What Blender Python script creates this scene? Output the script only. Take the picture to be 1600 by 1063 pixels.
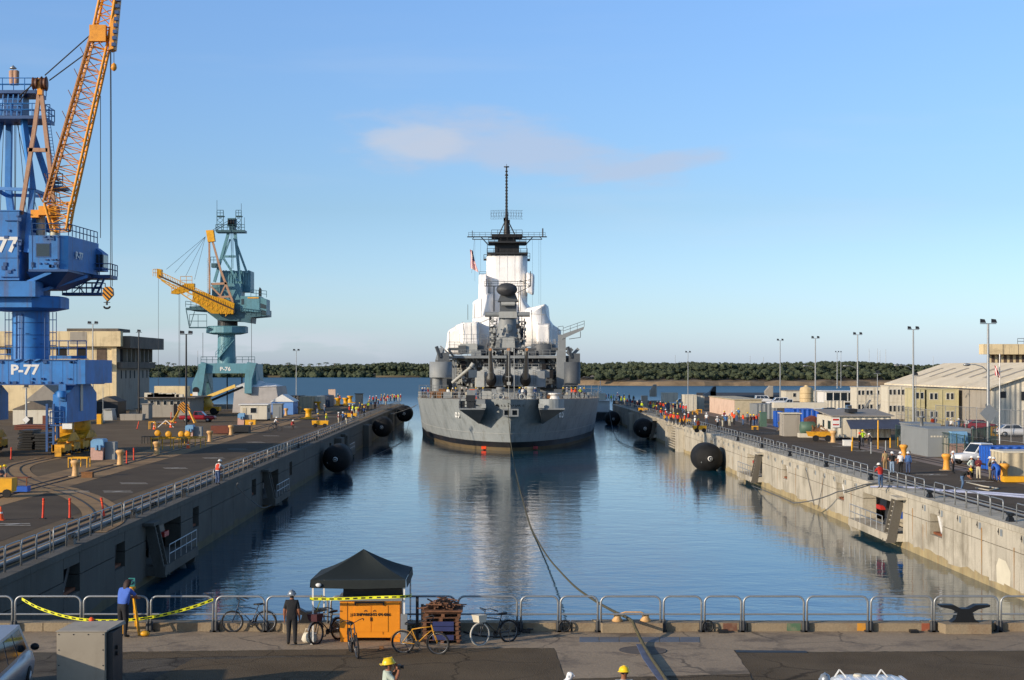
import bpy, bmesh, math, random
from mathutils import Vector, Matrix, Euler, noise as mnoise
random.seed(7)
S = bpy.context.scene
for _o in list(bpy.data.objects): bpy.data.objects.remove(_o)
# ---------------------------------------------------------------- camera
F,VX,VY,CH = 2450.0,765.0,574.0,12.2
cam = bpy.data.cameras.new('camera'); camo = bpy.data.objects.new('camera', cam)
S.collection.objects.link(camo); S.camera = camo
cam.sensor_width = 36.0; cam.lens = F / 1600 * 36.0
cam.shift_x = (800 - VX) / 1600; cam.shift_y = (VY - 531.5) / 1600
cam.clip_start = 0.5; cam.clip_end = 30000
camo.location = (0, 0, CH); camo.rotation_euler = (math.radians(90), 0, 0)
# ---------------------------------------------------------------- world
SUN_AZ, SUN_EL = math.radians(236), math.radians(17)
W = bpy.data.worlds.new('World'); S.world = W; W.use_nodes = True
wn, wl = W.node_tree.nodes, W.node_tree.links
wn.clear()
wo = wn.new('ShaderNodeOutputWorld'); wb = wn.new('ShaderNodeBackground')
sky = wn.new('ShaderNodeTexSky'); sky.sky_type = 'NISHITA'; sky.sun_disc = False
sky.sun_elevation = SUN_EL; sky.sun_rotation = SUN_AZ
sky.air_density = 1.0; sky.dust_density = 0.6; sky.ozone_density = 2.2; sky.altitude = 0
wb.inputs['Strength'].default_value = 0.15
def wmath(op, a=None, b=None, c=None, clamp=False):
 n = wn.new('ShaderNodeMath'); n.operation = op; n.use_clamp = clamp
 for i, v in enumerate((a, b, c)):
  if v is None: continue
  if isinstance(v, (int, float)): n.inputs[i].default_value = v
  else: wl.new(v, n.inputs[i])
 return n.outputs[0]
tc = wn.new('ShaderNodeTexCoord'); sp = wn.new('ShaderNodeSeparateXYZ'); wl.new(tc.outputs['Generated'], sp.inputs[0])
ax = wmath('ARCTAN2', sp.outputs[0], sp.outputs[1])
el = wmath('ARCSINE', sp.outputs[2])
cmb = wn.new('ShaderNodeCombineXYZ'); wl.new(ax, cmb.inputs[0]); wl.new(el, cmb.inputs[1])
def wnoise(sx, sy, scale, det=5, rough=.55, off=0):
 mp = wn.new('ShaderNodeMapping'); mp.inputs['Scale'].default_value = (sx,sy,1); mp.inputs['Location'].default_value = (off,off*.7,off*.3)
 wl.new(cmb.outputs[0], mp.inputs[0]); t = wn.new('ShaderNodeTexNoise'); t.inputs['Scale'].default_value = scale
 t.inputs['Detail'].default_value = det; t.inputs['Roughness'].default_value = rough; wl.new(mp.outputs[0],t.inputs['Vector']); return t.outputs[0]
def blob(cx, cy, rx, ry, slope=0.0):
 dx = wmath('DIVIDE', wmath('SUBTRACT', ax, cx), rx)
 cyy = wmath('ADD', wmath('MULTIPLY', wmath('SUBTRACT', ax, cx), slope), cy)
 dy = wmath('DIVIDE', wmath('SUBTRACT', el, cyy), ry)
 r2 = wmath('ADD', wmath('MULTIPLY', dx, dx), wmath('MULTIPLY', dy, dy))
 return wmath('SUBTRACT', 1.0, r2, clamp=False)
def az(px): return math.atan((px - VX) / F)
def elv(py): return math.atan((VY - py) / F)
n1 = wnoise(5, 16, 3.0, 6, .6, 3.1); n2 = wnoise(1.6, 5, 14.0, 4, .5, 9.2)
b1 = blob(az(715), elv(218), .075, .022, -.02); b4 = blob(az(860), elv(238), .090, .016, -.18)
b2 = blob(az(1015), elv(262), .060, .0085, .16)
b3 = blob(az(650), elv(222), .040, .014, .0)
m = wmath('MAXIMUM', wmath('MAXIMUM', b1, -2.0), wmath('MAXIMUM', b2, b4))
m = wmath('ADD', m, wmath('MULTIPLY', wmath('SUBTRACT', n1, .5), 2.6))
m = wmath('ADD', m, wmath('MULTIPLY', wmath('SUBTRACT', n2, .5), 1.1))
def smooth(v, a, b):
 r = wn.new('ShaderNodeMapRange'); r.interpolation_type = 'SMOOTHERSTEP'
 r.inputs[1].default_value = a; r.inputs[2].default_value = b; wl.new(v, r.inputs[0]); return r.outputs[0]
cl1 = wmath('MULTIPLY', smooth(m, -.35, 1.2), .70)
cl3 = wmath('MULTIPLY', smooth(wmath('ADD', b3, wmath('MULTIPLY', wmath('SUBTRACT', n1, .5), 1.4)), -.1, .8), .6)
n3 = wnoise(6, 26, 2.4, 6, .55, 21.0)
low = wmath('MULTIPLY', smooth(el, .032, .012), smooth(wmath('ADD', n3, wmath('MULTIPLY', el, -3.5)), .40, .56))
low = wmath('MULTIPLY', wmath('MULTIPLY', low, smooth(ax, -.02, -.12)), .55)
n4 = wnoise(2.0, 14, 2.0, 4, .5, 41.0)
thin = wmath('MULTIPLY', wmath('MULTIPLY', smooth(n4, .5, .75), smooth(el, .30, .12)), .12)
def wmix(fac, a, b):
 n = wn.new('ShaderNodeMixRGB'); n.blend_type = 'MIX'
 if isinstance(fac, float): n.inputs[0].default_value = fac
 else: wl.new(fac, n.inputs[0])
 for i, v in ((1, a), (2, b)):
  if isinstance(v, tuple): n.inputs[i].default_value = v + (1,)
  else: wl.new(v, n.inputs[i])
 return n.outputs[0]
tint = wn.new('ShaderNodeMixRGB'); tint.blend_type = 'MULTIPLY'; tint.inputs[0].default_value = 1.0
wl.new(sky.outputs[0], tint.inputs[1])
trmp = wn.new('ShaderNodeValToRGB'); wl.new(wmath('MULTIPLY',el,2.0,clamp=True),trmp.inputs[0])
trmp.color_ramp.elements[0].position = 0.0; trmp.color_ramp.elements[0].color = (.88, 1.08, 1.86, 1)
trmp.color_ramp.elements[1].position = 1.0; trmp.color_ramp.elements[1].color = (.92, .97, 1.02, 1)
for _p, _c in ((.06, (.82, 1.02, 1.52)), (.2, (.74, .88, 1.13)), (.46, (.86, 1.03, 1.33)), (.7, (.90, 1.02, 1.16))):
 _e = trmp.color_ramp.elements.new(_p); _e.color = _c + (1,)
wl.new(trmp.outputs[0], tint.inputs[2])
skc = tint.outputs[0]
skc = wmix(low, skc, (4.3, 4.6, 5.2))
skc = wmix(thin, skc, (4.6, 4.9, 5.4))
skc = wmix(cl1, skc, (3.35, 3.9, 5.0))
skc = wmix(cl3, skc, (3.9, 4.25, 4.95))
wl.new(skc, wb.inputs[0]); wl.new(wb.outputs[0], wo.inputs[0])
# ---------------------------------------------------------------- sun
sun = bpy.data.lights.new('sun', 'SUN'); suno = bpy.data.objects.new('sun', sun); S.collection.objects.link(suno)
sun.energy = 5.0; sun.angle = math.radians(0.55); sun.color = (1.0, 0.83, 0.63)
SD = Vector((math.cos(SUN_EL)*math.sin(SUN_AZ), math.cos(SUN_EL)*math.cos(SUN_AZ), math.sin(SUN_EL)))
suno.rotation_euler = SD.to_track_quat('Z', 'Y').to_euler(); suno.location = (-60, -40, 60)
S.view_settings.view_transform = 'Standard'; S.view_settings.look = 'None'
S.view_settings.gamma = 1; S.view_settings.use_curve_mapping = False; S.view_settings.exposure = 0.0
# ---------------------------------------------------------------- helpers
def lin(h):
 h = h.lstrip('#'); o = []
 for i in (0, 2, 4):
  c = int(h[i:i+2], 16) / 255; o.append(c/12.92 if c <= .04045 else ((c+.055)/1.055)**2.4)
 return tuple(o)
def P(px, py, Y): return Vector(((px - VX)/F*Y, Y, CH - (py - VY)/F*Y))
def G(px, py, z):
 Y = (CH - z)*F/(py - VY); return Vector(((px - VX)/F*Y, Y, z))
GZ = 3.8
MATS = {}
def mat(name,col,rough=.7,metal=0.0,var=.18,vscale=1.5,bump=.0,bscale=30,dirt=None,dirt_amt=.0,dscale=.6,streak=None,spec=.5,fine=.0,emis=None,alpha=None,trans=None,cracks=None,bdist=.05):
 if name in MATS: return MATS[name]
 m = bpy.data.materials.new(name); m.use_nodes = True; MATS[name] = m
 n, l = m.node_tree.nodes, m.node_tree.links
 b = n['Principled BSDF']; c = lin(col) if isinstance(col, str) else col
 b.inputs['Roughness'].default_value = rough; b.inputs['Metallic'].default_value = metal
 b.inputs['Specular IOR Level'].default_value = spec
 t = n.new('ShaderNodeTexCoord')
 def nz(scale, det=4, vec=None, sc=None, rough_=.55):
  x = n.new('ShaderNodeTexNoise'); x.inputs['Scale'].default_value = scale; x.inputs['Detail'].default_value = det; x.inputs['Roughness'].default_value = rough_
  if sc:
   mp = n.new('ShaderNodeMapping'); mp.inputs['Scale'].default_value = sc; l.new(t.outputs['Object'],mp.inputs[0]); l.new(mp.outputs[0],x.inputs['Vector'])
  else: l.new(t.outputs['Object'], x.inputs['Vector'])
  return x.outputs[0]
 def mixc(fac, a, bb, mode='MIX'):
  x = n.new('ShaderNodeMixRGB'); x.blend_type = mode
  if isinstance(fac, float): x.inputs[0].default_value = fac
  else: l.new(fac, x.inputs[0])
  for i, v in ((1, a), (2, bb)):
   if isinstance(v, tuple): x.inputs[i].default_value = v[:3] + (1,)
   else: l.new(v, x.inputs[i])
  return x.outputs[0]
 def ramp(v, a, bb, lo=0.0, hi=1.0):
  r = n.new('ShaderNodeMapRange'); r.inputs[1].default_value = a; r.inputs[2].default_value = bb; r.inputs[3].default_value = lo; r.inputs[4].default_value = hi
  l.new(v, r.inputs[0]); return r.outputs[0]
 dark = tuple(x*(1-var) for x in c); lite = tuple(min(x*(1+var), 1) for x in c)
 if var > 0: out = mixc(ramp(nz(vscale, 6), .3, .7), dark, lite)
 else: out = c + (1,) if len(c) == 3 else c
 if fine > 0 and var > 0:
  out = mixc(ramp(nz(bscale*1.3, 3), .3, .7, 0, fine), out, tuple(x*.4 for x in c))
 if dirt is not None and dirt_amt > 0:
  out = mixc(ramp(nz(dscale,7,rough_=.65),.5,.68,0,dirt_amt),out,lin(dirt) if isinstance(dirt,str) else dirt)
 if streak is not None:
  sc_, sa = streak
  out = mixc(ramp(nz(1.0, 5, sc=(2.2, 2.2, .16)), .52, .75, 0, sa), out, lin(sc_))
 if isinstance(out, tuple): b.inputs['Base Color'].default_value = out if len(out) == 4 else out + (1,)
 else: l.new(out, b.inputs['Base Color'])
 if cracks:
  mp = n.new('ShaderNodeTexNoise'); mp.inputs['Scale'].default_value = .8; mp.inputs['Detail'].default_value = 4; l.new(t.outputs['Object'],mp.inputs['Vector'])
  va = n.new('ShaderNodeVectorMath'); va.operation = 'MULTIPLY_ADD'; l.new(mp.outputs['Color'],va.inputs[0]); va.inputs[1].default_value = (1.3,1.3,0); l.new(t.outputs['Object'],va.inputs[2])
  vo = n.new('ShaderNodeTexVoronoi'); vo.feature = 'DISTANCE_TO_EDGE'; vo.inputs['Scale'].default_value = cracks[0]; l.new(va.outputs[0],vo.inputs['Vector'])
  cf = n.new('ShaderNodeMapRange'); cf.inputs[1].default_value = cracks[1]; cf.inputs[2].default_value = cracks[1]*.35; l.new(vo.outputs['Distance'],cf.inputs[0])
  gt = n.new('ShaderNodeMath'); gt.operation = 'MULTIPLY'; l.new(cf.outputs[0],gt.inputs[0]); l.new(ramp(nz(.25,3),.42,.58,.15,.85),gt.inputs[1])
  out = mixc(gt.outputs[0], out, tuple(x*.28 for x in c)); l.new(out, b.inputs['Base Color'])
 if bump > 0:
  bp = n.new('ShaderNodeBump'); bp.inputs['Strength'].default_value = bump; bp.inputs['Distance'].default_value = bdist
  l.new(nz(bscale, 5), bp.inputs['Height']); l.new(bp.outputs[0], b.inputs['Normal'])
 if emis: b.inputs['Emission Color'].default_value = lin(emis[0]) + (1,); b.inputs['Emission Strength'].default_value = emis[1]
 if alpha is not None: b.inputs['Alpha'].default_value = alpha
 if trans is not None: b.inputs['Transmission Weight'].default_value = trans
 m['h'] = 1
 return m
COL = S.collection
class MB:
 def __init__(s): s.v = []; s.f = []; s.m = []; s.sm = []
 def add(s, vs, fs, mi=0, smooth=False):
  b = len(s.v); s.v += [tuple(v) for v in vs]
  for f in fs: s.f.append([b+i for i in f]); s.m.append(mi); s.sm.append(smooth)
  return s
 def box(s, c, d, mi=0, rz=0.0, taper=1.0):
  x, y, z = d[0]/2, d[1]/2, d[2]/2; ca, sa = math.cos(rz), math.sin(rz); vs = []
  for k, (i, j, q) in enumerate([(-1,-1,-1),(1,-1,-1),(1,1,-1),(-1,1,-1),(-1,-1,1),(1,-1,1),(1,1,1),(-1,1,1)]):
   t = taper if q > 0 else 1; a, b2 = i*x*t, j*y*t
   vs.append((c[0]+a*ca-b2*sa, c[1]+a*sa+b2*ca, c[2]+q*z))
  return s.add(vs, [(0,3,2,1),(4,5,6,7),(0,1,5,4),(1,2,6,5),(2,3,7,6),(3,0,4,7)], mi)
 def bb(s,x0,x1,y0,y1,z0,z1,mi=0): return s.box(((x0+x1)/2,(y0+y1)/2,(z0+z1)/2),(abs(x1-x0),abs(y1-y0),abs(z1-z0)),mi)
 def tube(s, p, q, r, n=6, mi=0, r2=None, caps=True, smooth=True):
  p, q = Vector(p), Vector(q); d = q-p
  if d.length < 1e-6: return s
  r2 = r if r2 is None else r2
  u = d.orthogonal().normalized(); w = d.normalized().cross(u); vs = []
  for i in range(n):
   a = 2*math.pi*i/n + math.pi/n; e = u*math.cos(a)+w*math.sin(a); vs.append(p+e*r); vs.append(q+e*r2)
  fs = [(2*i, 2*((i+1) % n), 2*((i+1) % n)+1, 2*i+1) for i in range(n)]
  s.add(vs, fs, mi, smooth and n > 4)
  if caps: s.add(vs[::2], [tuple(range(n))[::-1]], mi); s.add(vs[1::2], [tuple(range(n))], mi)
  return s
 def beam(s, p, q, w, h=None, mi=0):
  p, q = Vector(p), Vector(q); h = w if h is None else h; d = (q-p)
  if d.length < 1e-6: return s
  d.normalize(); up = Vector((0,0,1)) if abs(d.z) < .97 else Vector((0,1,0))
  a = d.cross(up).normalized()*w/2; b = a.cross(d).normalized()*h/2
  vs = [p-a-b, p+a-b, p+a+b, p-a+b, q-a-b, q+a-b, q+a+b, q-a+b]
  return s.add(vs, [(0,3,2,1),(4,5,6,7),(0,1,5,4),(1,2,6,5),(2,3,7,6),(3,0,4,7)], mi)
 def path(s, pts, r, n=6, mi=0, closed=False):
  pts = [Vector(p) for p in pts]; k = len(pts); vs = []; pu = None
  for i, p in enumerate(pts):
   a = pts[i-1] if (i > 0 or closed) else p; b = pts[(i+1) % k] if (i < k-1 or closed) else p
   d = (b-a).normalized()
   u = d.orthogonal().normalized() if pu is None else (pu - d*pu.dot(d)).normalized()
   pu = u; w = d.cross(u)
   for j in range(n):
    t = 2*math.pi*j/n; vs.append(p+(u*math.cos(t)+w*math.sin(t))*r)
  fs = []
  for i in range(k if closed else k-1):
   i2 = (i+1) % k
   for j in range(n): fs.append((i*n+j, i*n+(j+1) % n, i2*n+(j+1) % n, i2*n+j))
  if not closed: fs.append(tuple(range(n))[::-1]); fs.append(tuple((k-1)*n+j for j in range(n)))
  return s.add(vs, fs, mi, True)
 def lathe(s, prof, c=(0,0,0), n=16, mi=0, axis='z', smooth=True, sy=1.0):
  vs = []; fs = []
  for r, z in prof:
   for j in range(n):
    t = 2*math.pi*j/n; a, b = r*math.cos(t), r*math.sin(t)*sy
    vs.append({'z': (c[0]+a,c[1]+b,c[2]+z),'y': (c[0]+a,c[1]+z,c[2]+b),'x': (c[0]+z,c[1]+a,c[2]+b)}[axis])
  for i in range(len(prof)-1):
   for j in range(n): fs.append((i*n+j, i*n+(j+1) % n, (i+1)*n+(j+1) % n, (i+1)*n+j))
  s.add(vs, fs, mi, smooth)
  k = len(prof)-1; s.add(vs[:n], [tuple(range(n))[::-1]], mi); s.add(vs[k*n:], [tuple(range(n))], mi)
  return s
 def prism(s, poly, ext, mi=0):
  e = Vector(ext); n = len(poly); a = [Vector(p) for p in poly]
  vs = a + [p+e for p in a]
  return s.add(vs,[tuple(range(n)),tuple(range(n,2*n))[::-1]] + [(i,n+i,n+(i+1) % n,(i+1) % n) for i in range(n)],mi)
 def loft(s, rings, mi=0, smooth=True, closed=True, caps=True):
  n = len(rings[0]); vs = [v for r in rings for v in r]; fs = []
  for i in range(len(rings)-1):
   for j in range(n if closed else n-1): fs.append((i*n+j, i*n+(j+1) % n, (i+1)*n+(j+1) % n, (i+1)*n+j))
  if caps and closed: fs.append(tuple(range(n))[::-1]); fs.append(tuple((len(rings)-1)*n+j for j in range(n)))
  return s.add(vs, fs, mi, smooth)
 def ball(s, c, r, n=10, k=6, mi=0, sc=(1,1,1)):
  vs = []; fs = []
  for i in range(k+1):
   ph = math.pi*i/k
   for j in range(n):
    t = 2*math.pi*j/n; vs.append((c[0]+r*sc[0]*math.sin(ph)*math.cos(t),c[1]+r*sc[1]*math.sin(ph)*math.sin(t),c[2]+r*sc[2]*math.cos(ph)))
  for i in range(k):
   for j in range(n): fs.append((i*n+j, (i+1)*n+j, (i+1)*n+(j+1) % n, i*n+(j+1) % n))
  return s.add(vs, fs, mi, True)
 def ring(s, c, r, rt, axis='y', n=20, k=6, mi=0, squash=1.0):
  pts = []
  for i in range(n):
   t = 2*math.pi*i/n; a, b = r*math.cos(t), r*math.sin(t)*squash
   pts.append({'y': (c[0]+a, c[1], c[2]+b), 'z': (c[0]+a, c[1]+b, c[2]), 'x': (c[0], c[1]+a, c[2]+b)}[axis])
  return s.path(pts, rt, k, mi, True)
 def rail(s, pts, h, r=.025, posts=None, mids=(.5,), n=4, mi=0):
  pts = [Vector(p) for p in pts]
  for a, b in zip(pts[:-1], pts[1:]):
   for f in mids + (1.0,): s.tube(a+Vector((0,0,h*f)), b+Vector((0,0,h*f)), r, n, mi, caps=False)
   L = (b-a).length; k = max(1, int(round(L/(posts or 1.6))))
   for i in range(k+1):
    p = a+(b-a)*(i/k); s.tube(p, p+Vector((0,0,h)), r, n, mi, caps=False)
  return s
 def mesh(s, name, mats, off=None):
  me = bpy.data.meshes.new(name)
  vs = s.v if off is None else [(v[0]-off[0], v[1]-off[1], v[2]-off[2]) for v in s.v]
  me.from_pydata(vs, [], s.f)
  for m_ in (mats if isinstance(mats, (list, tuple)) else [mats]): me.materials.append(m_)
  me.polygons.foreach_set('material_index', s.m); me.polygons.foreach_set('use_smooth', s.sm)
  me.update(); return me
def rootloc(p):
 v = Vector((0,0,0))
 while p is not None: v += Vector(p.location); p = p.parent
 return v
def part(name, mb, mats, parent, local=False, label=None):
 off = None if (local or parent is None) else rootloc(parent)
 o = bpy.data.objects.new(name, mb.mesh(name, mats, off)); COL.objects.link(o); o.parent = parent
 if label: o['label'] = label
 return o
def single(name, mb, mats, label, cat, group=None, origin=None):
 o = bpy.data.objects.new(name, mb.mesh(name, mats, origin)); COL.objects.link(o)
 if origin is not None: o.location = origin
 o['label'] = label; o['category'] = cat
 if group: o['group'] = group
 return o
def thing(name, label, cat, loc=(0,0,0), rz=0.0, group=None):
 o = bpy.data.objects.new(name,None); COL.objects.link(o); o.location = loc; o.rotation_euler = (0,0,rz); o.empty_display_size = .3
 o['label'] = label; o['category'] = cat
 if group: o['group'] = group
 return o
def struct(name, mb, mats):
 o = bpy.data.objects.new(name, mb.mesh(name, mats)); COL.objects.link(o); o['kind'] = 'structure'; return o
KIDS = {}
def copy_thing(root, loc=None, rz=None, label=None, group=None, scale=None):
 def rec(o, par):
  c = o.copy(); COL.objects.link(c); c.parent = par
  for ch in o.children: rec(ch, c)
  return c
 r = rec(root, None)
 if loc is not None: r.location = loc
 if rz is not None: r.rotation_euler = (0, 0, rz)
 if scale is not None: r.scale = (scale,)*3 if isinstance(scale, (int, float)) else scale
 if label: r['label'] = label
 if group: r['group'] = group
 return r
FONT = None
def text_mesh(txt, size, ext=.01, bold=0.0, align='CENTER'):
 c = bpy.data.curves.new('t','FONT'); c.body = txt; c.size = size; c.extrude = ext; c.offset = bold; c.align_x = align; c.align_y = 'CENTER'; c.resolution_u = 2
 o = bpy.data.objects.new('t', c); COL.objects.link(o)
 dg = bpy.context.evaluated_depsgraph_get(); me = bpy.data.meshes.new_from_object(o.evaluated_get(dg))
 bpy.data.objects.remove(o); bpy.data.curves.remove(c); return me
def lettering(name, txt, size, loc, m, parent, rot=(math.radians(90), 0, 0), ext=.01, bold=0.0, align='CENTER', sx=1.0):
 me = text_mesh(txt, size, ext, bold, align); me.materials.clear(); me.materials.append(m)
 M = Euler(rot).to_matrix().to_4x4() @ Matrix.Diagonal((sx, 1, 1, 1)); me.transform(M)
 o = bpy.data.objects.new(name, me); COL.objects.link(o); o.parent = parent
 o.location = Vector(loc) - (rootloc(parent) if parent else Vector()); return o
def sag(a, b, d, n=12):
 a, b = Vector(a), Vector(b); return [a+(b-a)*(i/n) - Vector((0,0,d*4*(i/n)*(1-i/n))) for i in range(n+1)]
# ================================================================ SETTING
XL, XR = -19.4, 27.9
YH, YE = 50.4, 356.0
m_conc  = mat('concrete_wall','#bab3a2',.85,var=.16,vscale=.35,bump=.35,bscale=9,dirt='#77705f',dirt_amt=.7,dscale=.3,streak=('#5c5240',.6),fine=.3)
m_concd = mat('concrete_floor','#9a8870',.88,var=.16,vscale=.35,bump=.3,bscale=12,dirt='#4a4038',dirt_amt=.75,dscale=.7,fine=.4,cracks=(.32,.02))
m_curb  = mat('curb_concrete','#8f8068',.85,var=.15,vscale=.8,bump=.3,bscale=14,dirt='#6b4a2e',dirt_amt=.45,dscale=1.1,fine=.3)
m_concl = mat('concrete_wall_shade_stain','#5a564e',.85,var=.16,vscale=.35,bump=.35,bscale=9,dirt='#4c473c',dirt_amt=.6,dscale=.2,streak=('#3f3a30',.5),fine=.25)  # left wall's shade put into a darker concrete; also stained stair cheeks
m_asph  = mat('asphalt','#72634f',.9,var=.2,vscale=.25,bump=.4,bscale=25,dirt='#5d4f40',dirt_amt=.5,dscale=.12,fine=.4,spec=.12)
m_asph2f = mat('asphalt_patch','#645745',.9,var=.22,vscale=.5,bump=.5,bscale=22,dirt='#6a5f50',dirt_amt=.45,dscale=.35,fine=.4,spec=.12,cracks=(.35,.02))
m_asph2 = mat('asphalt_fresh','#5c5246',.9,var=.18,vscale=.3,bump=.4,bscale=25,dirt='#4a4036',dirt_amt=.4,dscale=.2,fine=.35,spec=.12)
m_asph3 = mat('asphalt_old','#5f584e',.92,var=.22,vscale=.5,bump=.5,bscale=20,dirt='#34302c',dirt_amt=.7,dscale=.6,fine=.45,spec=.15,cracks=(.55,.03))
m_track = mat('track_bed','#94764e',.9,var=.2,vscale=.4,bump=.35,bscale=18,dirt='#4c3c2b',dirt_amt=.6,dscale=.35,fine=.3)
m_trackr= mat('track_bed_grey','#86766a',.9,var=.15,vscale=.4,bump=.35,bscale=18,dirt='#4a4440',dirt_amt=.5,dscale=.35,fine=.3)
m_rail  = mat('rail_steel', '#3a2f27', .5, metal=.6, var=.3)
m_pwhite= mat('road_paint', '#c9c8c2', .8, var=.15, vscale=3, dirt='#6a655d', dirt_amt=.7, dscale=1.2)
m_galv  = mat('galvanised_steel', '#9a9ea0', .42, metal=.55, var=.12, vscale=3, dirt='#6f6a62', dirt_amt=.4, dscale=3)
m_black = mat('black_paint', '#101113', .5, var=.2)
m_dark  = mat('dark_recess', '#17161a', .9, var=.1)
m_rust  = mat('rust', '#7a4526', .8, var=.3, vscale=4)
m_rubber= mat('black_rubber','#08090a',.8,var=.3,vscale=1.5,bump=.2,bscale=14,dirt='#1b1b1e',dirt_amt=.5,dscale=1.4)
m_steel = mat('dark_steel', '#2c2e31', .55, metal=.3, var=.2)
m_white = mat('white_paint', '#dcdcd8', .5, var=.06, dirt='#a8a297', dirt_amt=.3, dscale=1.5)
m_yel   = mat('yellow_paint', '#e0a41a', .5, var=.12, dirt='#7a4a15', dirt_amt=.35, dscale=2)
m_glass = mat('dark_glass', '#1b242c', .08, var=.1, spec=.8)
m_red   = mat('red_paint', '#b02a1e', .5, var=.1)
m_orange= mat('safety_orange', '#ef5a1e', .6, var=.08)
m_wood  = mat('wood', '#7d5530', .8, var=.3, vscale=5, dirt='#3b2716', dirt_amt=.5, dscale=3)
# --- water
def water_mat():
 m = bpy.data.materials.new('harbour_water'); m.use_nodes = True; n, l = m.node_tree.nodes, m.node_tree.links
 b = n['Principled BSDF']; b.inputs['Base Color'].default_value = (.003,.055,.095,1); b.inputs['Roughness'].default_value = .03
 b.inputs['IOR'].default_value = 1.42; b.inputs['Specular IOR Level'].default_value = .5
 g = n.new('ShaderNodeNewGeometry')
 def nz(sc, s, det, dist=0.0, rough=.5, rot=0.0):
  mp = n.new('ShaderNodeMapping'); mp.inputs['Scale'].default_value = sc; mp.inputs['Rotation'].default_value = (0,0,rot); l.new(g.outputs['Position'],mp.inputs[0])
  t = n.new('ShaderNodeTexNoise'); t.inputs['Scale'].default_value = s; t.inputs['Detail'].default_value = det; t.inputs['Distortion'].default_value = dist
  t.inputs['Roughness'].default_value = rough; l.new(mp.outputs[0], t.inputs['Vector']); return t.outputs[0]
 def ma(op, a, bb, clamp=False):
  x = n.new('ShaderNodeMath'); x.operation = op; x.use_clamp = clamp
  for i, v in enumerate((a, bb)):
   if isinstance(v, (int, float)): x.inputs[i].default_value = v
   else: l.new(v, x.inputs[i])
  return x.outputs[0]
 big = nz((.8,1.0,1),.35,3,.3,rot=.25); mid = nz((.7,1.1,1),1.3,3,.4,rot=-.2); small = nz((1,1.3,1),4.5,2,.2)
 calm = nz((1, .6, 1), .018, 3, 1.0)
 cm = n.new('ShaderNodeMapRange'); cm.inputs[1].default_value = .38; cm.inputs[2].default_value = .62; cm.inputs[3].default_value = .35; cm.inputs[4].default_value = 1.15; l.new(calm,cm.inputs[0])
 sepp = n.new('ShaderNodeSeparateXYZ'); l.new(g.outputs['Position'], sepp.inputs[0])
 far = n.new('ShaderNodeMapRange'); far.inputs[1].default_value = 190; far.inputs[2].default_value = 420; far.inputs[3].default_value = 1.0; far.inputs[4].default_value = 2.6; l.new(sepp.outputs[1],far.inputs[0])
 amp = ma('MULTIPLY', cm.outputs[0], far.outputs[0])
 h = ma('ADD', ma('MULTIPLY', big, .42), ma('ADD', ma('MULTIPLY', mid, .17), ma('MULTIPLY', small, .035)))
 bp = n.new('ShaderNodeBump'); bp.inputs['Distance'].default_value = .55; l.new(h, bp.inputs['Height'])
 l.new(ma('MULTIPLY', amp, .20, ), bp.inputs['Strength']); l.new(bp.outputs[0], b.inputs['Normal'])
 ro = n.new('ShaderNodeMapRange'); ro.inputs[1].default_value = 230; ro.inputs[2].default_value = 700; ro.inputs[3].default_value = .03; ro.inputs[4].default_value = .42; l.new(sepp.outputs[1],ro.inputs[0]); l.new(ro.outputs[0],b.inputs['Roughness'])
 return m
m_water = water_mat()
mb = MB(); mb.add([(-9000,-600,0),(9000,-600,0),(9000,12000,0),(-9000,12000,0)],[(0,1,2,3)]); struct('water',mb,m_water)
# --- solid quays (each a body of fill whose top is the ground)
WALLT = 1.0
def ground_body(name, poly, mtop, z1=GZ, z0=-4):
 mb = MB(); mb.prism([(x, y, z1) for x, y in poly], (0, 0, z0-z1)); return struct(name, mb, mtop)
ground_body('left_quay', [(-420, YE), (-420, 57), (XL-3.2, 57), (XL-3.2, YE)][::-1], m_asph)
ground_body('right_quay', [(XR+3.2, 57), (420, 57), (420, YE+40), (XR+3.2, YE+40)], m_asph)
mb = MB(); mb.bb(-420,420,-150,YH,-4,GZ); mb.bb(-420,XL-3.2,YH+.001,57,-4,GZ); mb.bb(XR+3.2,420,YH+.001,57,-4,GZ); struct('head_quay',mb,m_asph3)
mb = MB(); mb.bb(XL-3.2,XL-1.0,YH+.001,YE,-4,.2); mb.bb(XR+1.0,XR+3.2,YH+.001,YE,-4,.2); struct('gallery_floor',mb,m_dark)
def sheet(name, pts, z, m, px=True, base=GZ):
 rj = random.Random(len(pts)); P2 = []
 for i in range(len(pts)):
  a,c = pts[i],pts[(i+1) % len(pts)]; k = max(1,int(min(abs(c[0]-a[0])+abs(c[1]-a[1]),1400)/9)) if max(abs(a[0]),abs(c[0])) < 2000 else 40
  for j in range(k): P2.append((a[0]+(c[0]-a[0])*j/k+rj.uniform(-1.4,1.4)*(j > 0),a[1]+(c[1]-a[1])*j/k+rj.uniform(-.45,.45)*(j > 0)))
 pts = P2; mb = MB(); vs = [G(x, y, base) if px else Vector((x, y, base)) for x, y in pts]
 vs = [Vector((v.x, v.y, base+z)) for v in vs]; mb.add(vs, [tuple(range(len(vs)))]);
 a = sum(vs[i].x*vs[(i+1) % len(vs)].y - vs[(i+1) % len(vs)].x*vs[i].y for i in range(len(vs)))
 if a < 0: mb.f = [f[::-1] for f in mb.f]
 return struct(name, mb, m)
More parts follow.
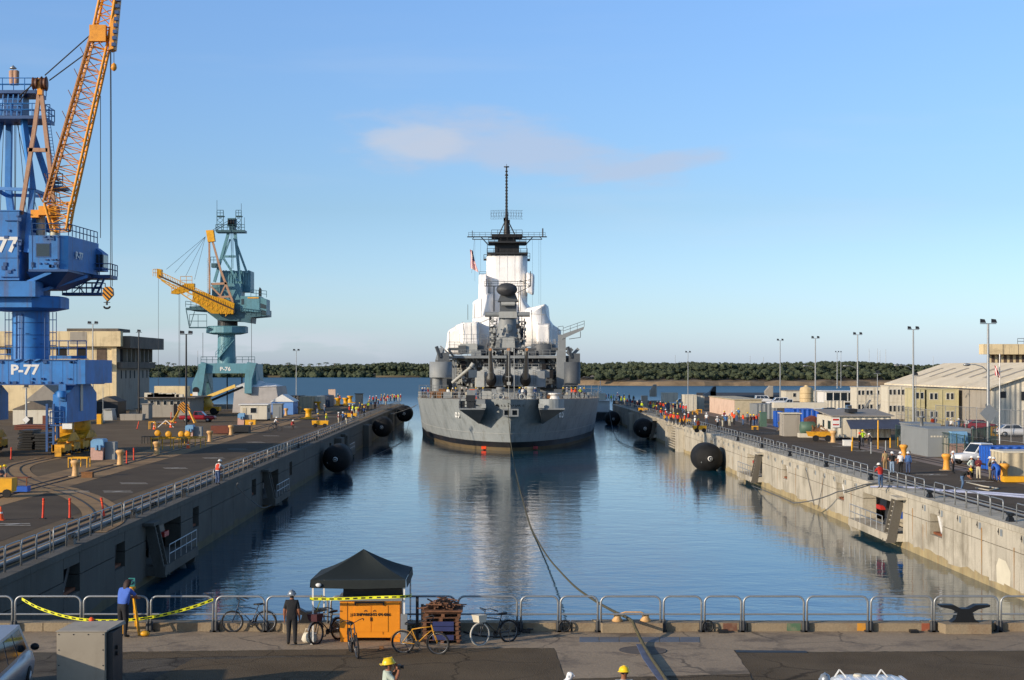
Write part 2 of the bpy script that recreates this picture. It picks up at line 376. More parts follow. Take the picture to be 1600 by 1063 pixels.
# --- dock wall: panels between joints, galleries and windows cut through
def dock_wall(side, niches, windows, marks, group):
 sg = -1 if side == 'l' else 1; X = XL if side == 'l' else XR
 t = thing('dock_wall',('shaded concrete wall of the dry dock on the left, below the crane quay' if side == 'l' else 'sunlit pale concrete wall of the dry dock on the right of the basin'),'dock wall',(X,60,0))
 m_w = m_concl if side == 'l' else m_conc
 def pan(y0, y1, z0, z1, name='wall_panel'):
  j = .022; b = MB(); d = random.uniform(-.006, .006)
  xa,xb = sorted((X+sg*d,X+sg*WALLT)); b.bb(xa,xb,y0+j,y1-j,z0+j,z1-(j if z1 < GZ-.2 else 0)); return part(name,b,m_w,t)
 ys = [YH+.7]; y = YH+.7
 cuts = sorted([(a, b, 'n') for a, b in niches] + [(a, b, 'w') for a, b in windows])
 for a, b, k in cuts:
  n = max(1, round((a-y)/5.2))
  for i in range(n):
   p, q = y+(a-y)*i/n, y+(a-y)*(i+1)/n; pan(p, q, -4, 2.4); pan(p, q, 2.4, GZ-.32)
  if k == 'w': pan(a, b, -4, 1.65); pan(a, b, 2.95, GZ-.32)
  else: pan(a, b, -4, .4); pan(a, b, 2.85, GZ-.32)
  y = b
 n = max(1, round((YE-y)/5.2))
 for i in range(n):
  p, q = y+(YE-y)*i/n, y+(YE-y)*(i+1)/n; pan(p, q, -4, 2.4); pan(p, q, 2.4, GZ-.32)
 b = MB(); xa, xb = sorted((X-sg*.06, X+sg*3.2)); yy = YH+.05
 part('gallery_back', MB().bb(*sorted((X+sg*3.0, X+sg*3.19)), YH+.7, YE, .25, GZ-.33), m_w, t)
 while yy < YE:
  y2 = min(yy+7.8,YE); c = MB(); c.bb(xa,xb,yy+.015,y2-.015,GZ-.31,GZ+random.uniform(.0,.012)); part('coping',c,m_w,t); yy = y2
 for a, b_ in windows:
  c = MB(); c.bb(*sorted((X+sg*.2, X+sg*1.0)), a+.05, b_-.05, 1.66, 1.8); part('window_sill', c, m_rust, t)
  c = MB(); c.prism([(X+sg*.35,b_-.3,2.9),(X+sg*.35,b_-.75,2.9),(X+sg*.35,a+.9,1.8),(X+sg*.35,a+1.4,1.8)],(sg*.12,0,0)); part('brace_plate',c,m_white if side == 'r' else m_steel,t)
  c = MB(); c.lathe([(.28,0),(.34,.1),(.2,.25),(.2,.5),(.3,.6)],(X+sg*.5,a+.7,1.8),10); part('roller',c,m_galv,t)
 for a, b_ in niches:
  c = MB(); c.bb(*sorted((X-sg*1.1, X+sg*1.0)), a, b_, .42, .95)
  part('platform', c, m_w, t, label='concrete landing jutting from the wall over the water')
  c = MB(); c.prism([(X-sg*1.05,b_-.1,.42),(X-sg*.5,b_-.1,.42),(X+sg*.0,b_-.1,-1.5),(X-sg*.35,b_-.1,-1.5)],(0,-.5,0)); part('bracket',c,m_w,t)
  c = MB(); c.prism([(X-sg*1.15,a-.05,.35),(X-sg*.55,a-.05,.35),(X+sg*.1,a-.05,3.3),(X-sg*.5,a-.05,3.3)],(0,.22,0))
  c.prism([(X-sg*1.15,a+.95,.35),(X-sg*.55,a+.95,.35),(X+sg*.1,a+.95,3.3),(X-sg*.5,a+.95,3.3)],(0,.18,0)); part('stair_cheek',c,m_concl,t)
  c = MB()
  for k in range(9):
   z = .6+k*.3; xx = X-sg*(1.0-k*.072); c.bb(*sorted((xx, xx+sg*.45)), a+.17, a+.95, z, z+.06)
  part('stair_treads', c, m_w, t)
  c = MB(); c.bb(*sorted((X-sg*.65, X+sg*.2)), a-.9, a+1.1, 3.3, 3.48); part('stair_landing', c, m_w, t)
  c = MB(); c.rail([(X-sg*1.0,a+1.6,.95),(X-sg*1.0,b_-.1,.95)],1.05,.03,1.7); part('platform_railing',c,m_galv,t)
 return t
NR = [(105.8,117.2),(160.5,170.0),(262,270)]; WR = [(96.7,99.3),(123.5,126.1),(147.0,149.6),(196,198.5),(205,207.5)]
NL = [(88.5,98.5),(134,144),(205,214)]; WL = [(71.4,74.2),(81.2,83.4),(102.5,104.6),(128,130.2),(152,154),(190,192)]
wallL = dock_wall('l', NL, WL, None, ''); wallR = dock_wall('r', NR, WR, None, '')
# head wall (seen from behind, only its kerb)
t = thing('head_wall_curb','long weathered concrete kerb under the front barriers, across the head of the dock','kerb',(0,YH,GZ))
x = XL-6.0; k = 0
while x < XR+8:
 x2 = min(x+5.6,XR+8); b = MB(); b.bb(x+.012,x2-.012,YH-.55,YH+.02,GZ+.001,GZ+.27+random.uniform(-.012,.012)); part('kerb_block',b,m_curb,t); x = x2
b = MB(); b.bb(XL-1, XR+1, YH+.03, YH+.68, -4, GZ-.02); part('wall_face', b, m_conc, t)
for px, c_ in ((645, '#4b5a4a'), (1138, '#6e4a3a'), (1237, '#4d6b52'), (1346, '#c78a2a'), (1446, '#8a4a32')):
 q = G(px,984,GZ); b = MB(); b.bb(q.x-.22,q.x+.22,YH-.556,YH-.55,GZ+.02,GZ+.26); part('painted_patch',b,mat('patch'+c_[1:],c_,.8,dirt='#8f8068',dirt_amt=.5,dscale=5),t)
# painted station marks and tags on the right wall
mk_b = mat('mark_paint', '#2b2a28', .8, var=.1); mk_g = mat('mark_tag', '#7f868a', .8, var=.2)
m_patch = mat('wall_repair', '#cfc8b2', .8, var=.08, vscale=1)
st = 78.2; i = 0
while st < 250:
 if not any(a-1.5 < st < b_+.5 for a, b_ in NR):
  lettering('station_mark','4',.5,(XR-.012,st+.28,3.18),mk_b,wallR,rot=(math.radians(90),0,math.radians(-90)),ext=.004,bold=.012)
  b = MB(); b.bb(XR-.014, XR-.009, st-.42, st-.02, 2.98, 3.36); part('station_tag', b, mk_g, wallR)
 st += 3.75; i += 1
b = MB(); b.add([(XR-.012,y,z) for y,z in ((84.0,.3),(86.2,.35),(86.3,1.3),(85.9,1.75),(84.7,1.72),(83.9,1.2))],[(0,1,2,3,4,5)]); part('repair_patch',b,m_patch,wallR)
m_streak = mat('rust_streak','#9a7038',.9,var=.25,vscale=3,dirt='#8f8874',dirt_amt=.8,dscale=1.6); rw = random.Random(14)
for y,w_,z0_,z1_ in [(88.9,.10,.3,3.1),(103.4,.09,.9,2.9),(83.4,.07,.2,2.6),(121,.08,.5,2.6),(143,.1,.4,3.0),(152,.07,.6,2.4),(187,.12,.3,2.9),(201,.1,.6,2.6)]+[(rw.uniform(80,250),rw.uniform(.04,.1),rw.uniform(.3,1.4),rw.uniform(1.8,3.2)) for _ in range(16)]:
 if any(a-.5 < y < b_+.5 for a, b_ in NR+WR): continue
 b = MB(); b.add([(XR-.0105,y-w_*.4,z0_),(XR-.0105,y+w_*.3,z0_-.1),(XR-.0105,y+w_,z1_),(XR-.0105,y-w_,z1_)],[(3,2,1,0)]); part('rust_streak',b,m_streak,wallR)
m_fungus = mat('tide_stain','#a0916c',.9,var=.25,vscale=.6,dirt='#77705f',dirt_amt=.85,dscale=.35,streak=('#8c5a28',.5))
for sd, tt in ((-1, wallL), (1, wallR)):
 X = XL if sd < 0 else XR; y = YH+.8
 b = MB()
 while y < YE-2:
  y2 = y+2.6; z = .42+random.uniform(-.1, .14)
  b.add([(X-sd*.013,y,-.5),(X-sd*.013,y2,-.5),(X-sd*.013,y2,z+random.uniform(-.1,.1)),(X-sd*.013,(y+y2)/2,z+random.uniform(-.08,.15)),(X-sd*.013,y,z)],[(0,1,2,3,4) if sd < 0 else (4,3,2,1,0)]); y = y2
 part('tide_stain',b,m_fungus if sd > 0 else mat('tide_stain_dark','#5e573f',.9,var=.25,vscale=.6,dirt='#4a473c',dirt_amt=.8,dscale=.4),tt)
# --- ground sheets, foreground
z = .004
sheet('concrete_apron',[(-700,986.5),(2300,986.5),(2300,1006),(1585,1006),(1330,1012),(1270,1018),(1145,1018),(1170,1052),(880,1058),(866,1016),(690,1013),(-700,1022)][:0] or [(-700,983),(2300,983),(2300,1010),(1600,1017),(1275,1019),(1146,1016),(1172,1053),(884,1061),(866,1013),(700,1013),(430,1016),(180,1019),(-700,1026)],.004,m_concd)
sheet('asphalt_strip',[(180,1019.5),(430,1016.5),(700,1013.5),(866,1013.5),(884,1064),(820,1075),(300,1080),(240,1062),(300,1031),(430,1028),(560,1027),(560,1024),(340,1026),(180,1031)],.008,m_asph2f)
sheet('asphalt_yard',[(1148,1017),(1275,1020),(1600,1018),(2300,1012),(2300,1120),(1210,1120),(1174,1053)],.008,m_asph2f)
sheet('asphalt_margin', [(884, 1062), (1172, 1054), (1200, 1120), (870, 1120)], .012, m_asph2f)
m_plate = mat('steel_plate', '#6d7076', .55, metal=.4, var=.15, vscale=2, dirt='#5b4a3a', dirt_amt=.5, dscale=1)
t = thing('cover_plate','long grey steel cover plate let into the quay beside the hawser fairlead','cover plate',G(1000,1000,GZ)+Vector((0,0,.005)))
for k in range(6):
 a = 905+k*31.5; b = MB(); q = [G(a,1004,GZ),G(a+30.6,1004,GZ),G(a+30.2,996,GZ),G(a+.6,996,GZ)]; b.prism([p+Vector((0,0,.012)) for p in q],(0,0,-.008)); part('plate',b,m_plate,t)
b = MB(); q = [G(1148,1017,GZ),G(1258,1018,GZ),G(1262,1021,GZ),G(1151,1020.5,GZ)]; b.prism([p+Vector((0,0,.02)) for p in q],(0,0,-.012))
single('drain_grate', b, m_steel, 'dark steel drain grating at the corner of the concrete and the asphalt', 'drain')
m_tarp = mat('blue_tarp', '#56607a', .7, var=.2, vscale=2, dirt='#3c3a3a', dirt_amt=.5)
b = MB(); pts = [(994,1008),(1004,1030),(1018,1050),(1030,1066),(1046,1066),(1033,1046),(1017,1028),(1004,1008)]
q = [G(x,y,GZ) for x,y in pts]; b.prism([p+Vector((0,0,.03)) for p in q],(0,0,-.02)); single('chafing_sheet',b,m_tarp,'worn blue grey chafing sheet laid under the hawser on the quay','sheet')
b = MB(); c = G(1004, 1017, GZ); b.lathe([(.72, 0), (.72, .014), (.68, .018), (.66, .01)], c, 24)
single('manhole_cover',b,mat('worn_iron','#5a5148',.8,var=.2,vscale=4),'round iron manhole cover under the hawser','manhole')
# --- left quay sheets: coping edge, track beds, curved track, rails
def band(name, x0, x1, y0, y1, z, m):
 b = MB(); n = 8
 b.add([(x0, y0, GZ+z), (x1, y0, GZ+z), (x1, y1, GZ+z), (x0, y1, GZ+z)], [(0,1,2,3)]); return struct(name, b, m)
band('left_track_bed', XL-3.2, XL-.75, 57, YE-3, .034, m_track)
band('left_outer_bed', XL-15.2, XL-10.2, 57, YE-20, .016, m_track)
def strip_curve(name, pts, w, z, m, kind='struct', h=None):
 b = MB(); pts = [Vector(p) for p in pts]; vs = []
 for i, p in enumerate(pts):
  d = (pts[min(i+1, len(pts)-1)]-pts[max(i-1, 0)]).normalized(); nn = Vector((-d.y, d.x))
  vs.append(Vector((p.x,p.y,0)) - Vector((nn.x,nn.y,0))*w/2); vs.append(Vector((p.x,p.y,0)) + Vector((nn.x,nn.y,0))*w/2)
 vs = [(v.x, v.y, GZ+z) for v in vs]; b.add(vs, [(2*i+1, 2*i, 2*i+2, 2*i+3)[::-1] for i in range(len(pts)-1)])
 return struct(name, b, m)
def px_curve(pxs, n=6):
 P_ = [G(x, y, GZ) for x, y in pxs]; out = []
 for i in range(len(P_)-1):
  p0, p1, p2, p3 = P_[max(i-1, 0)], P_[i], P_[i+1], P_[min(i+2, len(P_)-1)]
  for k in range(n):
   u = k/n; out.append(((2*p1)+(p2-p0)*u+(2*p0-5*p1+4*p2-p3)*u*u+(3*p1-p0-3*p2+p3)*u**3)*.5)
 out.append(P_[-1]); return [Vector((p.x, p.y)) for p in out]
loopo = px_curve([(-160, 742), (-60, 722), (70, 718), (24, 728), (24, 742), (58, 757), (108, 766)][2:])
strip_curve('curved_track_bed', px_curve([(78, 716), (30, 727), (22, 738), (45, 752), (95, 766)]), 2.6, .024, m_track)
strip_curve('curved_track_bed',px_curve([(95,766),(130,778),(158,797),(160,815),(128,833)]),2.4,.029,m_track)
band('right_track_bed', XR+3.3, XR+3.9, 57, YE-3, .004, m_asph2)
band('right_outer_bed', XR+10.3, XR+13.6, 57, YE-20, .008, m_trackr)
band('right_fresh_asphalt', XR+3.9, XR+10.3, 57, YE-40, .004, m_asph2)
band('left_fresh_asphalt', XL-11.0, XL-4.2, 57, YE-60, .008, m_asph2)
b = MB()
for X in (XL-2.05, XL-2.75): b.bb(X-.07, X+.07, 57, YE-3, GZ+.036, GZ+.085)
t = single('crane_rail', b, m_rail, 'pair of rusty crane rails running beside the left coping', 'rails')
b = MB()
for X in (XL-12.1, XL-13.0): b.bb(X-.07, X+.07, 57, YE-20, GZ+.018, GZ+.06)
single('crane_rail', b, m_rail, 'outer pair of crane rails in the brown strip across the left quay', 'rails')
b = MB()
for X in (XR+1.9, XR+2.7): b.bb(X-.07, X+.07, 57, YE-3, GZ+.013, GZ+.08)
single('crane_rail', b, m_rail, 'pair of crane rails running beside the right coping', 'rails')
b = MB()
for X in (XR+11.4, XR+12.3): b.bb(X-.07, X+.07, 57, YE-20, GZ+.009, GZ+.05)
single('crane_rail', b, m_rail, 'outer pair of crane rails in the grey brown strip across the right quay', 'rails')
def rail_curve(pts, off):
 o = []
 for i, p in enumerate(pts):
  d = (pts[min(i+1,len(pts)-1)]-pts[max(i-1,0)]).normalized(); o.append(Vector((p.x-d.y*off,p.y+d.x*off,GZ+.03)))
 return o
b = MB()
for o_ in (-.5, .5):
 b.path(rail_curve(px_curve([(78, 716), (30, 727), (22, 738), (45, 752), (95, 766)]), o_), .05, 4)
 b.path(rail_curve(px_curve([(95, 766), (130, 778), (158, 797), (160, 815), (128, 833)]), o_), .05, 4)
single('curved_rail', b, m_rail, 'curved rails looping across the near part of the left quay', 'rails')
# painted quay numbers (white strokes along both quays)
def road_mark(x, y, rz=0.0, kind=0, lab=''):
 b = MB();
 L = 1.9 if kind != 2 else 1.0
 b.box((0, 0, 0), (L, .12, .004)); b.box((-.3, .9, 0), (L, .12, .004))
 if kind != 1: b.add([(-.55, 0, .002), (-.4, 0, .002), (.25, .9, .002), (.1, .9, .002)], [(0,1,2,3)])
 o = single('painted_mark',b,m_pwhite,lab,'road marking','white painted marks along the quays'); o.location = (x,y,GZ+.04); o.rotation_euler = (0,0,rz)
LM = [(20,822),(118,770),(185,770),(210,757),(275,733),(282,703),(335,717),(372,703),(400,692),(425,682),(455,668),(520,652)]
for i, (x, y) in enumerate(LM):
 p = G(x,y,GZ); road_mark(p.x,p.y,0,i % 2,'white painted mark %s on the left quay' % ['nearest the camera','just past the red posts','left of the red vest man, lower one','left of the red vest man, upper one','level with the second bollard','level with the third bollard','in the long brown strip','below the low steel beams','in front of the white office','right of the white office','beside the kneeling worker','left of the yellow cart'][i])
for i,(x,y) in enumerate([(1283,680),(1315,698),(1345,705),(1405,722),(1450,742),(1200,677),(1180,664),(1130,658),(1500,690),(1520,752),(1470,712)]):
 p = G(x,y,GZ); road_mark(p.x,p.y,math.pi,i % 2,'white painted mark on the right quay, by the %s' % ['square grey hut, lower one','orange bollard near the white shirt man','edge of the smooth strip','front of the white hut','feet of the four onlookers','square grey hut, upper one','bend by the dark tank','far end of the brown strip','front of the white pickup','place where the hose lies','right of the four onlookers'][i])
# --- land beyond: far shore, spit, far quay
m_shore = mat('shore_rock','#7c6a52',.9,var=.35,vscale=.12,bump=.5,bscale=2,dirt='#4b4034',dirt_amt=.6,dscale=.05)
m_earth = mat('far_earth', '#5a5240', .95, var=.2, vscale=.01)
b = MB(); n = 60
rng = random.Random(3)
vs = []
for i in range(n+1):
 x = -1600+3000*i/n; vs.append((x,1868+rng.uniform(-12,12),-1)); vs.append((x,1876+rng.uniform(-8,10),2.2)); vs.append((x,2500,5)); vs.append((x,2520,-2))
b.add(vs, [(4*i+k, 4*i+4+k, 4*i+5+k, 4*i+1+k) for i in range(n) for k in range(3)])
struct('far_shore', b, m_earth)
b = MB(); vs = []; n = 90
for i in range(n+1):
 x = 60+(900*i/n); y0 = 1020+rng.uniform(-4, 4)+ (40 if i < 4 else 0)*(1-i/4)
 vs += [(x,y0,-1),(x,y0+5+rng.uniform(0,5),2.6+rng.uniform(-.6,.9)),(x,y0+30+rng.uniform(0,6),3.8+rng.uniform(-.4,.6)),(x,y0+260,4.5),(x,y0+1000,5)]
b.add(vs, [(5*i+k, 5*i+5+k, 5*i+6+k, 5*i+1+k) for i in range(n) for k in range(4)]); struct('rocky_spit', b, m_shore)
# ================================================================ FAR WOODS
def leaf_mat(name, c0, c1, c2):
 m = bpy.data.materials.new(name); m.use_nodes = True; n,l = m.node_tree.nodes,m.node_tree.links; b = n['Principled BSDF']
 b.inputs['Roughness'].default_value = .8; b.inputs['Specular IOR Level'].default_value = .25
 g = n.new('ShaderNodeNewGeometry'); cr = n.new('ShaderNodeValToRGB'); cr.color_ramp.elements[0].color = lin(c0)+(1,); cr.color_ramp.elements[1].color = lin(c2)+(1,)
 e = cr.color_ramp.elements.new(.5); e.color = lin(c1)+(1,); l.new(g.outputs['Random Per Island'], cr.inputs[0])
 t = n.new('ShaderNodeTexNoise'); t.inputs['Scale'].default_value = .35; t.inputs['Detail'].default_value = 8; l.new(g.outputs['Position'],t.inputs['Vector'])
 mx = n.new('ShaderNodeMixRGB'); mx.blend_type = 'MULTIPLY'; mx.inputs[0].default_value = .7; l.new(cr.outputs[0],mx.inputs[1])
 cr2 = n.new('ShaderNodeValToRGB'); cr2.color_ramp.elements[0].position = .35; cr2.color_ramp.elements[0].color = (.6,.6,.6,1); cr2.color_ramp.elements[1].position = .65; l.new(t.outputs[0],cr2.inputs[0]); l.new(cr2.outputs[0],mx.inputs[2])
 l.new(mx.outputs[0], b.inputs['Base Color']); return m
m_leaf = leaf_mat('far_foliage', '#3d4634', '#434c38', '#49523d')  # greyed, even greens: distance haze is put into the leaf colour
m_leaf2 = leaf_mat('palm_foliage', '#3a4728', '#4a5830', '#55633a')
m_bark = mat('bark', '#6b5b48', .9, var=.2)
def ico(sub):
 bm = bmesh.new(); bmesh.ops.create_icosphere(bm,subdivisions=sub,radius=1); vs = [v.co.copy() for v in bm.verts]; fs = [tuple(v.index for v in f.verts) for f in bm.faces]; bm.free(); return vs,fs
IV, IFc = ico(2)
def wood(name, x0, x1, y0, y1, count, hfun, rng, m, rmin=3.5, rmax=8, base=2):
 b = MB()
 for i in range(count):
  x = rng.uniform(x0, x1); y = rng.uniform(y0, y1)**1.0; r = rng.uniform(rmin, rmax); h = hfun(x, y)
  zt = h*rng.uniform(.45,1.0); sc = Vector((r,r,r*rng.uniform(.6,.95))); c = Vector((x,y,max(base+sc.z*.5,base+zt-sc.z)))
  off = Vector((rng.uniform(0, 99),)*3); vs = []
  for v in IV:
   k = 1+.45*mnoise.noise(v*1.7+off)+.22*mnoise.noise(v*4.5+off); vs.append(c+Vector((v.x*sc.x,v.y*sc.y,v.z*sc.z))*k)
  b.add(vs, IFc, 0, False)
  for q in range(9):
   v = vs[rng.randrange(len(vs))]; a = Vector((rng.uniform(-1,1),rng.uniform(-1,1),rng.uniform(-.6,1))); e = a.orthogonal().normalized()*r*rng.uniform(.12,.3); f = a.cross(e).normalized()*r*rng.uniform(.1,.25); d_ = (v-c)*rng.uniform(.02,.22)
   b.add([v+d_-e-f, v+d_+e-f*.4, v+d_+e*.3+f, v+d_-e*.8+f*.7], [(0,1,2,3)])
 o = bpy.data.objects.new(name, b.mesh(name, m)); COL.objects.link(o); o['kind'] = 'stuff'; return o
rg = random.Random(11)
def hl(x, y):
 px = VX+x/y*F; t = max(0,min(1,(px-560)/200)); return 13.2+3.6*mnoise.noise(Vector((x*.011,3.3,0)))+1.6*mnoise.noise(Vector((x*.05,7.3,0)))+(y-1880)*.012 + 2*t
wood('far_woods', -560, 60, 1880, 2050, 5500, hl, rg, m_leaf, 1.5, 3.4, 1.2)
wood('far_woods', -560, 60, 1874, 1884, 230, lambda x, y: 8, rg, m_leaf, 3, 6, .3)
def hr(x, y):
 return 11.4+3.6*mnoise.noise(Vector((x*.014, 13.3, 0)))+1.4*mnoise.noise(Vector((x*.06, 17.3, 0)))+(y-1120)*.012
wood('spit_woods', 50, 480, 1070, 1250, 7500, hr, rg, m_leaf, .8, 2.3, 3.0)
wood('spit_woods', 70, 480, 1040, 1075, 700, lambda x, y: 6+(y-1040)*.1, rg, m_leaf, 1.2, 2.6, 3.0)
def palm(x, y, h, lab):
 t = thing('palm_tree', lab, 'palm tree', (x, y, 2), 0, 'palms above the far woods')
 b = MB(); b.tube((0,0,0),(.8,0,h*.5),.45,6); b.tube((.8,0,h*.5),(1.3,0,h),.38,6); part('trunk',b,m_bark,t,True)
 b = MB(); r = random.Random(int(x*7))
 for k in range(16):
  a = r.uniform(0,6.28); up = r.uniform(-.1,1.0); d = Vector((math.cos(a),math.sin(a),0)); s = d.cross(Vector((0,0,1)))
  p = [Vector((1.3, 0, h))+d*(L*4.6)+Vector((0,0,up*L*2.2-L*L*2.6)) for L in (0, .35, .7, 1)]
  for q in range(3):
   w0,w1 = (.15,.45,.4,.08)[q],(.15,.45,.4,.08)[q+1]; b.add([p[q]-s*w0-Vector((0,0,w0*.5)),p[q],p[q]+s*w0-Vector((0,0,w0*.5)),p[q+1]-s*w1-Vector((0,0,w1*.5)),p[q+1],p[q+1]+s*w1-Vector((0,0,w1*.5))],[(0,1,4,3),(1,2,5,4)])
 part('crown', b, m_leaf2, t, True)
 return t
PP = [238, 262, 270, 448, 470, 484, 497, 508, 521, 527, 541, 555, 628]
for i, px in enumerate(PP):
 Y = 1960+rg.uniform(-20,20); palm((px-VX)/F*Y,Y,(562-555)/F*Y+rg.uniform(8.5,11.0),['palm standing out above the far woods just right of the cream block','palm rising above the far woods, second from the left','palm rising above the far woods, third from the left','palm above the far woods nearest the left lamp mast','palm above the far woods just right of the left lamp mast','sixth palm from the left above the far woods','seventh palm from the left above the far woods','eighth palm from the left above the far woods','taller one of two close palms above the far woods','shorter one of two close palms above the far woods','third palm from the right above the far woods','second palm from the right above the far woods','last palm on the right above the far woods, left of the ship'][i])
# ================================================================ BATTLESHIP
m_hull  = mat('haze_grey_hull','#8e9597',.62,var=.10,vscale=.25,bump=.08,bscale=3,dirt='#646c6e',dirt_amt=.7,dscale=.3,streak=('#5f5a4c',.5),fine=.2,bdist=.1)
m_grey  = mat('haze_grey','#7f8486',.6,var=.10,vscale=.8,dirt='#6c6f70',dirt_amt=.4,dscale=.5,streak=('#6b6459',.25))
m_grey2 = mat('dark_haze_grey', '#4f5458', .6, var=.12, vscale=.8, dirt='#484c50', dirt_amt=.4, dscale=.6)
m_greyl = mat('pale_grey','#9fa29f',.6,var=.08,vscale=1,dirt='#8b8c88',dirt_amt=.4,dscale=.8,streak=('#8b7d6c',.3))
m_boot  = mat('boot_topping', '#15161a', .5, var=.3, vscale=.6, dirt='#3d3024', dirt_amt=.6, dscale=.6)
m_foul  = mat('fouling_band','#5c4f36',.9,var=.3,vscale=.5,bump=.3,bscale=4,dirt='#4d4436',dirt_amt=.7,dscale=.5)
m_mast  = mat('black_mast', '#1b1d20', .6, var=.2)
m_wrap  = mat('white_shrink_wrap','#efedea',.5,var=.03,vscale=.3,bump=.3,bscale=.8,bdist=.25,dirt='#c9c5bd',dirt_amt=.25,dscale=.25)
m_deck  = mat('teak_deck', '#8d7a62', .8, var=.15)
m_num   = mat('number_white', '#d9dad6', .6, var=.05)
SY0 = 228.0
def scx(Y): return 3.02 + (Y-SY0)*.0068
ship = thing('battleship','huge grey battleship seen from astern, upper works wrapped in white, entering the dry dock','battleship',(scx(SY0),SY0,0))
dk = [(-4.2,0),(-2.6,2.0),(-.2,4.3),(4,7.2),(11,10.2),(22,12.9),(36,15.0),(54,16.35),(85,16.6),(130,16.6),(175,14.5),(215,10),(245,4.5),(258,.2)]
wl_ = [(0,0),(1.2,1.9),(3.6,4.0),(8.2,6.5),(15.5,9.0),(26,11.3),(40,13.9),(60,15.7),(88,16.4),(130,16.4),(175,13.5),(212,7.5),(236,2.6),(248,.1)]
def dz(s): return 7.6 - .8*min(max((s+4)/55, 0), 1) + max(0, (s-90)/165)**1.6*4.0
def hull_pt(i, sd, z):
 a, f = int(i), i-int(i); a = min(a, len(dk)-2); f = i-a
 d = [dk[a][k]*(1-f)+dk[a+1][k]*f for k in (0, 1)]; w = [wl_[a][k]*(1-f)+wl_[a+1][k]*f for k in (0, 1)]
 zd = dz(d[0]); u = max(min(z/zd, 1), -.2); e = u**1.15 if u > 0 else u*.5
 s = w[0]+(d[0]-w[0])*e; ww = w[1]+(d[1]-w[1])*e
 return Vector((scx(SY0+s)+sd*ww, SY0+s, z if z < zd else zd)), zd
for sd in (-1, 1):
 b = MB(); N = (len(dk)-1)*3
 levels = [-2.0, .5, 1.3, 2.3, 2.9, 4.1, 5.3, 6.2, 99]
 rows = [[hull_pt(k/3,sd,L if L < 90 else 99)[0] if L < 90 else Vector(hull_pt(k/3,sd,dz(dk[min(k//3,12)][0]))[0]) for k in range(N+1)] for L in levels]
 for k in range(N+1):
  a = rows[-1][k]; a.z = dz(a.y-SY0)
 for r in range(len(levels)-1):
  mi = 0 if levels[r] >= 1.25 else (1 if levels[r] >= .45 else 2)
  vs = rows[r]+rows[r+1]; n = N+1
  fs = [(i, i+1, n+i+1, n+i) for i in range(N)]
  if sd < 0: fs = [f[::-1] for f in fs]
  b.add(vs, fs, mi, True)
 part('hull_side',b,[m_hull,m_boot,m_foul],ship,label=('sunlit port side of the stern' if sd < 0 else 'shaded starboard side of the stern'))
b = MB(); N = 39; L_ = []; R_ = []
for k in range(N+1):
 p,zd = hull_pt(k/3,-1,dz(dk[min(k//3,12)][0])); q,_ = hull_pt(k/3,1,dz(dk[min(k//3,12)][0])); z = dz(p.y-SY0)-.03
 L_.append((p.x, p.y, z)); R_.append((q.x, q.y, z))
b.add(L_+R_, [(i, N+1+i, N+2+i, i+1) for i in range(N)]); part('main_deck', b, m_deck, ship)
def hull_at(px, py, it=8):
 best = None
 for sd in (-1, 1):
  for i in range(0, 240):
   k = i/240*7
   Y = SY0+wl_[int(k)][0]
   z = CH-(py-VY)/F*Y
   for _ in range(3):
    p, zd = hull_pt(k, sd, z); z = CH-(py-VY)/F*p.y
   p, zd = hull_pt(k, sd, z); q = VX+p.x/p.y*F
   e = abs(q-px)
   if best is None or e < best[0]: best = (e, p, k, sd)
 _, p, k, sd = best
 t = (hull_pt(k+.15, sd, p.z)[0]-hull_pt(max(k-.15, 0), sd, p.z)[0]);
 if sd < 0: t = -t
 return p, math.atan2(t.y, t.x), sd
def on_hull(name, txt, px, py, h, m, bold=.02, sx=1.0):
 p, a, sd = hull_at(px, py); n = Vector((math.sin(a), -math.cos(a), 0))
 return lettering(name, txt, h, p+n*.035, m, ship, rot=(math.radians(90), 0, a), ext=.012, bold=bold, sx=sx)
for ch,px in zip('MISSOURI',(777.5,783.6,788.5,793.6,800.2,806.3,811.8,816.8)): on_hull('name_letter',ch,px,633.4,.62,m_black,.004,1.25)
for px in (714.5,): on_hull('hull_number', '63', px, 646, 2.2, m_num, .012, 1.0)
for px in (877,): on_hull('hull_number', '63', px, 646, 2.2, m_num, .012, 1.0)
# weld seams
for sd in (-1, 1):
 for z in (2.55, 4.6):
  b = MB(); b.path([hull_pt(k/3,sd,z)[0]+Vector((sd*.01,-.01,0)) for k in range(0,24)],.03,4); part('weld_seam',b,m_greyl if z < 3 else m_hull,ship)
# stern fairlead (two square chocks)
b = MB();
def frame(b, x0, x1, y0, y1, z0, z1, w):
 b.bb(x0,x1,y0,y1,z0,z0+w); b.bb(x0,x1,y0,y1,z1-w,z1); b.bb(x0,x0+w,y0,y1,z0+w,z1-w); b.bb(x1-w,x1,y0,y1,z0+w,z1-w)
for cx_ in (791.8, 804.2):
 c = P(cx_,645,224.6); b.bb(c.x-.55,c.x+.55,c.y+.1,c.y+1.4,c.z-.5,c.z+.5,1); frame(b,c.x-.55,c.x+.55,c.y-.5,c.y+.1,c.z-.55,c.z+.55,.2)
part('stern_chock', b, [m_grey, m_black], ship)
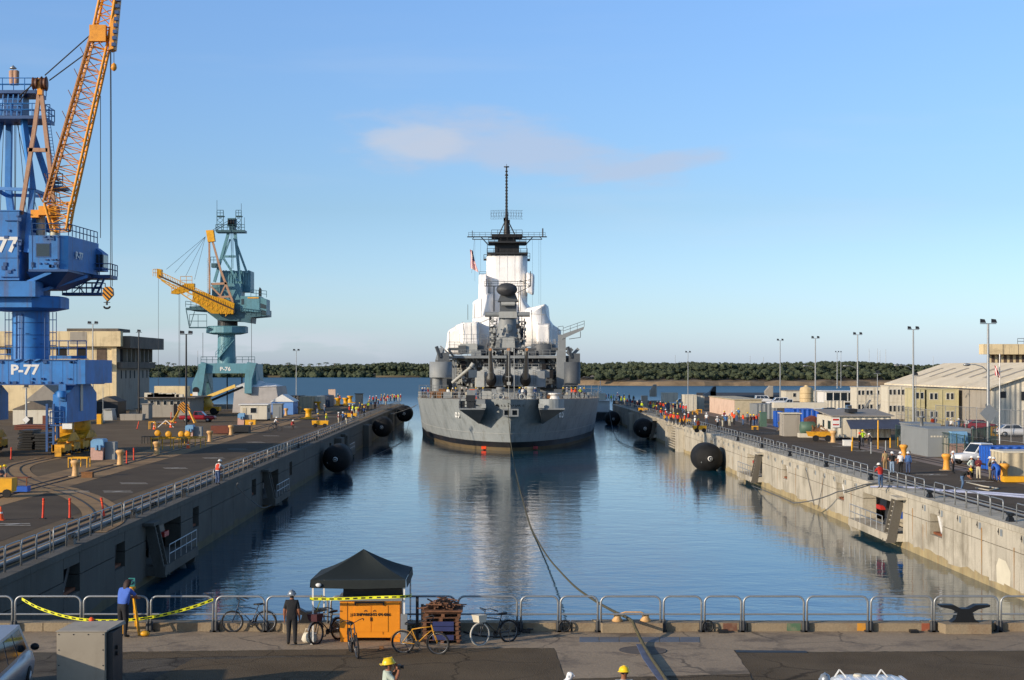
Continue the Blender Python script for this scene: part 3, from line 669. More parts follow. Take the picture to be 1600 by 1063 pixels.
# sponsons
for sd, x0, x1, ap, yb in ((-1, 717.5, 758, 749, 625), (1, 843, 882.5, 847.5, 624)):
 Ya, Yb = 224.4, 236.0
 A, B = P(x0, 640.5, Ya), P(x1, 640.5, Ya); apx = P(ap, 663, 227.5)
 b = MB(); zt = A.z
 top = [(A.x, Ya, zt), (B.x, Ya, zt), (B.x, Yb, zt), (A.x, Yb, zt)]
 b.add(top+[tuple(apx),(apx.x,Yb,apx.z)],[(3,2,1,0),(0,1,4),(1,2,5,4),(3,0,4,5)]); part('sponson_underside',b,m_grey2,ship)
 b = MB(); b.bb(A.x, B.x, Ya, Yb, zt+.01, zt+.22); part('sponson_floor', b, m_grey, ship)
 if sd > 0:
  b = MB(); prev = None; pts = []
  for k in range(13):
   t_ = math.pi*k/12; pts.append(((A.x+B.x)/2-math.cos(t_)*(B.x-A.x)/2, Ya+2.0-math.sin(t_)*1.9))
  pts = [(A.x, Yb-6)]+pts+[(B.x, Yb-6)]
  for (xa,ya),(xb,yb2) in zip(pts[:-1],pts[1:]): b.add([(xa,ya,zt+.22),(xb,yb2,zt+.22),(xb,yb2,7.62),(xa,ya,7.62),(xa,ya+.08,zt+.22),(xb,yb2+.08,zt+.22),(xb,yb2+.08,7.62),(xa,ya+.08,7.62)],[(0,1,2,3),(7,6,5,4),(3,2,6,7)])
  part('sponson_bulwark', b, m_hull, ship)
 else:
  b = MB(); xm = P(738,640,Ya).x; b.bb(xm-1.9+1.9,B.x,Ya,Ya+.1,zt+.22,zt+.5); b.bb(P(729,0,Ya).x,P(742.5,0,Ya).x,Ya+.3,Ya+2.6,zt+.8,8.9); b.bb(A.x,A.x+.12,Ya,Ya+6,zt+.22,7.6); b.bb(P(743,0,Ya).x,B.x,Ya,Ya+.1,6.9,7.6)
  part('sponson_bulwark', b, m_grey, ship)
  b = MB(); b.bb(P(728,0,Ya).x,P(742,0,Ya).x,Ya-.15,Ya+.3,zt+1.2,8.2); b.bb(P(718.5,0,Ya).x,P(726,0,Ya).x,Ya+.2,Ya+1.6,zt+.3,7.3); b.bb(P(729,0,Ya).x,P(741,0,Ya).x,Ya-.1,Ya+.3,zt+.3,zt+1.1); b.rail([(A.x,Ya,zt+.2),(P(743,0,Ya).x,Ya,zt+.2)],1.05,.04,.9)
  part('gun_mount', b, [m_steel], ship)
 b = MB(); c = P(755.5 if sd < 0 else 845,634.5,Ya-.1); b.bb(c.x-.33,c.x+.33,Ya-.45,Ya,c.z-.3,c.z+.3); part('light_box',b,m_greyl,ship)
for px, col_ in ((755.5, '#ff4a10'), (836.5, '#a02a30')):
 p,a,sd = hull_at(px,699.5); b = MB(); b.box((p.x+.0,p.y-.25,p.z),(.7,.5,.42)); part('draught_float',b,mat('float'+col_[1:],col_,.5),ship)
# rails on deck edge
for sd in (-1, 1):
 b = MB(); pts = []
 for k in range(1, 27):
  p, zd = hull_pt(k/3, sd, dz(dk[k//3][0])); pts.append(Vector((p.x-sd*.15, p.y, dz(p.y-SY0)-.02)))
 b.rail(pts, 1.05, .022, 2.2, (.5,)); part('deck_rail', b, m_greyl, ship)
 b = MB();
 for k in range(7, 27):
  p, zd = hull_pt(k/3, sd, 6.2); b.box((p.x-sd*.02, p.y, 6.35), (.1, .28, .16))
 part('scupper_row', b, m_grey2, ship)['kind'] = 'stuff'
def slab(name, poly, Y, depth, m, label=None, root=None):
 b = MB(); b.prism([P(x, y, Y) for x, y in poly], (0, depth, 0)); return part(name, b, m, root or ship, label=label)
def rect(x0, x1, y0, y1): return [(x0, y1), (x1, y1), (x1, y0), (x0, y0)]
# superstructure masses
slab('deckhouse', rect(710, 886, 559, 612), 306, 22, m_grey)
slab('deckhouse_face', rect(712, 745, 562, 600), 304.6, 1.35, m_greyl)
slab('deckhouse_wing', rect(836, 869, 562, 606), 303.5, 2.4, m_grey2)  # right part of the house front, its shade put into the dark grey
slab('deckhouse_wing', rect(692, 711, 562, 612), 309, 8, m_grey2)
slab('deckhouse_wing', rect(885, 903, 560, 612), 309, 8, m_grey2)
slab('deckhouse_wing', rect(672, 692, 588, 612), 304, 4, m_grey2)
slab('boat_deck', rect(691, 893, 556, 560), 301, 28, m_grey)
slab('boat_deck', rect(700, 888, 543.5, 546), 304, 20, m_grey2)
slab('upper_house', rect(745, 842, 546, 577), 307, 12, m_grey)
slab('centre_house', rect(769, 817, 547, 578), 302.5, 4.4, m_greyl)
b = MB()
for k,(x,y) in enumerate([(776,553),(784,560),(799,556),(808,566),(777,566),(806,551),(724,570),(733,582),(850,575),(861,585),(757,563),(830,563)]):
 b = MB(); p = P(x,y,302.3); b.bb(p.x-.4,p.x+.4,p.y-.05,p.y+.4,p.z-.8,p.z+.8); part('dark_opening',b,m_dark,ship)
for (x0,x1,y0,y1,Y,m,nm) in [(718,746,537,553,303,m_greyl,'gun_house'),(746,762,540,553,304,m_grey2,'ready_locker'),(736,752,548,556,302,m_grey,'locker')]:
 b = MB(); c0,c1 = P(x0,y1,Y),P(x1,y0,Y); b.box(((c0.x+c1.x)/2,Y+2,(c0.z+c1.z)/2),(c1.x-c0.x,4,c1.z-c0.z),taper=.94); part(nm,b,m,ship)
b = MB(); c = P(849,555.5,306); r = 2.45; b.lathe([(r*.96,0),(r,.3),(r,1.9),(r*.93,2.25)],c,20); part('director_tub',b,m_grey2,ship)
b = MB()
for k in range(11): a = math.pi*k/10; q = c+Vector((-math.cos(a)*r*.95,-math.sin(a)*r*.95,2.2)); b.tube(q,q+Vector((0,0,1.0)),.04,4)
part('tub_stanchions', b, m_greyl, ship)
for cx_, w, y0, y1, Y, m in ((688.5, 2.05, 565.5, 590, 286, m_grey), (894, 1.5, 566, 600, 288, m_grey2)):
 b = MB(); c = P(cx_,y1,Y); h = (y1-y0)/F*Y; b.lathe([(w,0),(w,h),(w-.12,h),(w-.12,h-.6)],c,24); part('gun_tub',b,m,ship)
 b = MB(); b.lathe([(.95, 0), (.95, c.z-6.7)], (c.x-.6, c.y, 6.7), 14); part('tub_pedestal', b, m, ship)
 b = MB(); q = c+Vector((.5,.8,h)); b.bb(q.x-1.0,q.x+1.0,q.y,q.y+1.6,q.z-.1,q.z+1.6); b.beam(q+Vector((-.6,0,.8)),q+Vector((-1.3,-.3,2.8)),.5,.5); part('close_in_gun',b,m_grey2,ship)
# turret
TY = 286.0
def tp(x, y, dy=0): return P(x, y, TY+dy)
b = MB()
f = [tp(745,604),tp(848,604),tp(844,577.5,1.6),tp(754,577.5,1.6)]; bk = [tp(742,606,13),tp(853,606,13),tp(853,583,13),tp(742,583,13)]
b.add(f+bk,[(0,1,2,3),(3,2,6,7),(1,5,6,2),(4,0,3,7),(4,5,1,0)]); part('turret_housing',b,m_greyl,ship,label='triple gun turret trained aft')
b = MB(); c = P(797,612,TY+7); b.lathe([(5.6,0),(5.6,1.6)],(c.x,c.y,6.75),24); part('barbette',b,m_grey,ship)
for x0, x1 in ((744, 757), (838, 851)):
 b = MB(); b.prism([tp(x0,605,-.25),tp(x1,605,-.25),tp(x1,580,1.0),tp(x0+1.5,580,1.0)],(0,.2,0)); part('side_plate',b,m_greyl if x0 < 800 else m_grey,ship)
b = MB(); c0,c1 = P(846,587,TY+5),P(857,578,TY+5); b.bb(c0.x,c1.x+.2,TY+5,TY+9,c0.z-.4,c1.z); c0,c1 = P(732,587,TY+5),P(745,578,TY+5); b.bb(c0.x,c1.x,TY+5,TY+9,c0.z-.4,c1.z); part('rangefinder_ear',b,m_greyl,ship)
for bx, mx in ((767.3, 766), (793.2, 794.5), (821.0, 823)):
 c = tp(bx, 591.5, -.2); b = MB()
 rg_ = []
 for yy, k in ((.9, .72), (.2, 1.0), (-.35, 1.02), (-.9, .8)):
  rg_.append([(c.x+k*.98*math.cos(t)*(1.0),c.y+yy*1.0,c.z-.15+k*1.35*math.sin(t)) for t in [2*math.pi*j/16 for j in range(16)]])
 b.loft(rg_[::-1]); part('gun_bloomer', b, m_black, ship)
 mz = P(mx, 546.5, TY-14.5); d = (mz-c).normalized(); L = (mz-c).length
 def q_(f_): return c+d*L*f_
 b = MB()
 for a_,b_2,r0,r1 in ((0,.3,.60,.52),(.3,.5,.48,.43),(.5,.97,.41,.30),(.97,1.0,.34,.35)): b.tube(q_(a_),q_(b_2),r0,14,0,r1)
 g = part('gun_barrel', b, m_grey, ship)
 b = MB(); b.tube(q_(1.0), q_(1.004), .27, 12); part('muzzle_plug', b, mat('brass', '#b07a4a', .5, metal=.3), g)
b = MB(); r_ = random.Random(4)
for i in range(26):
 x = r_.uniform(755,845); p = P(x,577.5,TY+r_.uniform(1.7,4)); b.box((p.x,p.y,p.z+.15),(r_.uniform(.2,.7),.5,r_.uniform(.2,.9)))
b.rail([P(756, 577.5, TY+2), P(842, 577.5, TY+2)], 1.0, .04, 1.2); part('turret_roof_gear', b, m_greyl, ship)
for x in (758.5, 780, 807.5, 835):
 b = MB(); a = tp(x, 603, -.25); t_ = tp(x, 579, 1.2)
 for k in range(9): q = a+(t_-a)*(k/8); b.bb(q.x-.22, q.x+.22, q.y-.12, q.y-.06, q.z-.03, q.z+.03)
 b.tube(a+Vector((-.22,-.1,0)),t_+Vector((-.22,-.1,0)),.025,4); b.tube(a+Vector((.22,-.1,0)),t_+Vector((.22,-.1,0)),.025,4); part('turret_ladder',b,m_grey2,ship)
# aft fire-control tower
TW = 316.0
def lath_px(name, prof, cx_, Y, m, n=20):
 b = MB(); pr = []
 for w, y in prof: pr.append((w/F*Y, CH-(y-VY)/F*Y))
 c = P(cx_, 0, Y); b.lathe([(r, z) for r, z in pr], (c.x, Y, 0), n); return part(name, b, m, ship)
lath_px('conical_tower', [(18.5, 548), (17, 524), (14.8, 508), (12.5, 496)], 793, TW, m_grey)
b = MB(); c = P(794,513,TW-2.2); b.lathe([(.0,0),(.75,-.12),(.8,-.05),(.6,.12),(0,.2)],c,16,0,'y'); part('round_hatch',b,m_greyl,ship)
slab('director_house', [(772, 545), (816, 545), (813, 532), (803, 526), (785, 526), (775, 533)], TW-5, 4, m_grey)
slab('director_front', [(784, 545), (805, 545), (803.5, 528), (785.5, 528)], TW-6, .95, m_greyl)
slab('tower_shaft', rect(781, 807, 462, 497), TW-.5, 4.5, m_grey2)
slab('tower_band', rect(779.5, 808, 487, 497), TW-2.2, 4, m_greyl)
b = MB(); b.tube(P(757.5,491.5,TW-1.6),P(779.4,491.5,TW-1.6),.5,10); b.tube(P(808.1,491.5,TW-1.6),P(828,491.5,TW-1.6),.5,10); part('rangefinder_arm',b,m_grey,ship)
b = MB(); b.tube(P(783, 475, TW-1.4), P(804.5, 475, TW-1.4), .42, 12); part('horizontal_drum', b, m_greyl, ship)
slab('tower_box', [(778, 471), (810, 471), (804, 456), (784, 456)], TW-.8, 5, m_grey2)
b = MB(); c = P(792,452.5,TW-2); b.lathe([(.05,-.75),(1.1,-.5),(1.8,-.1),(2.1,.35),(2.0,.55),(.6,1.3)],c,28,0,'y',True,.64);
dish = part('radar_dish', b, mat('radar_black', '#34363a', .6, var=.15), ship)
b = MB(); zb = P(0, 447.2, TW).z; b.beam(P(757, 447.2, TW), P(829, 447.2, TW), .18, .14)
for x in (771, 772.5, 813, 810.5): b.beam(P(x, 447.5, TW), P(x, 487, TW), .12)
b.tube(P(829,447,TW),P(812,438,TW),.05,4); b.tube(P(829,447,TW),P(829,424,TW),.09,4); b.tube(P(829,447.5,TW),P(808,458,TW),.06,4); b.tube(P(829,437,TW),P(812,441,TW),.05,4)
b.tube(P(760, 447, TW), P(760, 436, TW), .08, 4); b.rail([P(757, 447, TW), P(829, 447, TW)], .95, .025, 1.3)
part('yard_arm', b, m_mast, ship)
b = MB()
for x0, x1 in ((764.5, 777), (809.5, 820)):
 for k in range(5):
  y = 502+k*9; p0,p1 = P(x0,y,TW+1),P(x1,y,TW+1); b.bb(p0.x,p1.x,TW,TW+3,p0.z-.08,p0.z+.04); b.rail([(p0.x,TW,p0.z),(p1.x,TW,p0.z)],.9,.03,.8)
 b.beam(P(x0+.7, 548, TW), P(x0+.7, 498, TW), .16); b.beam(P(x1-.7, 548, TW), P(x1-.7, 498, TW), .16)
 p0, p1 = P(x0+2, 545, TW+2), P(x1-2, 510, TW+2); b.bb(p0.x, p1.x, TW+1.5, TW+3, p0.z, p1.z)
part('tower_galleries', b, m_grey2, ship)
r_ = random.Random(8); b = MB(); b2 = MB()
for i in range(260):
 x = r_.uniform(764,822); y = r_.uniform(497,577); p = P(x,y,TW-r_.uniform(2,7) if y < 545 else 301.8); s_ = r_.uniform(.12,.45)
 if abs(x-793) > 14 or y > 546: (b if i % 2 else b2).box((p.x, p.y, p.z), (s_, .4, s_*r_.uniform(.6, 2.5)))
for i in range(420):
 x = r_.uniform(695,890); y = r_.uniform(560,606); p = P(x,y,303.2 if 712 < x < 870 else 305.6); s_ = r_.uniform(.1,.38)
 if x > 712 and not (750 < x < 850): (b if i % 2 else b2).box((p.x, p.y, p.z), (s_*1.3, .3, s_*r_.uniform(.6, 3)))
part('small_fittings', b, m_greyl, ship)['kind'] = 'stuff'; part('small_fittings', b2, m_steel, ship)['kind'] = 'stuff'
b = MB(); b.rail([P(691,556,301),P(760,556,301)],1.1,.04,1.3); b.rail([P(826,556,301),P(893,556,301)],1.1,.04,1.3); b.rail([P(700,543.5,304),P(760,543.5,304)],1.1,.035,1.2); b.rail([P(820,543.5,304),P(872,543.5,304)],1.1,.035,1.2)
b.rail([P(718, 537, 303), P(762, 537, 303)], 1.8, .035, 1.5)
for x0,x1,y,Y in ((712,770,573,303),(712,745,586,303),(838,869,578,303),(836,884,590,303),(745,842,565,301.5),(655,700,612,276),(880,935,612,276),(762,822,536,310)): b.rail([P(x0,y,Y),P(x1,y,Y)],1.1,.035,1.2)
part('superstructure_rails', b, m_grey, ship)
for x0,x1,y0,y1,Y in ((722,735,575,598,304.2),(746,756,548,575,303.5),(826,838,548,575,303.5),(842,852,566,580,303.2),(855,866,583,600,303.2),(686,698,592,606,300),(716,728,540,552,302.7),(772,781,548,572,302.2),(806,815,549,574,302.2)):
 c = MB(); a,q = P(x0,y1,Y),P(x1,y0,Y); c.bb(a.x,q.x,Y-.05,Y+.3,a.z,q.z); part('bay_shade_panel',c,m_grey2,ship)  # flat dark grey panels; the shade of the bays is painted on
b = MB()
for x in (708, 712, 882): b.beam(P(x, 612, 302), P(x, 560, 302), .35)
b.beam(P(712,562,302),P(700,545,299),.3); b.beam(P(702,562,300),P(708,575,302),.25); b.beam(P(690,552,299),P(702,560,301),.5); b.beam(P(690,547,299),P(684,566,296),.9)
b.beam(P(688, 541, 300), P(700, 552, 300), .3); b.beam(P(904, 545, 300), P(893, 556, 300), .6)
part('boat_davit', b, m_grey, ship)
b = MB(); b.tube(P(707,598,299),P(736,573.5,296),.3,8); b.tube(P(736,573.5,296),P(739.5,568,296),.42,8); part('stowed_boom',b,m_greyl,ship)
# gangway crane on the right
slab('crane_post', rect(870, 884, 548, 606), 299, 2, m_greyl if False else m_grey)
slab('crane_post', rect(872.5, 884, 523, 548), 299.3, 1.6, m_grey)
slab('crane_arm', [(878, 530.5), (911.5, 515.5), (913, 510.5), (880, 522)], 299.2, 1.4, m_grey)
b = MB(); b.rail([P(880,522,299.2),P(913,510.5,299.2)],1.1,.04,1.6); b.rail([P(872,523,299.2),P(880,522,299.2)],1.5,.04,1.6); b.beam(P(889,530,299.2),P(907,527.5,299.2),.12); b.beam(P(907,527.5,299.2),P(907,518,299.2),.12); part('arm_rails',b,m_grey2,ship)
b = MB(); b.beam(P(886,553,299),P(894,545,299),.7); b.bb(*[v for v in (P(892,0,299).x,P(899,0,299).x)],298,301,P(0,570,299).z,P(0,555,299).z); b.tube(P(896,566,299),P(899,556,299),.35,8); part('winch',b,m_grey2,ship)
def drape(o, amp=.22, seed=0.0):
 bm = bmesh.new(); bm.from_mesh(o.data); bmesh.ops.remove_doubles(bm, verts=bm.verts, dist=.001)
 bmesh.ops.bevel(bm, geom=bm.edges[:], offset=.16, segments=2, affect='EDGES', clamp_overlap=True)
 bmesh.ops.subdivide_edges(bm,edges=[e for e in bm.edges if e.calc_length() > 1.2],cuts=7,use_grid_fill=True); bm.normal_update()
 for v in bm.verts:
  p = v.co+Vector((seed,0,0)); v.co += v.normal*(amp*mnoise.noise(Vector((p.x*.45,p.y*.45,p.z*.28)))+amp*.45*mnoise.noise(Vector((p.x*1.6+p.z*.5,p.y*1.4,p.z*.7)))-amp*.3)
 for f in bm.faces: f.smooth = True
 bm.to_mesh(o.data); bm.free(); return o
# white wraps
FY = 368.0
def wrap(pts_front, Y, d, lab=None, inset=None, Yb=None):
 return slab('shrink_wrap', pts_front, Y, d, m_wrap, lab)
b = MB()
z0, z1 = CH-(560-VY)/F*FY, CH-(399-VY)/F*FY
fx = [P(x, 0, FY).x for x in (760, 769, 816, 824.5)]
ring = [(fx[0], FY+2.2), (fx[1], FY), (fx[2], FY), (fx[3], FY+2.2), (fx[3], FY+10), (fx[0], FY+10)]
b.loft([[(x,y,z0) for x,y in ring],[(x,y,z1) for x,y in ring]],0,False); drape(part('tower_wrap',b,m_wrap,ship,label='tall white wrapped forward tower'),.11)
b = MB()
for x in (780, 792, 804): p = P(x, 0, FY-.02); b.bb(p.x-.03, p.x+.03, FY-.03, FY-.005, z0, z1)
part('wrap_seam', b, m_wrap, ship)
b = MB(); rw = random.Random(31)
for x0,y0,x1,y1,Y in ((724,506,724,540,335.9),(736,505,736,540,335.9),(748,505,770,496,340.9),(830,484,832,540,339.9),(846,478,846,506,339.9),(858,506,858,540,338.3),(822,490,853,492,339.9),(838,506,859,506,338.3),(702,518,702,545,338.9),(712,512,712,545,338.9),(741,474,741,540,357.9),(752,467,752,500,357.9),(769,440,816,440,367.96),(769,470,816,470,367.96)):
 b.beam(P(x0, y0, Y), P(x1, y1, Y), .07, .05)
part('batten', b, m_greyl, ship)['kind'] = 'stuff'
def wedge(poly, Y, poly2, Y2, lab=None, m=None):
 b = MB(); b.loft([[tuple(P(x,y,Y)) for x,y in poly],[tuple(P(x,y,Y2)) for x,y in poly2]],0,False); return drape(part('shrink_wrap',b,m or m_wrap,ship,label=lab),.24,poly[0][0]*.37)
wedge([(749, 470), (761, 470), (761, 430), (749, 430)], 366, [(749, 470), (761, 470), (761, 430), (749, 430)], 376)
wedge([(823, 456), (833, 461), (834, 430), (823, 426)], 366, [(823, 456), (833, 461), (834, 430), (823, 426)], 374)
wedge([(738,545),(762,545),(762,460),(752,465.5),(738.5,473)],358,[(745,545),(775,545),(775,458),(757,463),(745,470)],372,'bulging white wrap left of the tower')
wedge([(812, 540), (824, 540), (824, 484), (812, 460)], 362, [(812, 540), (832, 540), (829, 482), (812, 460)], 372)
wedge([(723, 541), (748, 541), (747, 504.5), (723, 504.5)], 336, [(705, 541), (748, 541), (747, 502), (712, 509)], 346)
wedge([(697,553),(724,553),(724,506),(700,518)],339,[(695,553),(724,553),(724,503),(702,516)],352,'low white wrap on the port side')
wedge([(747,541),(782,541),(782,494),(760,495),(738,500),(747,504)],341,[(740,541),(790,541),(790,490),(760,492),(738,498),(740,503)],356)
wedge([(818,541),(860,541),(860.5,506),(853,491),(852,475),(822,484.5),(818,498)],340,[(818,541),(878,541),(872,516),(860,505),(856,478),(822,482),(818,498)],356,'peaked white wrap right of the tower')
wedge([(838,538),(860,538),(859,506.5),(838,506.5)],338.4,[(838,538),(860,538),(859,506),(838,506)],339.9)
wedge([(860, 552), (872.5, 548), (876, 517), (860, 507)], 344, [(860, 552), (872.5, 548), (876, 517), (860, 507)], 352)
# black top of the tower and mast
MY = FY+4
def bx(b, x0, x1, y0, y1, Y=MY, d=6): p, q = P(x0, y1, Y), P(x1, y0, Y); b.bb(p.x, q.x, Y-d/2, Y+d/2, p.z, q.z)
b = MB(); bx(b,761,824,396.5,399.5,d=9); bx(b,763,822,379.5,382,d=8.5); bx(b,768,816,367.5,372,d=6); bx(b,773,811,382,397,d=4.5); bx(b,778,806,372,380,d=3)
part('mast_platform', b, m_mast, ship)
b = MB()
for y in (396.5, 379.5, 367.5):
 w = {396.5: (761, 824), 379.5: (763, 822), 367.5: (768, 816)}[y]
 b.rail([P(w[0], y, MY-4), P(w[1], y, MY-4)], 1.2, .05, 1.5)
for x in (761.5, 823): b.beam(P(x, 399, MY-4), P(x, 379, MY-4), .12)
for x in (755, 757): b.rail([P(756, 406, MY), P(761, 406, MY)], 1.2, .06, .8); break
bx(b,755.5,761,404.5,407,d=2); bx(b,824,828,405,408,d=2); b.rail([P(824,405,MY),P(828,405,MY)],1.4,.05,.6); b.rail([P(749,430,368),P(760,430,368)],.8,.04,1.2)
part('mast_rails', b, m_mast, ship)
b = MB(); b.beam(P(730,370.3,MY),P(854.5,370.3,MY),.35,.25); b.beam(P(738,374.2,MY),P(847,374.2,MY),.18,.18); b.tube(P(738,374,MY),P(741,370,MY),.08,4); b.tube(P(847,374,MY),P(843,370,MY),.08,4)
b.tube(P(752,371,MY),P(763,383,MY),.12,4); b.tube(P(832,371,MY),P(821,383,MY),.12,4); b.rail([P(732,370,MY),P(767,370,MY)],1.0,.035,1.2); b.rail([P(817,370,MY),P(852,370,MY)],1.0,.035,1.2)
b.tube(P(848, 370, MY), P(848, 357, MY), .16, 5); b.tube(P(738, 370, MY), P(738, 360.5, MY), .08, 4)
part('yard_arm', b, m_mast, ship)
b = MB(); b.tube(P(792,368,MY),P(791.6,350,MY),.85,8,r2=.6); b.tube(P(791.6,350,MY),P(791.5,330,MY),.5,8,r2=.32); b.tube(P(791.5,330,MY),P(791.5,262,MY),.28,6,r2=.17)
b.tube(P(779, 368, MY), P(791, 342, MY), .14, 5); b.tube(P(805, 368, MY), P(792, 342, MY), .14, 5)
for y,w in ((261.6,4.2),(275,2.6),(294,2.2),(305,1.4),(318,1.6)): p = P(791.5,y,MY); b.lathe([(w/F*MY,0),(w/F*MY,.2)],p,8)
for y in range(268, 330, 5): p = P(791.5, y, MY); b.box(p, (.62, .5, .25))
b.tube(P(791.5, 262, MY), P(791.5, 256.5, MY), .05, 4); r_ = random.Random(2)
for i in range(26): p = P(791.8+r_.uniform(-3.2, 3.2), r_.uniform(342, 368), MY); b.box(p, (.6, .6, .7))
part('pole_mast', b, m_mast, ship)
b = MB(); c = P(792, 335.5, MY-1.2)
for sy in (-1, 1):
 for x0 in range(-25,26,4): b.tube(c+Vector((x0*.152,abs(x0)*.03,1.05)),c+Vector((x0*.152,abs(x0)*.03,-1.0)),.03,3)
 break
for dz_ in (1.05, .4, -.3, -1.0): b.path([c+Vector((x0*.152, abs(x0)*.03, dz_)) for x0 in range(-25, 26, 5)], .035, 3)
for x0 in range(-23,24,4): b.path([c+Vector((x0*.152,-.1,.8)),c+Vector(((x0+1.5*(1 if x0 > 0 else -1))*.152,-.7,0)),c+Vector((x0*.152,-.1,-.8))],.035,3)
part('radar_antenna', b, m_mast, ship)
b = MB()
for x,y0,y1 in ((742,374,440),(751,374,425),(832,374,480),(842,374,475),(845,374,500)): b.tube(P(x,y0,MY),P(x,y1,MY),.022,3,caps=False)
b.tube(P(731, 476, 340), P(731, 500, 340), .05, 4); part('rigging', b, m_mast, ship)
# flag on its halyard
mfl = bpy.data.materials.new('flag_cloth'); mfl.use_nodes = True
FL = thing('flag','red white and blue striped flag hanging beside the mast, left of the white tower','flag',P(740,392,MY))
mr, mw_, mb_ = mat('flag_red', '#b8303c', .8), mat('flag_white', '#e4e0dc', .8), mat('flag_blue', '#2b3560', .8)
def flag_build(root, x, ytop, ybot, Y, w):
 nst = 9
 for k in range(nst):
  b = MB(); u0, u1 = k/nst, (k+1)/nst; rows = 6; vs = []
  for r in range(rows+1):
   t_ = r/rows
   for u in (u0, u1):
    xx = x-w*.35+u*w*(.35+.65*t_)+math.sin(t_*5+u*2)*.6+ t_*2; yy = ytop+(ybot-ytop)*(t_*(.86+.14*u)+u*.05)
    p = P(xx, yy, Y); vs.append((p.x, p.y+math.sin(u*9+t_*3)*.25, p.z))
  b.add(vs, [(2*r, 2*r+1, 2*r+3, 2*r+2) for r in range(rows)], 0, True)
  if k >= 4: b.m = [1 if i < 3 else 0 for i in range(rows)]
  part('stripe', b, [mr if k % 2 == 0 else mw_, mb_], root)
flag_build(FL, 738, 390, 424, MY, 11)
b = MB(); b.tube(P(741.2, 374.6, MY), P(737, 427, MY), .03, 3); part('halyard', b, m_mast, FL)
# staffs and deck gear at the stern
b = MB(); p = P(803.5,622,232); b.tube((p.x,p.y,7.4),P(803.5,545,232),.06,5); part('flag_staff',b,m_greyl,ship)
b = MB(); p = P(795,610,236); b.tube((p.x,p.y,7.3),P(795,545,236),.05,5); b.tube(P(790.5,589,236),P(798.5,589,236),.05,4); b.bb(p.x-.28,p.x+.28,p.y-.2,p.y+.3,P(0,602,236).z,P(0,597,236).z); part('stern_light_staff',b,m_greyl,ship)
def gear(nm, px, w, h, Y, m, kind='lathe', lab=None):
 p = P(px, 0, Y); zb = dz(Y-SY0)-.02; b = MB()
 if kind == 'lathe': b.lathe([(w*.5, 0), (w*.42, h*.3), (w*.42, h*.75), (w*.55, h*.85), (w*.5, h)], (p.x, Y, zb), 12)
 elif kind == 'bitt':
  for s_ in (-1, 1): b.lathe([(w*.18, 0), (w*.18, h*.8), (w*.24, h*.85), (w*.24, h)], (p.x+s_*w*.3, Y, zb), 10)
  b.bb(p.x-w*.5, p.x+w*.5, Y-.3, Y+.3, zb, zb+.1)
 elif kind == 'ring':
  b.ring((p.x, Y, zb+h/2), h*.5, h*.16, 'y', 16, 6)
 else: b.box((p.x, Y, zb+h/2), (w, w*.8, h), taper=.95)
 return part(nm, b, m, ship, label=lab)
gear('capstan',829,1.9,1.9,246,m_greyl); gear('capstan',782,1.3,1.8,250,m_grey); gear('hose_reel',866,1.7,.9,240,m_white); gear('hose_reel',829,1.2,.5,236,m_greyl)
for px in (725, 765, 812, 840, 855, 890, 905): gear('mooring_bitt', px, 1.3, .8, 238+abs(px-795)*.35, m_grey, 'bitt')
for px in (775, 783, 816): gear('chock', px, .9, .8, 226.5, m_greyl, 'ring')
gear('storage_tank',700,1.6,1.0,262,m_grey,'box'); gear('locker',760,1.4,1.2,244,m_greyl,'box'); gear('locker',772,.8,1.5,240,m_grey,'box'); gear('locker',873,1.6,1.5,262,m_grey2,'box'); gear('locker',893,1.2,1.3,268,m_grey,'box')
gear('ventilator', 745, .8, 1.3, 252, m_grey); gear('ventilator', 852, .9, 1.2, 254, m_grey2)
b = MB()
r_ = random.Random(5)
for i in range(70):
 s_ = r_.uniform(2, 60); w = (dk[0][1]+1)+min(15, s_**.62*1.5); x = r_.uniform(-w, w)*.9; Y = SY0+s_
 if Y > 283 : Y = 283
 h_ = r_.uniform(.2, 1.0); b.box((scx(Y)+x, Y, dz(Y-SY0)+h_/2-.02), (r_.uniform(.15, .6), r_.uniform(.2, .6), h_))
part('deck_clutter', b, m_grey, ship)['kind'] = 'stuff'
# things standing on the deck
def deckbox(name, px, Y, w, d, h, m, lab, cat, parts_=None):
 p = P(px,0,Y); b = MB(); b.box((0,0,h/2),(w,d,h),taper=.97); b.bb(-w/2-.04,w/2+.04,-d/2-.04,d/2+.04,h,h+.06)
 o = single(name, b, m, lab, cat); o.location = (p.x, Y, dz(Y-SY0)-.02); return o
deckbox('storage_tent',739.5,250,1.2,1.1,1.4,m_orange,'bright orange shelter standing on the ship deck left of the turret','shelter')
deckbox('timber_crate',681,270,1.9,1.2,1.1,m_wood,'large brown timber crate on the port edge of the ship deck','crate')
deckbox('timber_crate',691,272,1.2,1.2,1.5,m_wood,'smaller taller brown crate just right of the large one on the ship deck','crate')
deckbox('timber_crate',858,240,.8,.8,.55,m_wood,'low wooden crate on the ship deck near the right sponson','crate')
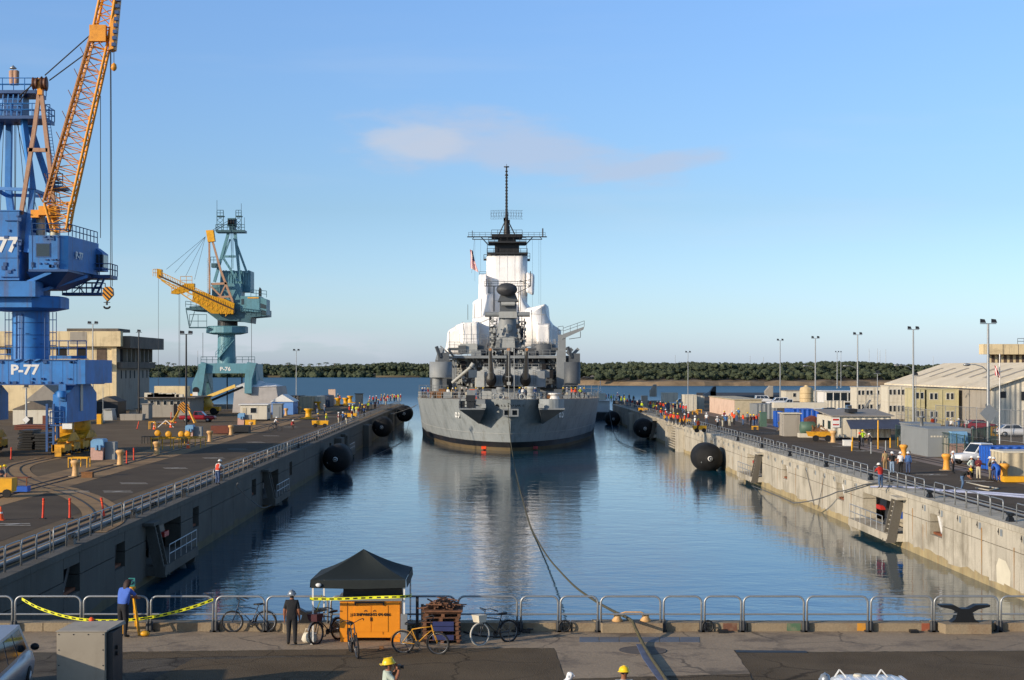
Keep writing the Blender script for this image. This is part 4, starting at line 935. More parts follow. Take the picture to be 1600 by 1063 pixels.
# ================================================================ CRANES
m_blue  = mat('crane_blue','#2f78be',.55,var=.12,vscale=.5,bump=.1,bscale=2,dirt='#2c5480',dirt_amt=.6,dscale=.35,streak=('#5f4638',.5),fine=.15)
m_blued = mat('crane_blue_dark', '#2b4f80', .5, var=.1, dirt='#1d3557', dirt_amt=.4, dscale=.8)
m_boomy = mat('boom_yellow', '#e0962a', .5, var=.1, dirt='#8c5520', dirt_amt=.4, dscale=2)
m_tan   = mat('frame_tan', '#a8846a', .6, var=.12, dirt='#6d4c3a', dirt_amt=.5, dscale=1.5)
m_teal  = mat('crane_teal','#5b8c9a',.5,var=.08,vscale=.6,dirt='#3f6468',dirt_amt=.5,dscale=.6,streak=('#4c5c58',.4))
m_teald = mat('crane_teal_dark', '#3a5d68', .5, var=.1, dirt='#27403f', dirt_amt=.5, dscale=.8)
m_bogie = mat('bogie_yellow', '#d79a1c', .55, var=.2, vscale=1.5, dirt='#4a3315', dirt_amt=.75, dscale=1.3)
m_cable = mat('wire_rope', '#2a2a2c', .6, var=.1)
m_tank  = mat('pale_tank', '#b9b8a6', .5, var=.08)
def pb(b,x0,x1,y0,y1,Y,d,mi=0):
 p, q = P(x0, y1, Y), P(x1, y0, Y); b.bb(p.x, q.x, Y, Y+d, p.z, q.z, mi); return b
def part_each(name, shapes, m, root, labels=None):
 return [part(name, s_, m, root) for s_ in shapes]
def pbeam(b, a, c, w, Ya, Yc=None, h=None, mi=0): b.beam(P(a[0], a[1], Ya), P(c[0], c[1], Yc or Ya), w, h, mi); return b
def lattice(name, root, m, A, Bq, n, w, h, rch=.13, rb=.06, wt=None, ht=None, side=Vector((1,0,0))):
 """square lattice girder from A to Bq; each chord and the lacing of each face are parts"""
 A, Bq = Vector(A), Vector(Bq); d = (Bq-A).normalized(); s1 = (side-d*side.dot(d)).normalized(); s2 = d.cross(s1)
 def cp(i, f):
  ww = w+( (wt or w)-w)*f; hh = h+((ht or h)-h)*f; sx,sy = ((-1,-1),(1,-1),(1,1),(-1,1))[i]; return A+(Bq-A)*f+s1*sx*ww/2+s2*sy*hh/2
 for i in range(4):
  b = MB(); b.tube(cp(i, 0), cp(i, 1), rch, 6); part('chord', b, m, root)
 for i in range(4):
  j = (i+1) % 4; b = MB()
  for k in range(n):
   f0, f1 = k/n, (k+1)/n; b.tube(cp(i, f0), cp(j, f0), rb, 4, caps=False)
   (b.tube(cp(i,f0),cp(j,f1),rb,4,caps=False) if k % 2 else b.tube(cp(j,f0),cp(i,f1),rb,4,caps=False))
  b.tube(cp(i, 1), cp(j, 1), rb, 4); part('lacing', b, m, root)
# ---------------------------------------------------------------- blue portal crane
CB = 146.0
c0 = P(48,700,CB+5); bc = thing('portal_crane','tall blue portal crane with orange lattice boom and white P-77 lettering','crane',(c0.x,CB+5,GZ),0,'dockside portal cranes')
XR0, XR1 = -40.6, -39.4; XL0, XL1 = -49.2, -48.0
b = MB(); zb0, zb1 = P(0, 602, CB).z, P(0, 562, CB).z
b.bb(-52, P(120, 0, CB).x, CB, CB+1.2, zb0, zb1)
part('portal_beam',b,m_blue,bc); b = MB(); b.bb(-52,-38.4,CB+9.2,CB+10.4,zb0,zb1); part('portal_beam',b,m_blue,bc)
for xa, xb in ((P(118, 0, CB).x+.15, P(133, 0, CB).x), (-49.6, -48.4)):
 b = MB(); b.bb(xa,xb,CB+.02,CB+10.4,zb0+.1,zb1-.02) if xa > -45 else b.bb(xa,xb,CB+1.25,CB+9.15,zb0+.1,zb1); part('side_girder',b,m_blue,bc)
b = MB(); b.bb(-47, -41, CB+1.3, CB+9.1, zb1-.9, zb1+.02); part('portal_deck', b, m_blued, bc)
for xs in ((-40.5,-39.2),(-49.7,-48.0)):
 b = MB(); xa, xb = xs; z0, z1, z2 = P(0, 661, CB).z, P(0, 617, CB).z, P(0, 601, CB).z
 ya, yb, ym = CB-.6, CB+10.4, CB+4.9
 b.add([(xa,ya,z0),(xb,ya,z0),(xb,ya,z1),(xa,ya,z1),(xa,ya+3.4,z2),(xb,ya+3.4,z2),(xb,yb-2.5,z2),(xa,yb-2.5,z2),(xb,yb,z1),(xa,yb,z1),(xb,yb,z0),(xa,yb,z0)],
    [(0,1,2,3), (3,2,5,4), (4,5,6,7), (7,6,8,9), (9,8,10,11), (1,10,8,6,5,2), (0,3,4,7,9,11), (0,11,10,1)])
 lg = part('leg', b, m_blue, bc)
 b = MB(); xx = xb+.02; y = ya+4.6; b.bb(xx, xx+.06, y, y+.9, z0+1.0, z0+3.6); part('vent_grille', b, m_galv, lg)
 b = MB(); b.lathe([(.45,0),(.45,.45),(.3,.6)],((xa+xb)/2+.3,ya-.6,z0+2.4),12,0,'z'); b.bb((xa+xb)/2-.05,(xa+xb)/2+.6,ya-.25,ya,z0+2.1,z0+3.6); part('motor',b,m_blue,lg)
 b = MB(); b.rail([(xa,ya-.9,z0-.1),(xb,ya-.9,z0-.1)],1.2,.05,.9); b.bb(xa,xb,ya-1.0,ya-.02,z0-.25,z0-.1); b.bb(xa+.2,xa+.5,ya+.2,ya+.5,GZ+1,z0); b.bb(xa-.5,xa-.3,ya-.6,ya-.4,GZ+.6,z0+1.8); b.bb(xa+.1,xa+.3,ya-.6,ya-.4,GZ+.6,z0+1.8)
 for q in range(9): b.bb(xa-.3, xa+.1, ya-.55, ya-.45, GZ+1+q*.45, GZ+1.06+q*.45)
 part('leg_access', b, m_blued, lg)
 b = MB(); b.bb(xa+1.15, xa+2.05, ya-1.03, ya-1.0, z0-.5, z0+.0); part('notice_board', b, m_white, lg)
 for yy in (ya+2.2, ya+8.8):
  b = MB(); b.lathe([(.75,0),(.85,.2),(.8,1.5),(.6,1.6)],((xa+xb)/2-.2,yy,GZ+2.2),14); part('bogie_pivot',b,m_bogie,bc)
  b = MB(); b.prism([((xa+xb)/2-.7,yy-2.3,GZ+1.5),((xa+xb)/2-.7,yy+2.3,GZ+1.5),((xa+xb)/2-.7,yy+.8,GZ+2.25),((xa+xb)/2-.7,yy-.8,GZ+2.25)],(1.4,0,0)); part('bogie_balancer',b,m_bogie,bc)
  for q in (-1.6, 1.6):
   b = MB(); cx_ = (xa+xb)/2; b.bb(cx_-.6,cx_+.6,yy+q-1.2,yy+q+1.2,GZ+.55,GZ+1.25); b.lathe([(.5,0),(.5,.55),(.35,.6)],(cx_-.05,yy+q,GZ+1.25),12); b.bb(cx_-.25,cx_+.35,yy+q-1.45,yy+q-1.21,GZ+.15,GZ+1.0); tr = part('bogie_truck',b,m_bogie,bc)
   for w_ in (-.65, .65):
    b = MB(); b.lathe([(.42,-.14),(.42,.14)],(cx_,yy+q+w_,GZ+.5),14,0,'x'); b.lathe([(.16,-.75),(.16,.75)],(cx_,yy+q+w_,GZ+.5),8,0,'x'); part('wheel',b,m_steel,tr)
lettering('crane_number', 'P-77', 1.25, P(38.5, 578.5, CB-.02), m_white, bc, bold=.045, sx=1.15)
b = MB(); cc = (P(48, 0, CB+5).x, CB+5)
b.lathe([(1.75, P(0, 565, CB+5).z), (1.72, P(0, 487, CB+5).z)], (cc[0], cc[1], 0), 28); part('column', b, m_blue, bc)
def ngon(cx,cy,r,n=8,rot=0.0): return [(cx+r*math.cos(2*math.pi*k/n+rot),cy+r*math.sin(2*math.pi*k/n+rot)) for k in range(n)]
zr = [P(0, y, CB+5).z for y in (487, 482.5, 466, 464)]
b = MB(); b.loft([[(x,y,z) for x,y in ngon(cc[0]-.35,cc[1],r,8,.39)] for r,z in ((2.6,zr[0]),(3.95,zr[1]),(3.95,zr[2]),(3.7,zr[3]))],0,False); part('ring_platform',b,m_blue,bc)
b = MB(); b.lathe([(1.8, zr[3]), (1.9, P(0, 438, CB+5).z)], (cc[0], cc[1], 0), 24); part('slewing_neck', b, m_blued, bc)
b = MB(); b.bb(-50.5,P(58,0,CB+1).x,CB+.4,CB+3.1,P(0,464,CB+1).z,P(0,440,CB+1).z); part('counterweight',b,m_blue,bc)
b = MB(); b.bb(-51,P(33,0,CB+2).x,CB+1.4,CB+9.5,P(0,438.5,CB+2).z,P(0,331,CB+2).z); b.bb(-51,P(33,0,CB+2).x+.1,CB+1.3,CB+9.6,P(0,331,CB+2).z,P(0,329.5,CB+2).z); hs = part('machinery_house',b,m_blue,bc)
for y in (404,): b = MB(); b.bb(-51,P(33,0,CB+2).x,CB+1.37,CB+1.4,P(0,y,CB+2).z-.03,P(0,y,CB+2).z+.03); part('house_seam',b,m_blued,hs)
lettering('crane_number', 'P-77', 1.9, P(-1.5, 383.5, CB+1.36), m_white, bc, bold=.07, sx=1.0)
YC = CB+.9
zc0, zc1 = P(0, 421, YC).z, P(0, 368, YC).z; xa, xb, xc = P(45, 0, YC).x, P(93, 0, YC).x, P(105, 0, YC).x
b = MB(); b.loft([[(xa,YC,z),(xb,YC,z),(xc,YC+.35,z),(xc+.5,YC+9.8,z),(xa,YC+9.8,z)] for z in (zc0,zc1)],0,False)
cabn = part('cab_house', b, m_blue, bc)
b = MB(); b.bb(xa-.02, xc+.1, YC-.06, YC+9.9, zc0-.22, zc0); part('cab_skirt', b, m_blued, cabn)
b = MB(); b.bb(P(56,0,YC).x,P(79,0,YC).x,YC-.05,YC,P(0,402,YC).z,P(0,380,YC).z,1); b.bb(P(57.5,0,YC).x,P(77.5,0,YC).x,YC-.07,YC-.05,P(0,400.5,YC).z,P(0,381.5,YC).z,0); part('window',b,[m_glass,m_blued],cabn)
b = MB(); b.bb(P(90,0,YC).x,P(93,0,YC).x,YC-.03,YC,zc0,zc1); b.bb(P(50,0,YC).x,P(50.8,0,YC).x,YC-.03,YC,zc0,zc1); part('cab_trim',b,m_blued,cabn)
lettering('crane_number','P-77',.95,(xc+.31,YC+3.2,P(0,397,YC).z),m_white,bc,rot=(math.radians(90),0,math.radians(87)),bold=.03,sx=1.25)
b = MB(); b.loft([[(xa-.3,YC+.2,zc0-.23),(xc,YC+.2,zc0-.23),(xc+.3,YC+9.7,zc0-.23),(xa-.3,YC+9.7,zc0-.23)],[(xa,YC+3,zc0-1.7),(xc-2.0,YC+3,zc0-1.7),(xc-2.0,YC+7,zc0-1.7),(xa,YC+7,zc0-1.7)]],0,False); part('underframe',b,m_blued,bc)
b = MB(); b.beam((xa-.2,YC+.3,zc0-1.2),(xc-1.6,YC+.3,zc0-.25),.3); b.beam((xa+.6,YC+1.8,zc0-1.9),(xc+.3,YC+6,zc0-.3),.3); part('cab_brace',b,m_blue,bc)
# operator's cab at the end
YO = YC+9.0; x0 = P(140, 0, YO).x; x1 = P(160, 0, YO).x; z0_, z1_ = P(0, 423, YO).z, P(0, 386, YO).z
b = MB(); b.loft([[(x0-1,YO,z0_),(x1,YO,z0_),(x1,YO+2.4,z0_),(x0-1,YO+2.4,z0_)],[(x0-1,YO,z1_-.6),(x1,YO,z1_-.6),(x1,YO+2.4,z1_-.6),(x0-1,YO+2.4,z1_-.6)],[(x0-1,YO,z1_),(x1-.8,YO,z1_),(x1-.8,YO+2.4,z1_),(x0-1,YO+2.4,z1_)]],0,False); oc = part('operator_cab',b,m_blue,bc)
for k in range(3):
 b = MB(); xx = x0+.15+k*.42; b.bb(xx, xx+.34, YO-.04, YO, z0_+.35, z1_-.75); part('pane', b, m_glass, oc)
b = MB(); b.bb(x1, x1+.04, YO+.3, YO+2.1, z0_+.35, z1_-.75); part('pane', b, m_glass, oc)
b = MB(); zp = P(0, 430, YO).z; xq = P(174, 0, YO).x
b.bb(x0-1.2,xq,YO-.5,YO+2.6,zp-.35,zp); b.rail([(x0,YO-.45,zp),(xq,YO-.45,zp),(xq,YO+2.5,zp)],1.1,.05,.9); part('cab_walkway',b,m_blued,bc)
zl = P(0, 462, YO).z; xl = P(99, 0, YO).x; xr_ = P(160, 0, YO).x
b = MB(); b.bb(xl,xr_,YO-.4,YO+1.2,zl,zl+.28); b.rail([(xl,YO-.35,zl+.28),(xr_,YO-.35,zl+.28)],1.0,.045,.9); b.rail([(xl,YO+1.15,zl+.28),(xr_,YO+1.15,zl+.28)],1.0,.045,1.4)
b.tube((xl,YO-.35,zl),(xl,YO-.35,P(0,428,YO).z),.05,4); b.tube((xl+1.0,YO,zl+.3),(xl+2.6,YO,P(0,436,YO).z),.05,4); b.tube((P(113,0,YO).x,YO,P(0,438,YO).z),(P(131,0,YO).x,YO,zl+.3),.05,4); b.tube((P(135,0,YO).x,YO,P(0,430,YO).z),(P(135,0,YO).x,YO,zl+.3),.06,4)
part('lower_catwalk', b, m_blued, bc)
b = MB(); a1, a2 = (P(143, 460, YO-.3), P(157, 430, YO-.3)); o_ = P(163, 430, YO-.3)-P(157, 430, YO-.3)
b.beam(a1, a2, .08, .2); b.beam(a1+o_*1.4, a2+o_*1.4, .08, .2)
for k in range(9): q = a1+(a2-a1)*(k+.5)/9; b.beam(q, q+o_*1.4, .22, .04)
part('stair', b, m_blued, bc)
b = MB(); zt = zc1+.02; b.rail([(xa+.3,YC+.1,zt),(xb,YC+.1,zt),(xc,YC+.45,zt),(xc+.45,YC+9.5,zt)],1.1,.045,1.1); part('roof_rail',b,m_blued,bc)
for xx in (63.5, 85):
 b = MB(); q = P(xx,363,YC+2.4); b.lathe([(.42,0),(.44,.1),(.44,2.1),(.3,2.3)],(q.x,q.y,zt),16); part('air_tank',b,m_tank,bc)
b = MB(); pb(b, 48, 56, 330, 362, YC+3.4, 1.5); pb(b, 70, 78, 340, 362, YC+4, 2); part('roof_housing', b, m_blue, bc)
# tripod
TY_ = CB+5
for (x0,y0,x1,y1,ya,yb,w) in [(14.5,188,13,292,2,2,.55),(13,292,17,330,2,2,.6),(37,188,51,297,-1,-2.5,.5),(51,297,42,395,-2.5,-3,.5),(45,192,77,290,3,3.5,.6),(77,290,82,330,3.5,3.5,.62),(2,188,-25,300,1,-1,.5)]:
 b = MB(); pbeam(b, (x0, y0), (x1, y1), w, TY_+ya, TY_+yb); part('tripod_leg', b, m_blue, bc)
for (x0,y0,x1,y1,ya,yb) in [(-20,294,51,297,-2,-2.5),(13,305,78,307,2,3.5),(51,297,78,307,-2.5,3.5),(-15,291,13,307,-1,2)]:
 b = MB(); pbeam(b, (x0, y0), (x1, y1), .3, TY_+ya, TY_+yb); part('tripod_tie', b, m_blue, bc)
b = MB()
for x0, x1 in ((23, 23), (25, 24), (26, 60), (6, 0), (28, 42)): b.tube(P(x0, 190, TY_), P(x1, 340, TY_), .035, 3)
part('luffing_rope', b, m_cable, bc)
for (xa_, xb_, y, dy, hh) in ((-22, 76, 186, 4.2, 2), (-22, 64, 146, 3.6, 2)):
 z = P(0, y, TY_).z; a_, b_ = P(xa_, 0, TY_).x, P(xb_, 0, TY_).x
 b = MB(); b.bb(a_,b_,TY_-dy/2,TY_+dy/2,z-.3,z); b.loft([[(b_,TY_-dy/2,z),(b_,TY_+dy/2,z),(b_,TY_+dy/2,z-.35),(b_,TY_-dy/2,z-.35)],[(b_+.1,TY_-1,z-.25),(b_+.1,TY_+1,z-.25),(b_+.1,TY_+1,z-.5),(b_+.1,TY_-1,z-.5)]],0,False)
 pl = part('top_platform', b, m_blued, bc)
 b = MB(); b.rail([(a_,TY_-dy/2+.05,z),(b_,TY_-dy/2+.05,z),(b_,TY_+dy/2-.05,z),(a_,TY_+dy/2-.05,z)],1.15,.045,1.0); part('platform_rail',b,m_blue,pl)
b = MB(); pb(b, 6, 35, 150, 180, TY_-.9, 2.2); part('sheave_house', b, m_blued, bc)
b = MB()
for x in (2, 10, 18, 26, 33): pbeam(b, (x, 183), (x+3, 148), .1, TY_-1.9)
for y in (155, 165, 173): pbeam(b, (0, y), (36, y), .08, TY_-1.9)
part('house_frame', b, m_blue, bc)
b = MB(); b.tube(P(20.5,146,TY_),P(20.5,103,TY_),.035,4); q = P(20.5,107,TY_); b.lathe([(.3,-.05),(.36,0),(.1,.22),(.02,.3)],q,10); part('top_light',b,m_galv,bc)
b = MB(); b.lathe([(.28,0),(.32,1.3),(.2,1.4)],P(19,133,TY_),10); b.lathe([(.28,0),(.32,1.3),(.2,1.4)],P(25,133,TY_),10); part('cable_drum',b,m_tan,bc)
for (x0,y0,x1,y1) in ((61,148,55,195),(55,195,33,335),(65,148,75,236),(75,236,86,335),(44,234.5,75,235)):
 b = MB(); pbeam(b, (x0, y0), (x1, y1), .36, TY_-3.0); part('jib_strut', b, m_tan, bc)
b = MB(); b.rail([P(71, 180, TY_-2.4), P(78, 180, TY_-2.4)], 1, .04, .5)
for y in range(180, 330, 5): x = 72+(y-180)*.13; b.tube(P(x, y, TY_-2.8), P(x+5, y, TY_-2.8), .03, 3)
pbeam(b,(72,180),(91.5,330),.05,TY_-2.8); pbeam(b,(77,180),(96.5,330),.05,TY_-2.8); part('strut_ladder',b,m_blue,bc)
b = MB(); pb(b,73,98,290,295,TY_-4,2.4); b.rail([P(73,290,TY_-4),P(98,290,TY_-4)],1.1,.045,.8); pb(b,74,92,284,286,TY_-4,1); part('mid_platform',b,m_blued,bc)
for x, r in ((55.5, .62), (69, .7)):
 b = MB(); q = P(x,131,TY_-3.0); b.lathe([(r*.5,-.3),(r,-.22),(r*.8,-.1),(r*.8,.1),(r,.22),(r*.5,.3)],q,20,0,'x' if x < 60 else 'x'); part('sheave',b,mat('sheave_brown','#5c3a26',.6,var=.3),bc)
b = MB(); pb(b, 58, 66, 122, 148, TY_-3.3, .6); part('sheave_bracket', b, m_boomy, bc)
b = MB()
for a,c_ in (((70,118),(141,55)),((77,126),(150,72)),((56,122),(30,160)),((30,150),(66,120))): b.tube(P(a[0],a[1],TY_-3),P(c_[0],c_[1],TY_-3.5),.06,4)
part('pendant_rope', b, m_cable, bc)
# boom
def BP(f, l):
 pass
YB = TY_-3
A0, A1 = (P(73, 318, YB)+P(113, 318, YB))/2, (P(146, 55, YB-3)+P(172, 60, YB-3))/2
lattice('boom', bc, m_boomy, A0, A1, 15, 2.45, 1.5, .13, .045, 1.55, 1.3)
lattice('boom',bc,m_boomy,(P(80,352,YB)+P(100,352,YB))/2+Vector((.3,0,-.6)),A0,4,1.3,1.3,.13,.045,2.45,1.5)
A2 = (P(166, -40, YB-4)+P(189, -40, YB-4))/2
lattice('boom', bc, m_boomy, A1, A2, 6, 1.55, 1.3, .13, .05, 1.3, 1.2)
b = MB()
for k in range(40):
 f0 = k/40; q = A0+(A1-A0)*f0+Vector((-1.3+.5*f0, -1.0, 0)); b.beam(q, q+Vector((.5, 0, 0)), .22, .04)
 if k % 5 == 0: b.tube(q, q+Vector((-.35, -.15, .75)), .035, 4)
b.beam(A0+Vector((-1.3,-1.0,0)),A1+Vector((-.8,-1.0,0)),.07,.2); b.beam(A0+Vector((-.8,-1.0,0)),A1+Vector((-.3,-1.0,0)),.07,.2)
part('boom_walkway', b, mat('boom_brown', '#8c5a22', .6, var=.2), bc)
b = MB(); q = A1; b.box(q+Vector((-.1, -.9, .1)), (1.5, .6, 1.5)); part('boom_head_plate', b, m_boomy, bc)
b = MB(); r0 = P(184,5,YB-4); b.prism([P(170,78,YB-4),P(177,76,YB-4),P(185,-10,YB-4),P(176,-10,YB-4)],(0,1.3,0)); part('boom_tip_cheek',b,m_boomy,bc)
b = MB()
for k in range(8): q = P(178+k*1.0, 70-k*10, YB-4.1); b.box(q, (.35, .5, .3))
part('tip_rungs', b, m_blued, bc)['kind'] = 'stuff'
b = MB(); pb(b, 60, 88, 322, 336, YB-.4, 1.4); pb(b, 48, 60, 328, 340, YB, 1); part('boom_foot', b, m_boomy, bc)
b = MB(); b.tube(P(157,150,YB-3),P(157,372,YB+.5),.035,4); b.tube(P(173.3,78,YB-4),P(175.3,448,YB-4),.035,4); b.tube(P(172.3,78,YB-4),P(172.8,449,YB-4),.03,4); b.tube(P(178,30,YB-4),P(178,101,YB-4),.03,4); part('hoist_rope',b,m_cable,bc)
def stripe_mat(name, c0, c1, sc, rot):
 m = bpy.data.materials.new(name); m.use_nodes = True; n,l = m.node_tree.nodes,m.node_tree.links; t = n.new('ShaderNodeTexCoord'); mp = n.new('ShaderNodeMapping'); mp.inputs['Rotation'].default_value = rot
 w = n.new('ShaderNodeTexWave'); w.wave_type = 'BANDS'; w.bands_direction = 'X'; w.inputs['Scale'].default_value = sc; cr = n.new('ShaderNodeValToRGB'); cr.color_ramp.interpolation = 'CONSTANT'; cr.color_ramp.elements[0].color = lin(c0)+(1,); cr.color_ramp.elements[1].position = .5; cr.color_ramp.elements[1].color = lin(c1)+(1,)
 l.new(t.outputs['Object'],mp.inputs[0]); l.new(mp.outputs[0],w.inputs['Vector']); l.new(w.outputs[0],cr.inputs[0]); l.new(cr.outputs[0],n['Principled BSDF'].inputs['Base Color']); n['Principled BSDF'].inputs['Roughness'].default_value = .5; return m
m_stripe = stripe_mat('hazard_stripe', '#d98f1a', '#1c1a18', 1.05, (0, math.radians(45), 0))
YH_ = YB-4; b = MB(); b.prism([P(x,y,YH_) for x,y in ((160.3,453),(160.3,463),(167,471),(176.5,461),(175.5,451),(172,448),(164,448.5))],(0,.5,0)); hk = part('hook_block',b,m_stripe,bc)
b = MB(); q = P(167,471,YH_+.25); b.tube(q,q-Vector((0,0,.35)),.09,6); b.path([q+Vector((math.cos(t)*.28,0,-.45+math.sin(t)*.2)) for t in [math.pi+math.pi*k/8 for k in range(9)]],.09,6); b.tube(q+Vector((-.3,0,-.1)),q+Vector((.3,0,-.1)),.03,4); part('hook',b,m_black,hk)
b = MB(); b.lathe([(.05,.5),(.22,.35),(.28,.05),(.2,-.15),(.06,-.25)],P(178,107,YH_),10); part('auxiliary_hook',b,m_boomy,bc)
# ladders and cages either side of the column
b = MB()
for x0, x1 in ((8, 20), (77, 88)):
 for x in (x0, (x0+x1)/2, x1): b.tube(P(x, 488, CB+3), P(x, 566, CB+3), .04, 4)
 for y in (500, 520, 540): b.tube(P(x0, y, CB+3), P(x1, y, CB+3), .04, 4)
part('ladder_cage', b, m_blued, bc)
b = MB(); b.rail([P(-20,563,CB),P(18,563,CB)],1.1,.045,1.2); b.rail([P(78,555,CB+9),P(135,555,CB+9)],1.4,.05,1.0); pb(b,78,134,556,561,CB+9,.5); part('beam_rail',b,m_blue,bc)
b = MB()
for x in (26,41,57): b.prism([P(x-6,566,CB-.25),P(x+6,562,CB-.25),P(x+6,561,CB-.25),P(x,561,CB-.25)],(0,.24,0))
part('beam_gusset', b, m_blue, bc)
b = MB(); rf = random.Random(17)
for k in range(26):
 x = rf.uniform(50,92); y = rf.choice((370,374,412,416,406)); p = P(x,y,YC); b.box((p.x,YC-.06,p.z),(rf.uniform(.08,.3),.1,rf.uniform(.08,.3)))
for k in range(18):
 p = P(rf.uniform(-4,115),rf.choice((566,598,592)),CB); b.box((p.x,CB-.08,p.z),(rf.uniform(.1,.4),.14,rf.uniform(.1,.25)))
for y in (360, 430): pass
b.tube(P(2,433,CB+1.3),P(30,433,CB+1.3),.05,5); b.tube(P(28,433,CB+1.3),P(28,345,CB+1.3),.05,5); b.tube(P(8,345,CB+1.3),P(28,345,CB+1.3),.05,5)
for k in range(14): p = P(rf.uniform(2,31),rf.uniform(335,435),CB+1.33); b.box(p,(rf.uniform(.1,.4),.1,rf.uniform(.1,.4)))
for x in (26,34,70): b.tube((P(x,0,CB+3.2).x,CB+3.2,P(0,562,CB).z),(P(x,0,CB+3.2).x,CB+3.2,P(0,489,CB).z),.05,5)
part('small_fittings', b, m_blued, bc)['kind'] = 'stuff'
# ---------------------------------------------------------------- teal portal crane
CT = 290.0; TC = P(354, 0, CT+5)
tc_ = thing('portal_crane','smaller grey green portal crane with low yellow boom, far down the left quay','crane',(TC.x,CT+5,GZ),0,'dockside portal cranes')
b = MB(); pb(b, 316, 386, 568, 583.5, CT, 1.4); part('portal_beam', b, m_teal, tc_)
b = MB(); pb(b, 316, 386, 570, 583, CT+9, 1.2); part('portal_beam', b, m_teald, tc_)
def prismp(b, pts, Y, d, mi=0): b.prism([P(x, y, Y) for x, y in pts], (0, d, 0), mi); return b
b = MB(); prismp(b,[(301,622),(314,622),(318,598),(322,568),(314,566),(300,600)],CT-.8,2.2); part('leg',b,m_teal,tc_)
b = MB(); prismp(b,[(382,615),(393,615),(393,594),(400,568),(386,566),(382,592)],CT-.8,2.2); part('leg',b,m_teal,tc_)
b = MB(); pts = [(CT+1.4, 0), (CT+9.5, 0)]
for xx in (P(398, 0, CT).x, P(316, 0, CT).x):
 b = MB(); z0, z1, zm = P(0, 620, CT).z, P(0, 569, CT).z, P(0, 597, CT).z
 b.prism([(xx,CT+1.41,z1),(xx,CT+10.2,z1),(xx+.2,CT+10.8,z0),(xx+.2,CT+8.2,z0),(xx,CT+6.2,zm),(xx,CT+4.2,zm),(xx+.2,CT+2.6,z0),(xx+.2,CT+1.41,z0)],(-1.0,0,0)); part('side_frame',b,m_teal,tc_)
b = MB(); q = P(306, 610, CT-.85); b.lathe([(.62, 0), (.62, .06)], q, 16, 0, 'y'); part('leg_opening', b, m_dark, tc_)
for xx in (P(309, 0, CT).x, P(389, 0, CT).x):
 for yy in (CT-.4, CT+8):
  b = MB(); b.bb(xx-1.0,xx+1.0,yy-.2,yy+2.8,GZ+.5,GZ+1.6); b.lathe([(.8,0),(.8,1.0)],(xx,yy+1.2,GZ+1.6),12); bo = part('bogie_truck',b,m_bogie,tc_)
  for w_ in (.4,2.2): b = MB(); b.lathe([(.42,-.2),(.42,.2)],(xx,yy+w_,GZ+.5),12,0,'x'); part('wheel',b,m_steel,bo)
b = MB(); b.lathe([(1.75,P(0,568,CT+5).z),(1.62,P(0,521,CT+5).z)],(TC.x,CT+5,0),24); part('column',b,m_teal,tc_)
b = MB(); z_ = [P(0,y,CT+5).z for y in (523,520.5,511.5,510)]; b.lathe([(2.6,z_[0]),(3.95,z_[1]),(3.95,z_[2]),(3.6,z_[3])],(TC.x+.1,CT+5,0),16,0,'z',False); part('ring_platform',b,m_teal,tc_)
b = MB(); b.lathe([(1.9,z_[3]),(1.9,P(0,499,CT+5).z)],(TC.x+.2,CT+5,0),20); part('slewing_neck',b,m_steel,tc_)
b = MB(); prismp(b,[(296,485),(322,487),(340,500.5),(372,502),(391,505),(392,496),(416,494),(416,484),(375,483),(330,478),(296,479)],CT+1.5,7); part('slewing_deck',b,m_teald,tc_)
b = MB(); pb(b, 331, 376, 443, 489, CT+2, 5); part('machinery_house', b, m_teal, tc_)
b = MB()
for k in range(12):
 x = 344+k*3.93; pb(b, x, x+2.6, 422.5+(.8 if k % 3 == 0 else 0), 450, CT+5-.12, .12)
pb(b, 344, 391.5, 423.5, 456, CT+5, 4.5); part('corrugated_house', b, m_teal, tc_)
b = MB(); pb(b, 375.5, 405.5, 463, 487.5, CT+1.2, 5); cb = part('operator_cab', b, m_teal, tc_)
b = MB(); prismp(b,[(405.6,487.5),(416.5,492),(416.5,468),(405.6,464)],CT+1.3,4.6); part('cab_end',b,m_teal,tc_)
b = MB()
for r in range(2):
 b = MB(); prismp(b,[(407,474+r*9),(415.5,477+r*9),(415.5,484+r*9.3-1),(407,481.5+r*9)],CT+1.25,.05); part('pane',b,m_glass,cb)
b = MB(); pb(b, 377, 381, 467, 476, CT+1.15, .05); part('cab_window', b, m_glass, cb)
b = MB(); pb(b, 387, 404, 464.5, 466.5, CT+1.1, .09); part('yellow_panel', b, m_yel, cb)
b = MB(); b.rail([P(392,463,CT+1.3),P(416.5,465,CT+1.3)],1.2,.05,1); b.rail([P(290,480,CT+1),P(323,484,CT+1)],1.1,.05,1); b.rail([P(376,489,CT+.9),P(416,494,CT+.9)],.9,.05,1); part('deck_rail',b,m_teald,tc_)
b = MB(); pb(b,290,323,481,484.5,CT+1,2); b.beam(P(291,485,CT+1),P(296,512,CT+1),.15); b.rail([P(296,512,CT+1),P(323,512,CT+1)],2.4,.05,1.6); b.beam(P(304,487,CT+1),P(297,510,CT+1),.12); pb(b,295,324,511,513,CT+1,1.2); part('left_catwalk',b,m_teald,tc_)
b = MB(); prismp(b,[(404,463),(408,463),(408,452),(405.5,449),(404,454)],CT+3,.8); part('ventilator',b,m_black,tc_)
for (x0,y0,x1,y1,w) in [(357,364,335,441,.5),(367.5,364,375,440,.5),(366,372,386,427,.38),(359.5,374,349,402,.3),(350,401,368,401,.4),(348,402,372,440,.4),(361,364,362,420,.12),(364,364,364,420,.12)]:
 b = MB(); pbeam(b, (x0, y0), (x1, y1), w, CT+4); part('tripod_leg', b, m_teal, tc_)
